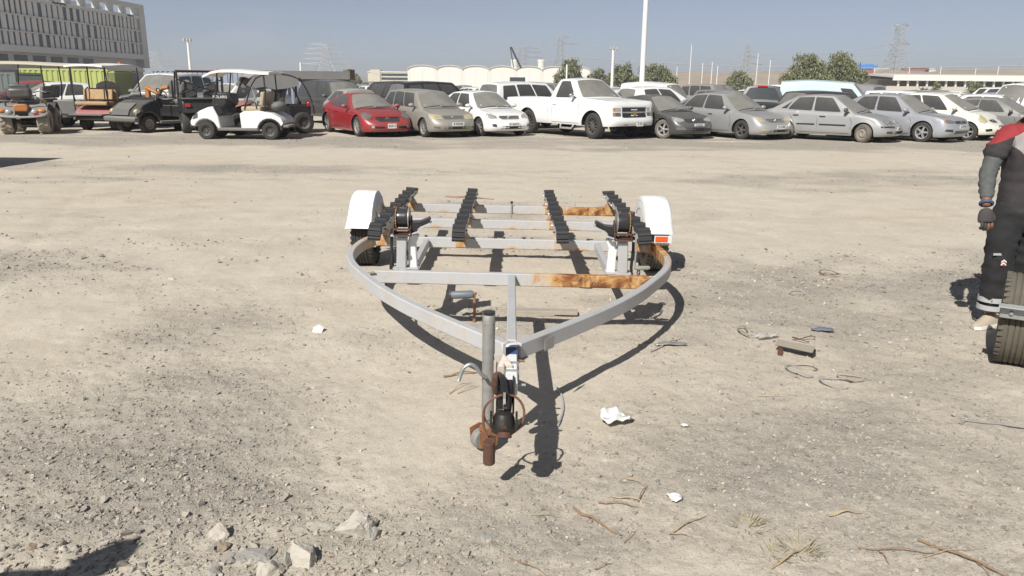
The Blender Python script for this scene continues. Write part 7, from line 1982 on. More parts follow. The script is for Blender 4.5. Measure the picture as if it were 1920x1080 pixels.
# bits on the ridge at the right
M['blue_sheet'] = simple('blue_sheet', (0.05, 0.22, 0.55), 0.6)
M['brick_red'] = simple('brick_red', (0.30, 0.10, 0.06), 0.8)
q = far_point(1627, 124, 330)
bt = thing('water_tower', 'blue topped red structure right of the big drooping trees', 'tower', (q.x, 330, 0))
part('blue_top', MB().box((-0.8, 0, q.z - 0.3), (5.2, 3, 2.2)).box((2.8, 0, q.z - 0.2), (1.8, 3, 1.3)), 'blue_sheet', bt, 40, 0.3)
part('tower_body', MB().span((-1.5, -1.5, 0), (2.6, 1.5, q.z - 1.5)), 'brick_red', bt, 0)
for u, v, w, h, mk, lab in ((1720, 128, 16, 3.2, 'brick_red', 'small red roofed building on the ridge at the right'), (1655, 130, 10, 3, 'shed', 'small white building on the ridge right of the blue topped tower'), (1745, 130, 7, 2.2, 'shed', 'low pale building on the ridge above the hall')):
    q = far_point(u, v, 540)
    o = tag(part('ridge_building', MB().span((-w / 2, 0, -14), (w / 2, 6, 0)).prism([(-0.4, 0), (3, 0.7), (6.4, 0)], 0, -w / 2 - 0.3, w / 2 + 0.3), mk, None, 0, loc=(q.x, 540, q.z)), lab, 'building')
# ------------------------------------------------------------------ the man at the right edge
t = NT('charcoal_shirt')      # dyed in three colours: red yoke, grey chest panel, charcoal body
p_ = t.xyz(t.coord('Object'))
ax_ = t.math('ABSOLUTE', p_[0])
red_ = t.math('GREATER_THAN', t.math('ADD', p_[2], t.math('MULTIPLY', ax_, 0.50)), 1.462)
gry_ = t.math('MULTIPLY', t.math('GREATER_THAN', t.math('SUBTRACT', p_[2], t.math('MULTIPLY', ax_, 0.85)), 1.165), t.math('LESS_THAN', p_[1], 0.06))
gry_ = t.math('MULTIPLY', gry_, t.math('LESS_THAN', ax_, 0.175))
sc_ = t.mix(t.noise(9.0, 4), (0.026, 0.022, 0.023), (0.045, 0.040, 0.041))
sc_ = t.mix(gry_, sc_, (0.30, 0.285, 0.28)); sc_ = t.mix(red_, sc_, (0.27, 0.028, 0.033))
t.set(color=sc_, rough=0.85); t.bump(t.noise(14.0, 4), 0.3, 0.02); M['shirt'] = t.m
M['shirt_red'] = simple('red_shirt_yoke', (0.38, 0.035, 0.04), 0.85, var=0.12)
M['shirt_grey'] = simple('grey_shirt_panel', (0.30, 0.285, 0.28), 0.85, var=0.1)
M['trouser'] = simple('black_work_trousers', (0.018, 0.018, 0.019), 0.9, var=0.3, scale=8, bump=0.3, bscale=12)
M['sleeve'] = simple('grey_arm_sleeve', (0.085, 0.09, 0.086), 0.75, var=0.3, scale=20, bump=0.3, bscale=30)
M['glove'] = simple('dark_glove', (0.055, 0.050, 0.05), 0.85, var=0.3)
M['skin'] = simple('brown_skin', (0.19, 0.095, 0.06), 0.55, var=0.12)
M['hair'] = simple('black_hair', (0.012, 0.011, 0.011), 0.7)
M['shoe'] = simple('cream_shoe', (0.42, 0.36, 0.27), 0.85, var=0.2)
M['reflect'] = simple('grey_reflective_tape', (0.40, 0.41, 0.42), 0.35, var=0.08)
def skin_body(name, chains, m, parent, root_i=0, sub=2, tfm=None):
    """chains: list of [(point, radius or (rx, ry))...]; joints that coincide are welded; grown with a Skin modifier and baked"""
    pts, rad, edges = [], [], []
    def idx(p, r):
        for i, q in enumerate(pts):
            if (Vector(q) - Vector(p)).length < 1e-4: return i
        pts.append(tuple(p)); rad.append(r); return len(pts) - 1
    for ch in chains:
        prev = None
        for p, r in ch:
            i = idx(p, r)
            if prev is not None: edges.append((prev, i))
            prev = i
    me = bpy.data.meshes.new(name); me.from_pydata(pts, edges, [])
    o = bpy.data.objects.new(name, me); COL.objects.link(o)
    mod = o.modifiers.new('skin', 'SKIN'); mod.use_smooth_shade = True
    for i, sv in enumerate(me.skin_vertices[0].data):
        r = rad[i]; sv.radius = r if isinstance(r, tuple) else (r, r); sv.use_root = (i == root_i)
    sd = o.modifiers.new('sub', 'SUBSURF'); sd.levels = sub; sd.render_levels = sub
    dg = bpy.context.evaluated_depsgraph_get()
    out = bpy.data.meshes.new_from_object(o.evaluated_get(dg))
    bpy.data.objects.remove(o); bpy.data.meshes.remove(me)
    out.shade_smooth(); out.materials.clear(); out.materials.append(m)
    r = bpy.data.objects.new(name, out); COL.objects.link(r); r.parent = parent
    return r
def wrinkle(me, amp, freq, seed):
    from mathutils import noise
    bm = bmesh.new(); bm.from_mesh(me)
    bmesh.ops.subdivide_edges(bm, edges=bm.edges, cuts=1, use_grid_fill=True, smooth=0.4)
    bm.normal_update()
    for v in bm.verts:
        c = v.co; n = 1 - abs(noise.noise(Vector((c.x * freq + seed, c.y * freq, c.z * freq * 1.7 + 0.6 * c.x * freq)))) * 2
        n2 = noise.noise(Vector((c.x * freq * 2.3, c.y * freq * 2.3 + seed, c.z * freq * 3)))
        v.co = c + v.normal * amp * (0.75 * max(0, n) ** 2 + 0.35 * n2)
    bm.to_mesh(me); bm.free(); me.shade_smooth()
def make_man(label):
    t = thing('person', label, 'person')
    # local frame: x to his left-hand side as seen by us at right, y away from us, z up; feet at z = 0
    hip = (0.0, 0.0, 0.90)
    ch = [[(hip, (0.15, 0.105)), ((0, 0.0, 1.02), (0.135, 0.10)), ((0, 0.01, 1.18), (0.155, 0.11)), ((0, 0.02, 1.33), (0.16, 0.105)), ((0, 0.03, 1.43), (0.085, 0.075)), ((0, 0.02, 1.50), (0.056, 0.058)), ((0, 0.0, 1.56), (0.062, 0.07))],
          [((0, 0.02, 1.33), (0.16, 0.105)), ((-0.155, 0.02, 1.375), 0.068), ((-0.215, 0.02, 1.31), 0.062), ((-0.262, -0.01, 1.20), 0.056), ((-0.300, -0.04, 1.115), 0.049), ((-0.335, -0.11, 1.03), 0.044), ((-0.362, -0.175, 0.945), 0.033), ((-0.372, -0.205, 0.905), 0.030)],
          [((0, 0.02, 1.33), (0.16, 0.105)), ((0.155, 0.03, 1.375), 0.068), ((0.22, 0.04, 1.30), 0.062), ((0.26, 0.05, 1.15), 0.054), ((0.28, 0.04, 1.05), 0.046), ((0.27, -0.05, 0.92), 0.036), ((0.265, -0.09, 0.86), 0.030)],
          [(hip, (0.15, 0.105)), ((-0.085, 0.0, 0.82), (0.098, 0.10)), ((-0.09, -0.01, 0.62), 0.085), ((-0.085, -0.01, 0.48), 0.068), ((-0.08, 0.0, 0.30), 0.058), ((-0.08, 0.01, 0.10), 0.042), ((-0.08, 0.01, 0.05), 0.04)],
          [(hip, (0.15, 0.105)), ((0.09, 0.03, 0.82), (0.098, 0.10)), ((0.10, 0.05, 0.62), 0.085), ((0.10, 0.06, 0.48), 0.068), ((0.10, 0.09, 0.30), 0.058), ((0.10, 0.11, 0.10), 0.042), ((0.10, 0.11, 0.05), 0.04)]]
    body = skin_body('body', ch, M['skin'], t)
    # head
    hd = MB().ball((0, -0.015, 1.625), (0.074, 0.096, 0.112), 18, 14)
    hd.v = [(x * (1 - 0.22 * clamp((1.60 - z) / 0.10)), y - 0.012 * clamp((1.62 - z) / 0.08) * (y < 0), z) for x, y, z in hd.v]
    head = part('head', hd, 'skin', t, 60)
    part('nose', MB().prism([(-0.105, 1.635), (-0.134, 1.600), (-0.105, 1.592)], 0, -0.012, 0.012), 'skin', head, 30, 0.004)
    for s in (1, -1):
        part('ear', MB().ball((s * 0.076, 0.0, 1.615), (0.010, 0.020, 0.030), 8, 6), 'skin', head, 60)
        part('eye', MB().ball((s * 0.030, -0.098, 1.635), (0.011, 0.007, 0.006), 8, 6), 'ink', head, 60)
    part('mouth', MB().box((0, -0.108, 1.565), (0.045, 0.006, 0.010)), 'rust_dark', head, 30, 0.003)
    hr = MB().ball((0, 0.0, 1.648), (0.082, 0.100, 0.098), 16, 10); hr.v = [(x, y, max(z, 1.60 if y > 0 else 1.66)) for x, y, z in hr.v]
    part('hair', hr, 'hair', head, 60)
    # clothes: shells a little outside the body
    sh = skin_body('shirt', [[((0, 0.0, 0.80), (0.185, 0.138)), ((0, 0.0, 0.88), (0.180, 0.134)), ((0, 0.0, 1.00), (0.164, 0.124)), ((0, 0.01, 1.18), (0.175, 0.126)), ((0, 0.02, 1.33), (0.178, 0.120)), ((0, 0.03, 1.43), (0.095, 0.085))],
          [((0, 0.02, 1.33), (0.178, 0.120)), ((-0.158, 0.02, 1.372), 0.084), ((-0.225, 0.02, 1.30), 0.080), ((-0.275, -0.015, 1.185), 0.074)],
          [((0, 0.02, 1.33), (0.178, 0.120)), ((0.158, 0.03, 1.372), 0.084), ((0.228, 0.04, 1.30), 0.080), ((0.270, 0.05, 1.17), 0.074)]], M['shirt'], t)
    wrinkle(sh.data, 0.016, 9.0, 3)
    tr_ = skin_body('trousers', [[((0, 0.0, 1.02), (0.145, 0.108)), ((0, 0.0, 0.95), (0.158, 0.118)), ((0, 0.0, 0.86), (0.168, 0.125)), ((-0.092, 0.0, 0.78), (0.112, 0.115)), ((-0.098, -0.01, 0.60), 0.108), ((-0.094, -0.01, 0.46), 0.098), ((-0.088, 0.0, 0.28), 0.092), ((-0.088, 0.01, 0.12), 0.088)],
          [((0, 0.0, 0.86), (0.168, 0.125)), ((0.095, 0.03, 0.78), (0.112, 0.115)), ((0.105, 0.05, 0.60), 0.108), ((0.105, 0.06, 0.46), 0.098), ((0.105, 0.09, 0.28), 0.092), ((0.105, 0.11, 0.12), 0.088)]], M['trouser'], t)
    wrinkle(tr_.data, 0.020, 8.0, 4)
    part('pocket_stripe', MB().box((-0.155, -0.094, 0.555), (0.085, 0.004, 0.016), Matrix.Identity(4)), 'reflect', tr_, 0)
    lg = MB()
    for k in range(2): lg.prism([(-0.018, 0.0), (0.0, 0.014), (0.018, 0.0), (0.018, 0.010), (0.0, 0.024), (-0.018, 0.010)], 1, -0.118, -0.114, Matrix.Translation((-0.128, 0, 0.478 + 0.020 * k)))
    part('pocket_emblem', MB().box((-0.128, -0.112, 0.494), (0.034, 0.004, 0.040)), 'shirt_red', tr_, 0)
    part('emblem_chevron', lg, 'paper', tr_, 0)
    for q, xx, yy in ((-1, -0.088, 0.005), (1, 0.105, 0.105)):
        for z in (0.205, 0.145):
            part('reflective_band', MB().lathe([(0.093, 0.018), (0.094, -0.018), (0.088, -0.018), (0.087, 0.018)], 20, Matrix.Translation((xx, yy, z)) @ Matrix.Rotation(R_(90), 4, 'X'), closed=True), 'reflect', tr_, 50)
    # shoes: toes out to our left
    for xx, yy, rz in ((-0.085, 0.0, 62), (0.10, 0.10, 40)):
        T = Matrix.Translation((xx, yy, 0)) @ Matrix.Rotation(R_(-rz), 4, 'Z')
        rows = []
        for k in range(9):
            v_ = k / 8; y_ = lerp(0.085, -0.195, v_)
            w_ = 0.040 + 0.010 * math.sin(math.pi * min(1, v_ * 1.1)) - (0.026 if k == 8 else 0.0) - (0.012 if k == 0 else 0)
            h_ = lerp(0.105, 0.045, sstep(0.25, 0.85, v_)) - (0.012 if k == 8 else 0)
            rows.append([(w_ * math.cos(R_(a)), y_, max(0.0, h_ * math.sin(R_(a))) ) for a in (180, 150, 120, 90, 60, 30, 0)] )
        mb = MB().grid(rows, T); mb.grid([[(rows[0][j][0], rows[0][j][1], rows[0][j][2]) for j in range(7)], [(0, rows[0][0][1], 0)] * 7], T); mb.grid([rows[8], [(0, rows[8][0][1], 0)] * 7], T)
        s_ = part('shoe', mb, 'shoe', t, 60)
        so_ = [[(p[0][0] * 1.08, p[0][1], 0.018) for p in rows], [(p[0][0] * 1.10, p[0][1], -0.004) for p in rows], [(p[6][0] * 1.10, p[6][1], -0.004) for p in rows], [(p[6][0] * 1.08, p[6][1], 0.018) for p in rows]]
        part('sole', MB().grid(so_ + [so_[0]], T), 'paper', s_, 30)
    # arm sleeve, watch band, glove with five fingers
    skin_body('arm_sleeve', [[((-0.215, 0.02, 1.31), 0.050), ((-0.266, -0.012, 1.19), 0.060), ((-0.300, -0.04, 1.115), 0.056), ((-0.335, -0.11, 1.03), 0.051), ((-0.362, -0.175, 0.955), 0.039)]], M['sleeve'], t)
    skin_body('arm_sleeve', [[((0.22, 0.04, 1.30), 0.050), ((0.262, 0.05, 1.16), 0.060), ((0.28, 0.04, 1.05), 0.053), ((0.27, -0.05, 0.92), 0.042)]], M['sleeve'], t)
    for ch_ in t.children:
        if ch_.name.startswith('arm_sleeve'): wrinkle(ch_.data, 0.009, 17.0, 2)
    ax = Vector((-0.01, -0.03, -0.04)).normalized()
    wb = Vector((-0.366, -0.187, 0.930)); s1 = ax.cross(Vector((0, 1, 0))).normalized(); s2 = ax.cross(s1)
    part('wrist_band', MB().tube([wb + (s1 * math.cos(a) + s2 * math.sin(a)) * 0.038 for a in [2 * math.pi * k / 16 for k in range(16)]], 0.010, 6, closed=True), 'blue_tape', t, 60)
    for side in (-1, 1):
        w_ = Vector((-0.372, -0.205, 0.905)) if side < 0 else Vector((0.265, -0.09, 0.86))
        pr = [[(w_, 0.036), (w_ + Vector((-0.004, -0.016, -0.045)), (0.056, 0.036)), (w_ + Vector((-0.006, -0.026, -0.090)), (0.056, 0.032)), (w_ + Vector((-0.006, -0.030, -0.104)), (0.050, 0.026))]]
        pm_ = skin_body('glove', pr, M['glove'], t)
        for k in range(4):
            bx = (-0.033 + 0.022 * k)
            b0 = w_ + Vector((bx, -0.030, -0.090)); ln = (0.040, 0.046, 0.048, 0.038)[k]
            p1 = b0 + Vector((0, -0.012, -ln * 0.8)); p2 = p1 + Vector((0.004, 0.018, -ln * 0.55)); p3 = p2 + Vector((0.004, 0.022, ln * 0.15))
            f_ = skin_body('finger', [[(b0, 0.0120), (p1, 0.0115), (p2, 0.0105), (p3, 0.0090)]], M['glove'] if k < 2 else M['skin'], pm_, sub=1)
        th = w_ + Vector((0.034 * -side * 1.0, -0.010, -0.030))
        skin_body('thumb', [[(th, 0.012), (th + Vector((0.016 * -side, -0.016, -0.030)), 0.011), (th + Vector((0.006 * -side, -0.030, -0.058)), 0.009)]], M['glove'], pm_, sub=1)
    return t
man = make_man('man in dark work clothes with red shoulders and gloves at the right edge')
MX, MY = 3.61, 5.44
man.location = (MX, MY, gz(MX, MY) + 0.004); man.rotation_euler = (0, 0, R_(0)); man.scale = (1.0,) * 3
m2 = copy_tree(man); m2.name = 'person'
tag(m2, 'second person in dark clothes standing beyond the near left corner', 'person')
m2.location = (-2.24, 0.80, gz(-2.24, 0.80)); m2.rotation_euler = (0, 0, R_(-27))

# the other trailer at the right edge
tr2 = thing('utility_trailer', 'small galvanised trailer with a dusty tyre at the right edge of the picture', 'trailer', (3.93, 4.25, gz(3.93, 4.25)), R_(-33))
mb = tyre_mesh(0.292, 0.205)
for k in range(44):
    a = 2 * math.pi * k / 44
    for q in (-1, 1): mb.box((0, q * 0.083, 0.288), (0.022, 0.030, 0.012), Matrix.Rotation(a, 4, 'Y'))
M['tyre_tan'] = simple('tan_dusty_tyre', (0.115, 0.102, 0.078), 0.92, var=0.4, scale=11, bump=0.2)
wl_ = part('wheel', mb, 'tyre_tan', tr2, 35, loc=(-0.835, 0.0, 0.290), rot=(0, 0, R_(90)))
part('rim', MB().lathe([(0, -0.05), (0.06, -0.055), (0.13, -0.04), (0.165, -0.075), (0.182, -0.08), (0.182, 0.08), (0, 0.05)], 20), 'rim_steel', wl_, 35)
w2 = copy_tree(wl_, tr2); w2.location = (0.9, 0.0, 0.290)
part('axle', MB().box((0.03, 0.0, 0.29), (1.75, 0.05, 0.05)), 'galv', tr2, 0)
part('side_frame', MB().box((0.03, -0.335, 0.405), (1.94, 0.035, 0.075)), 'galv', tr2, 0, 0.004)
part('frame_plate', MB().box((0.03, -0.36, 0.446), (1.96, 0.09, 0.006)), 'reflect', tr2, 0)
part('side_frame', MB().box((0.0, 0.42, 0.405), (1.29, 0.05, 0.0445)), 'galv', tr2, 0, 0.004)
for x in (-0.62, 0.62): part('long_frame', MB().box((x, 0.45, 0.345), (0.05, 2.4, 0.06)), 'galv', tr2, 0)
part('frame_bolt', MB().lathe([(0, 0.014), (0.012, 0.012), (0.014, 0.0), (0, -0.01)], 6, Matrix.Translation((-0.88, -0.356, 0.405)) @ Matrix.Rotation(R_(180), 4, 'Z')), 'galv', tr2, 0)
part('draw_bar', MB().bar((0, -0.355, 0.385), (0, -1.7, 0.385), 0.06, 0.06), 'galv', tr2, 0)

# ------------------------------------------------------------------ rocks and litter on the ground
M['concrete'] = simple('broken_concrete', (0.47, 0.435, 0.37), 0.95, var=0.18, scale=16, bump=0.5, bscale=60)
M['rock_grey'] = simple('grey_stone', (0.33, 0.315, 0.28), 0.95, var=0.2, scale=18, bump=0.5, bscale=60)
M['rock_brown'] = simple('brown_stone', (0.30, 0.235, 0.17), 0.95, var=0.2, scale=18, bump=0.5, bscale=60)
def rock(label, u, v, wpx, hpx, mk, seed, rz=0.0, flat=1.0, cat='rock', group=None, name='rock'):
    p = on_ground(u, v); d = math.hypot(p.x, p.y); px = (p.y * math.cos(PITCH) + CAM_H * math.sin(PITCH)) / FPX
    if cat == 'rock': wpx *= 1.15; hpx *= 1.12
    w = wpx * px / 2; h = hpx * px * 0.75 * flat; dd = w * 0.75
    r = random.Random(seed); bm = bmesh.new()
    for k in range(14):
        a = r.uniform(0, 2 * math.pi); q = r.uniform(-0.35, 1.0); s = math.sqrt(max(0.05, 1 - abs(q) ** 2.2)) * r.uniform(0.75, 1.0)
        bm.verts.new((w * s * math.cos(a), dd * s * math.sin(a), h * q * r.uniform(0.75, 1.0)))
    bmesh.ops.convex_hull(bm, input=bm.verts)
    bmesh.ops.delete(bm, geom=[x for x in bm.verts if not x.link_faces], context='VERTS')
    bmesh.ops.subdivide_edges(bm, edges=bm.edges, cuts=4, use_grid_fill=True)
    me = bpy.data.meshes.new('rock')
    from mathutils import noise as nz_
    for vtx in bm.verts:
        n = vtx.co.normalized(); q_ = vtx.co / w
        vtx.co += n * w * (0.10 * nz_.noise(q_ * 2.2 + Vector((seed, 0, 0))) + 0.05 * nz_.noise(q_ * 6.0) + 0.030 * nz_.noise(q_ * 15.0) + r.uniform(-0.008, 0.008))
    bm.to_mesh(me); bm.free(); me.materials.append(M[mk])
    me.shade_smooth(); me.set_sharp_from_angle(angle=R_(16))
    o = bpy.data.objects.new(name, me); COL.objects.link(o); o.location = (p.x, p.y, gz(p.x, p.y) - 0.004 - 0.12 * h); o.rotation_euler = (0, 0, R_(rz))
    return tag(o, label, cat, group)
rock('largest pale concrete lump, the topmost of the rubble at the near left', 668, 985, 84, 66, 'concrete', 1, 20)
rock('blocky pale concrete chunk with a bright face in the near rubble', 566, 1048, 72, 66, 'concrete', 22, -25)
rock('pale concrete chunk at the bottom, left of the blocky one', 506, 1072, 62, 52, 'concrete', 3, 40)
rock('flat grey concrete slab left of the rubble chunks', 466, 1042, 92, 42, 'rock_grey', 4, 10, 0.6)
rock('rounded pale rock at the upper left of the rubble', 410, 1003, 50, 36, 'concrete', 5, 0)
rock('small brownish rock just below the rounded pale rock', 418, 1025, 34, 22, 'rock_brown', 6, 30)
rock('thin pale crust of concrete leading to the largest lump', 596, 985, 86, 20, 'concrete', 27, 24, 0.55)
rock('narrow concrete splinter standing between two rubble chunks', 540, 1058, 26, 46, 'rock_grey', 8, 60)
rock('grey stone lying alone below the trailer lock', 912, 1003, 34, 26, 'rock_grey', 9, 15)
rock('pale stone at the edge of the broken crust', 700, 1000, 40, 40, 'rock_grey', 10, 70)
for i, (u, v, w, h, mk, lab) in enumerate(((320, 525, 24, 9, 'concrete', 'flat white stone alone on the left sand'), (183, 868, 18, 12, 'rock_grey', 'grey stone in the left gravel, upper one'), (325, 853, 22, 12, 'rock_grey', 'dark stone with a small shadow in the left gravel'),
        (270, 903, 22, 13, 'concrete', 'pale stone in the middle of the left gravel'), (355, 910, 20, 14, 'rock_grey', 'grey stone above the rounded pale rock'), (130, 935, 18, 10, 'rock_brown', 'brown stone near the left edge'), (620, 1045, 24, 16, 'rock_brown', 'small brown stone right of the blocky chunk'),
        (705, 1068, 22, 20, 'concrete', 'pale pebble at the bottom below the largest lump'), (738, 1050, 15, 9, 'rock_grey', 'little grey stone right of the pale pebble'), (1078, 908, 17, 10, 'rock_brown', 'tan pebble right of the lock shadow'), (1135, 858, 20, 9, 'concrete', 'flat pale pebble below the white paper'),
        (1182, 873, 18, 11, 'rock_grey', 'grey pebble right of the flat pale pebble'), (1498, 845, 13, 11, 'rock_brown', 'dark round pebble on the right gravel'), (1617, 988, 22, 10, 'rock_grey', 'blue grey flat stone near the reed at right'), (1715, 815, 14, 8, 'rock_grey', 'small dark stone on the far right sand'),
        (60, 1030, 30, 20, 'rock_brown', 'dark stone at the edge of the near left shadow'), (250, 1068, 30, 22, 'rock_grey', 'grey stone below the near left shadow'), (400, 1070, 44, 26, 'rock_grey', 'wide grey stone at the bottom left of the rubble'))):
    rock(lab, u, v, w, h, mk, 40 + i, i * 37, 0.9, 'stone', None, 'stone')
rock('white plaster lump lying left of the trailer on the sand', 597, 618, 30, 24, 'paper', 77, 20, 1.0, 'plaster lump', None, 'plaster_lump')

M['plastic_clear'] = simple('shiny_clear_plastic', (0.50, 0.48, 0.44), 0.06, 0.0, var=0.1); M['plastic_clear'].node_tree.nodes['Principled BSDF'].inputs['Alpha'].default_value = 0.55
M['straw'] = simple('dry_straw', (0.44, 0.34, 0.20), 0.9, var=0.25, scale=30)
M['straw_red'] = simple('reddish_twig', (0.27, 0.175, 0.105), 0.9, var=0.3, scale=30)
M['wood_grey'] = simple('weathered_plank', (0.35, 0.31, 0.25), 0.9, var=0.2, scale=12, bump=0.3)
M['taupe_metal'] = simple('taupe_metal', (0.27, 0.24, 0.19), 0.6, 0.1, var=0.15)
M['slate_plastic'] = simple('slate_blue_plastic', (0.14, 0.16, 0.19), 0.5, var=0.2)
M['twig_green'] = simple('dry_grass_blade', (0.33, 0.29, 0.17), 0.9, var=0.3, scale=40)
def scrap(name, label, cat, u, v, wpx, dpx, mk, seed, lift=0.5, n=9):
    """a crumpled sheet: a folded little height field with ragged outline"""
    p = on_ground(u, v); px = (p.y * math.cos(PITCH) + CAM_H * math.sin(PITCH)) / FPX
    w, dd = wpx * px / 2, dpx * px * 1.6 / 2
    r = random.Random(seed); rows = []
    ph = [r.uniform(0, 6) for _ in range(4)]
    for i in range(n):
        a = -1 + 2 * i / (n - 1); row = []
        for j in range(n):
            b = -1 + 2 * j / (n - 1)
            k = 1 / max(1.0, math.sqrt(a * a + b * b) * 0.95); k *= 1 + 0.16 * math.sin(3 * math.atan2(b, a) + ph[0])
            z = lift * w * (0.55 * abs(math.sin(2.4 * a + ph[1])) + 0.45 * abs(math.sin(2.9 * b + 1.7 * a + ph[2]))) * (1 - 0.5 * (a * a + b * b) / 2)
            row.append((w * a * k + 0.0, dd * b * k, z))
        rows.append(row)
    o = part(name, MB().grid(rows), mk, None, 20, loc=(p.x, p.y, gz(p.x, p.y) + 0.006), rot=(0, 0, r.uniform(0, 3)))
    o.modifiers.new('thick', 'SOLIDIFY').thickness = 0.0025
    return tag(o, label, cat)
scrap('paper_scrap', 'crumpled white paper lying right of the trailer coupler', 'paper', 1150, 786, 62, 34, 'paper', 3, 0.75)
scrap('paper_scrap', 'small torn white paper in the foreground right of the twigs', 'paper', 1265, 932, 26, 18, 'paper', 4, 0.55)
scrap('paper_scrap', 'tiny white paper bit right of the crumpled paper', 'paper', 1283, 797, 13, 8, 'paper', 5, 0.5)
scrap('plastic_piece', 'slate blue flat plastic piece on the right sand', 'plastic piece', 1543, 622, 40, 13, 'slate_plastic', 6, 0.25)
scrap('plastic_film', 'clear crumpled film above the taupe channel piece', 'plastic film', 1437, 635, 46, 11, 'plastic_clear', 8, 0.5)
scrap('plastic_film', 'pale film strip by the rail shadow at right', 'plastic film', 1256, 648, 56, 11, 'galv', 9, 0.2)
def stick(label, a, b, wpx, mk, name='twig', lift=0.008, bend=0.02, cat='twig', group='twigs and straws in the foreground', seed=0):
    p, q = on_ground(*a), on_ground(*b); px = (p.y * math.cos(PITCH) + CAM_H * math.sin(PITCH)) / FPX
    r = random.Random(seed); L = (q - p).length; s = (q - p).cross(Vector((0, 0, 1))).normalized()
    pts = []
    for k in range(6):
        t_ = k / 5; c = p.lerp(q, t_) + s * (bend * L * math.sin(math.pi * t_) + r.uniform(-0.003, 0.003) * L)
        pts.append((c.x, c.y, gz(c.x, c.y) + lift + (0.012 if k in (2, 3) else 0)))
    w = wpx * px / 2 * 0.55
    o = part(name, MB().tube(pts, [w * 1.2, w * 1.15, w, w * 0.9, w * 0.75, w * 0.4], 6), mk, None, 50)
    return tag(o, label, cat, group)
sticks = [((1075, 946), (1166, 1000), 8, 'straw_red', 'thick reddish stick below the trailer shadow'), ((1148, 928), (1220, 943), 4, 'straw', 'pale straw crossing the reddish twigs'), ((1122, 936), (1200, 950), 4, 'straw_red', 'reddish twig under the pale straw'),
    ((1196, 938), (1214, 906), 4, 'straw_red', 'short upright lying twig right of the straws'), ((1168, 890), (1214, 908), 3, 'straw', 'thin straw meeting the short twig'), ((1254, 1002), (1325, 964), 5, 'straw', 'forked straw below the small torn paper'),
    ((1258, 1000), (1300, 1006), 3, 'straw', 'side twig of the forked straw'), ((1555, 962), (1614, 958), 6, 'straw', 'short pale reed on the right sand'), ((1610, 1025), (1765, 1036), 4, 'straw_red', 'long thin twig at the bottom right'),
    ((1645, 1028), (1668, 1052), 4, 'straw_red', 'side branch of the long thin twig'), ((1722, 1007), (1925, 1090), 7, 'straw_red', 'longest brown stalk at the bottom right corner'), ((1722, 1045), (1840, 1025), 2.5, 'straw', 'fine straw crossing the longest stalk'),
    ((1446, 1066), (1512, 1020), 7, 'straw', 'dry leaf stalk beside the grass tuft'), ((1832, 1052), (1860, 1078), 4, 'straw_red', 'short branch under the longest stalk'), ((832, 706), (902, 697), 6, 'straw_red', 'reddish stick left of the jack post'),
    ((842, 738), (885, 716), 3, 'straw', 'bent straw below the reddish stick, upper half'), ((858, 738), (900, 722), 3, 'straw', 'bent straw below the reddish stick, lower half'), ((955, 1040), (1040, 1080), 4, 'straw_red', 'brown twig at the bottom centre'),
    ((1115, 1068), (1150, 1055), 3, 'straw_red', 'short twig at the bottom right of centre'), ((1000, 965), (1050, 963), 2.5, 'straw', 'fine straw left of the thick reddish stick'), ((1170, 1015), (1195, 988), 2.5, 'straw_red', 'fine twig right of the thick reddish stick'),
    ((835, 369), (926, 373), 5, 'straw_red', 'brown rod lying behind the trailer'), ((1420, 740), (1500, 738), 2, 'straw', 'fine pale straw on the right sand')]
for i, (a, b, w, mk, lab) in enumerate(sticks): stick(lab, a, b, w, mk, seed=i, bend=(-1) ** i * 0.018)
pk_ = on_ground(1015, 585)
pkn = thing('plank', 'weathered grey plank lying on the sand under the trailer tongue', 'plank', (pk_.x, pk_.y, gz(pk_.x, pk_.y)), R_(-2))
part('board', MB().box((0, 0, 0.022), (0.54, 0.085, 0.028)), 'wood_grey', pkn, 0, 0.003)
part('split_piece', MB().prism([(-0.26, -0.045), (0.0, -0.060), (0.10, -0.048), (0.05, -0.043)], 2, 0.004, 0.020), 'wood_grey', pkn, 0)
# rusty T prop standing under the tongue
tp = on_ground(889, 600)
tpp = thing('roller_bracket', 'dark pipe on a rusty bent rod standing under the trailer tongue', 'roller bracket', (tp.x, tp.y, gz(tp.x, tp.y)))
part('rod', MB().tube([(0.0, 0.0, 0.0), (0.004, 0.01, 0.12), (0.0, 0.02, 0.195), (0.012, 0.02, 0.215)], 0.011, 8), 'rust_orange', tpp)
part('pipe', MB().tube([(-0.175, 0.02, 0.195), (-0.165, 0.02, 0.196), (-0.02, 0.02, 0.203), (-0.005, 0.02, 0.204)], [0.024, 0.029, 0.029, 0.024], 12), 'slate_plastic', tpp)
part('end_ring', MB().lathe([(0.026, 0.006), (0.035, 0.006), (0.035, -0.006), (0.026, -0.006)], 14, Matrix.Translation((-0.172, 0.02, 0.196)) @ Matrix.Rotation(R_(90), 4, 'Z'), closed=True), 'black', tpp)
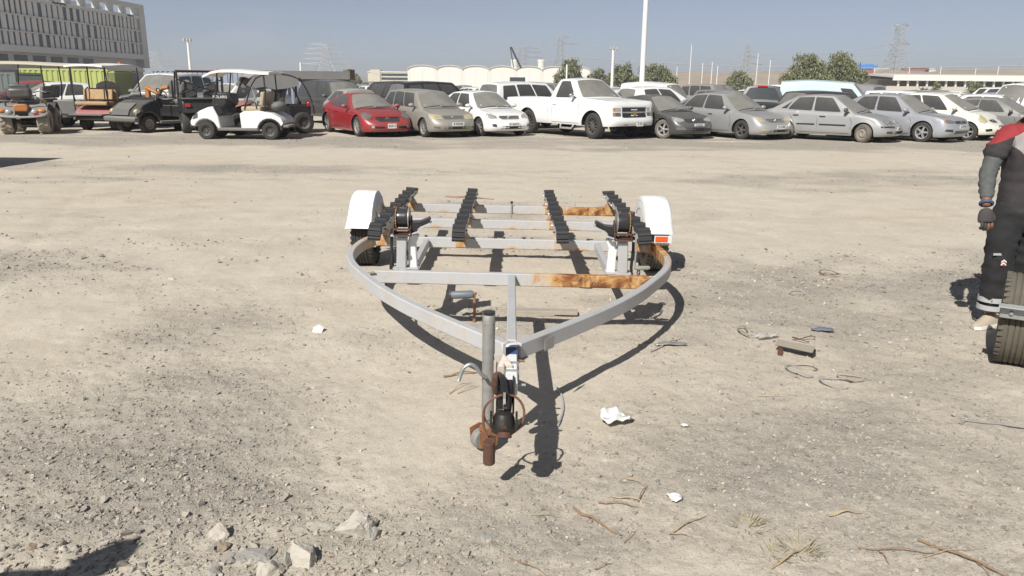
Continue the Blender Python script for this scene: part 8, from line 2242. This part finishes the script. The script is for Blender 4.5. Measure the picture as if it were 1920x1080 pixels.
# taupe channel piece, plastic loops, strap
cpz = on_ground(1490, 662)
chn = thing('metal_channel', 'taupe metal channel piece tilted up among the litter at right', 'metal scrap', (cpz.x, cpz.y, gz(cpz.x, cpz.y)), R_(-38))
part('channel_plate', MB().box((0, 0.02, 0.06), (0.24, 0.055, 0.005), Matrix.Rotation(R_(30), 4, 'X')), 'taupe_metal', chn, 0)
part('channel_lip', MB().box((0, 0.035, 0.035), (0.24, 0.005, 0.03)), 'grease', chn, 0)
part('channel_foot', MB().box((-0.09, -0.02, 0.02), (0.03, 0.07, 0.04), Matrix.Rotation(R_(20), 4, 'Z')), 'rust_dark', chn, 0)
part('channel_foot', MB().box((0.11, 0.02, 0.025), (0.012, 0.05, 0.05)), 'grease', chn, 0)
def loop(name, label, uv, rx, ry, mk, r, seed, cat='plastic ring', twist=0.3):
    p = on_ground(*uv); rn = random.Random(seed); z0 = gz(p.x, p.y)
    pts = [(rx * math.cos(a) * (1 + 0.15 * math.sin(2 * a + seed)), ry * math.sin(a) * (1 + 0.12 * math.sin(3 * a)), 0.010 + 0.012 * (1 + math.sin(a * 2 + seed))) for a in [2 * math.pi * k / 24 for k in range(21)]]
    o = part(name, MB().beam(pts, r, 0.004), mk, None, 40, loc=(p.x, p.y, z0)); return tag(o, label, cat)
loop('plastic_ring', 'clear plastic ring left of the twin loop', (1503, 692), 0.085, 0.10, 'plastic_clear', 0.014, 1)
loop('plastic_ring', 'clear plastic ring with a long tail, front one of the litter', (1568, 716), 0.080, 0.08, 'plastic_clear', 0.016, 2)
loop('plastic_ring', 'thin strap loop beside the front plastic ring', (1600, 707), 0.085, 0.05, 'wood_grey', 0.008, 3, 'strap loop')
loop('strap_loop', 'thin dark strap loop on the upper right sand', (1558, 514), 0.10, 0.08, 'rust_dark', 0.008, 4, 'strap loop')
loop('strap_loop', 'small clear strap loop above the dark litter at right', (1495, 552), 0.07, 0.06, 'plastic_clear', 0.010, 5, 'strap loop')
loop('strap_loop', 'bent brown strip at the left end of the litter', (1393, 625), 0.03, 0.09, 'taupe_metal', 0.012, 6, 'strip')
loop('strap_loop', 'thin wire hook right of the taupe channel piece', (1506, 640), 0.07, 0.03, 'rust_dark', 0.006, 7, 'wire')
st_ = [on_ground(u, v) for u, v in ((1800, 795), (1808, 788), (1840, 789), (1880, 791), (1930, 797))]
tag(part('strap', MB().beam([(p.x, p.y, gz(p.x, p.y) + 0.012) for p in st_], 0.022, 0.004), 'plastic_clear', None, 30), 'shiny strap lying at the right edge on the sand', 'strap')
cb_ = [on_ground(u, v) for u, v in ((1040, 722), (1052, 738), (1056, 765), (1046, 795))]
tag(part('cord', MB().tube(spline([(p.x, p.y, gz(p.x, p.y) + 0.008) for p in cb_], 4), 0.006, 6), 'reflect', None, 50), 'short pale cord lying right of the trailer shadow', 'cord')
stick('grey broken slat lying right of the rail shadow', (1220, 660), (1280, 634), 4, 'wood_grey', seed=91, group=None)
stick('reddish stick by the tyre mark at mid left', (1538, 510), (1572, 518), 3, 'straw_red', seed=92, group=None)
# dry grass tufts
def tuft(label, u, v, rpx, n, seed):
    p = on_ground(u, v); px = (p.y * math.cos(PITCH) + CAM_H * math.sin(PITCH)) / FPX
    r = random.Random(seed); mb = MB(); R0 = rpx * px
    for k in range(n):
        a = r.uniform(0, 6.28); q = R0 * math.sqrt(r.random()) * 0.6; bx, by = q * math.cos(a), q * math.sin(a)
        l = R0 * r.uniform(0.4, 1.0); dx, dy = math.cos(a) * l * 0.8, math.sin(a) * l * 0.8; h = l * r.uniform(0.25, 0.8); w = 0.0014
        sx, sy = -math.sin(a) * w, math.cos(a) * w
        mb.add([(bx - sx, by - sy, 0), (bx + sx, by + sy, 0), (bx + dx * 0.5 + sx, by + dy * 0.5 + sy, h * 0.7), (bx + dx * 0.5 - sx, by + dy * 0.5 - sy, h * 0.7), (bx + dx, by + dy, h)], [(0, 1, 2, 3), (3, 2, 4)])
    o = part('grass_tuft', mb, 'twig_green', None, 0, loc=(p.x, p.y, gz(p.x, p.y)), fix=False)
    return tag(o, label, 'grass tuft', 'dry grass tufts')
tuft('dry grass tuft below the right gravel, the left one', 1402, 985, 42, 40, 1)
tuft('dry grass tuft with a leaf stalk, the right one', 1500, 1030, 52, 55, 2)
tuft('sparse grass sprig near the bottom right', 1455, 1040, 40, 22, 3)
for o in bpy.data.objects:
    if 'n' in o.keys(): del o['n']

# ------------------------------------------------------------------ dusty air
hz_m = bpy.data.materials.new('dusty_air'); hz_m.use_nodes = True
nt_ = hz_m.node_tree
nt_.nodes.remove(nt_.nodes['Principled BSDF'])
pv = nt_.nodes.new('ShaderNodeVolumePrincipled')
pv.inputs['Color'].default_value = (0.80, 0.84, 0.88, 1); pv.inputs['Density'].default_value = 0.00074; pv.inputs['Anisotropy'].default_value = 0.0
nt_.links.new(pv.outputs[0], nt_.nodes['Material Output'].inputs['Volume'])
hzb = MB().span((-4300, -90, -2.2), (4300, 3450, 48.0))
hzo = obj('haze', hzb, hz_m, None, smooth=0, kind='stuff')
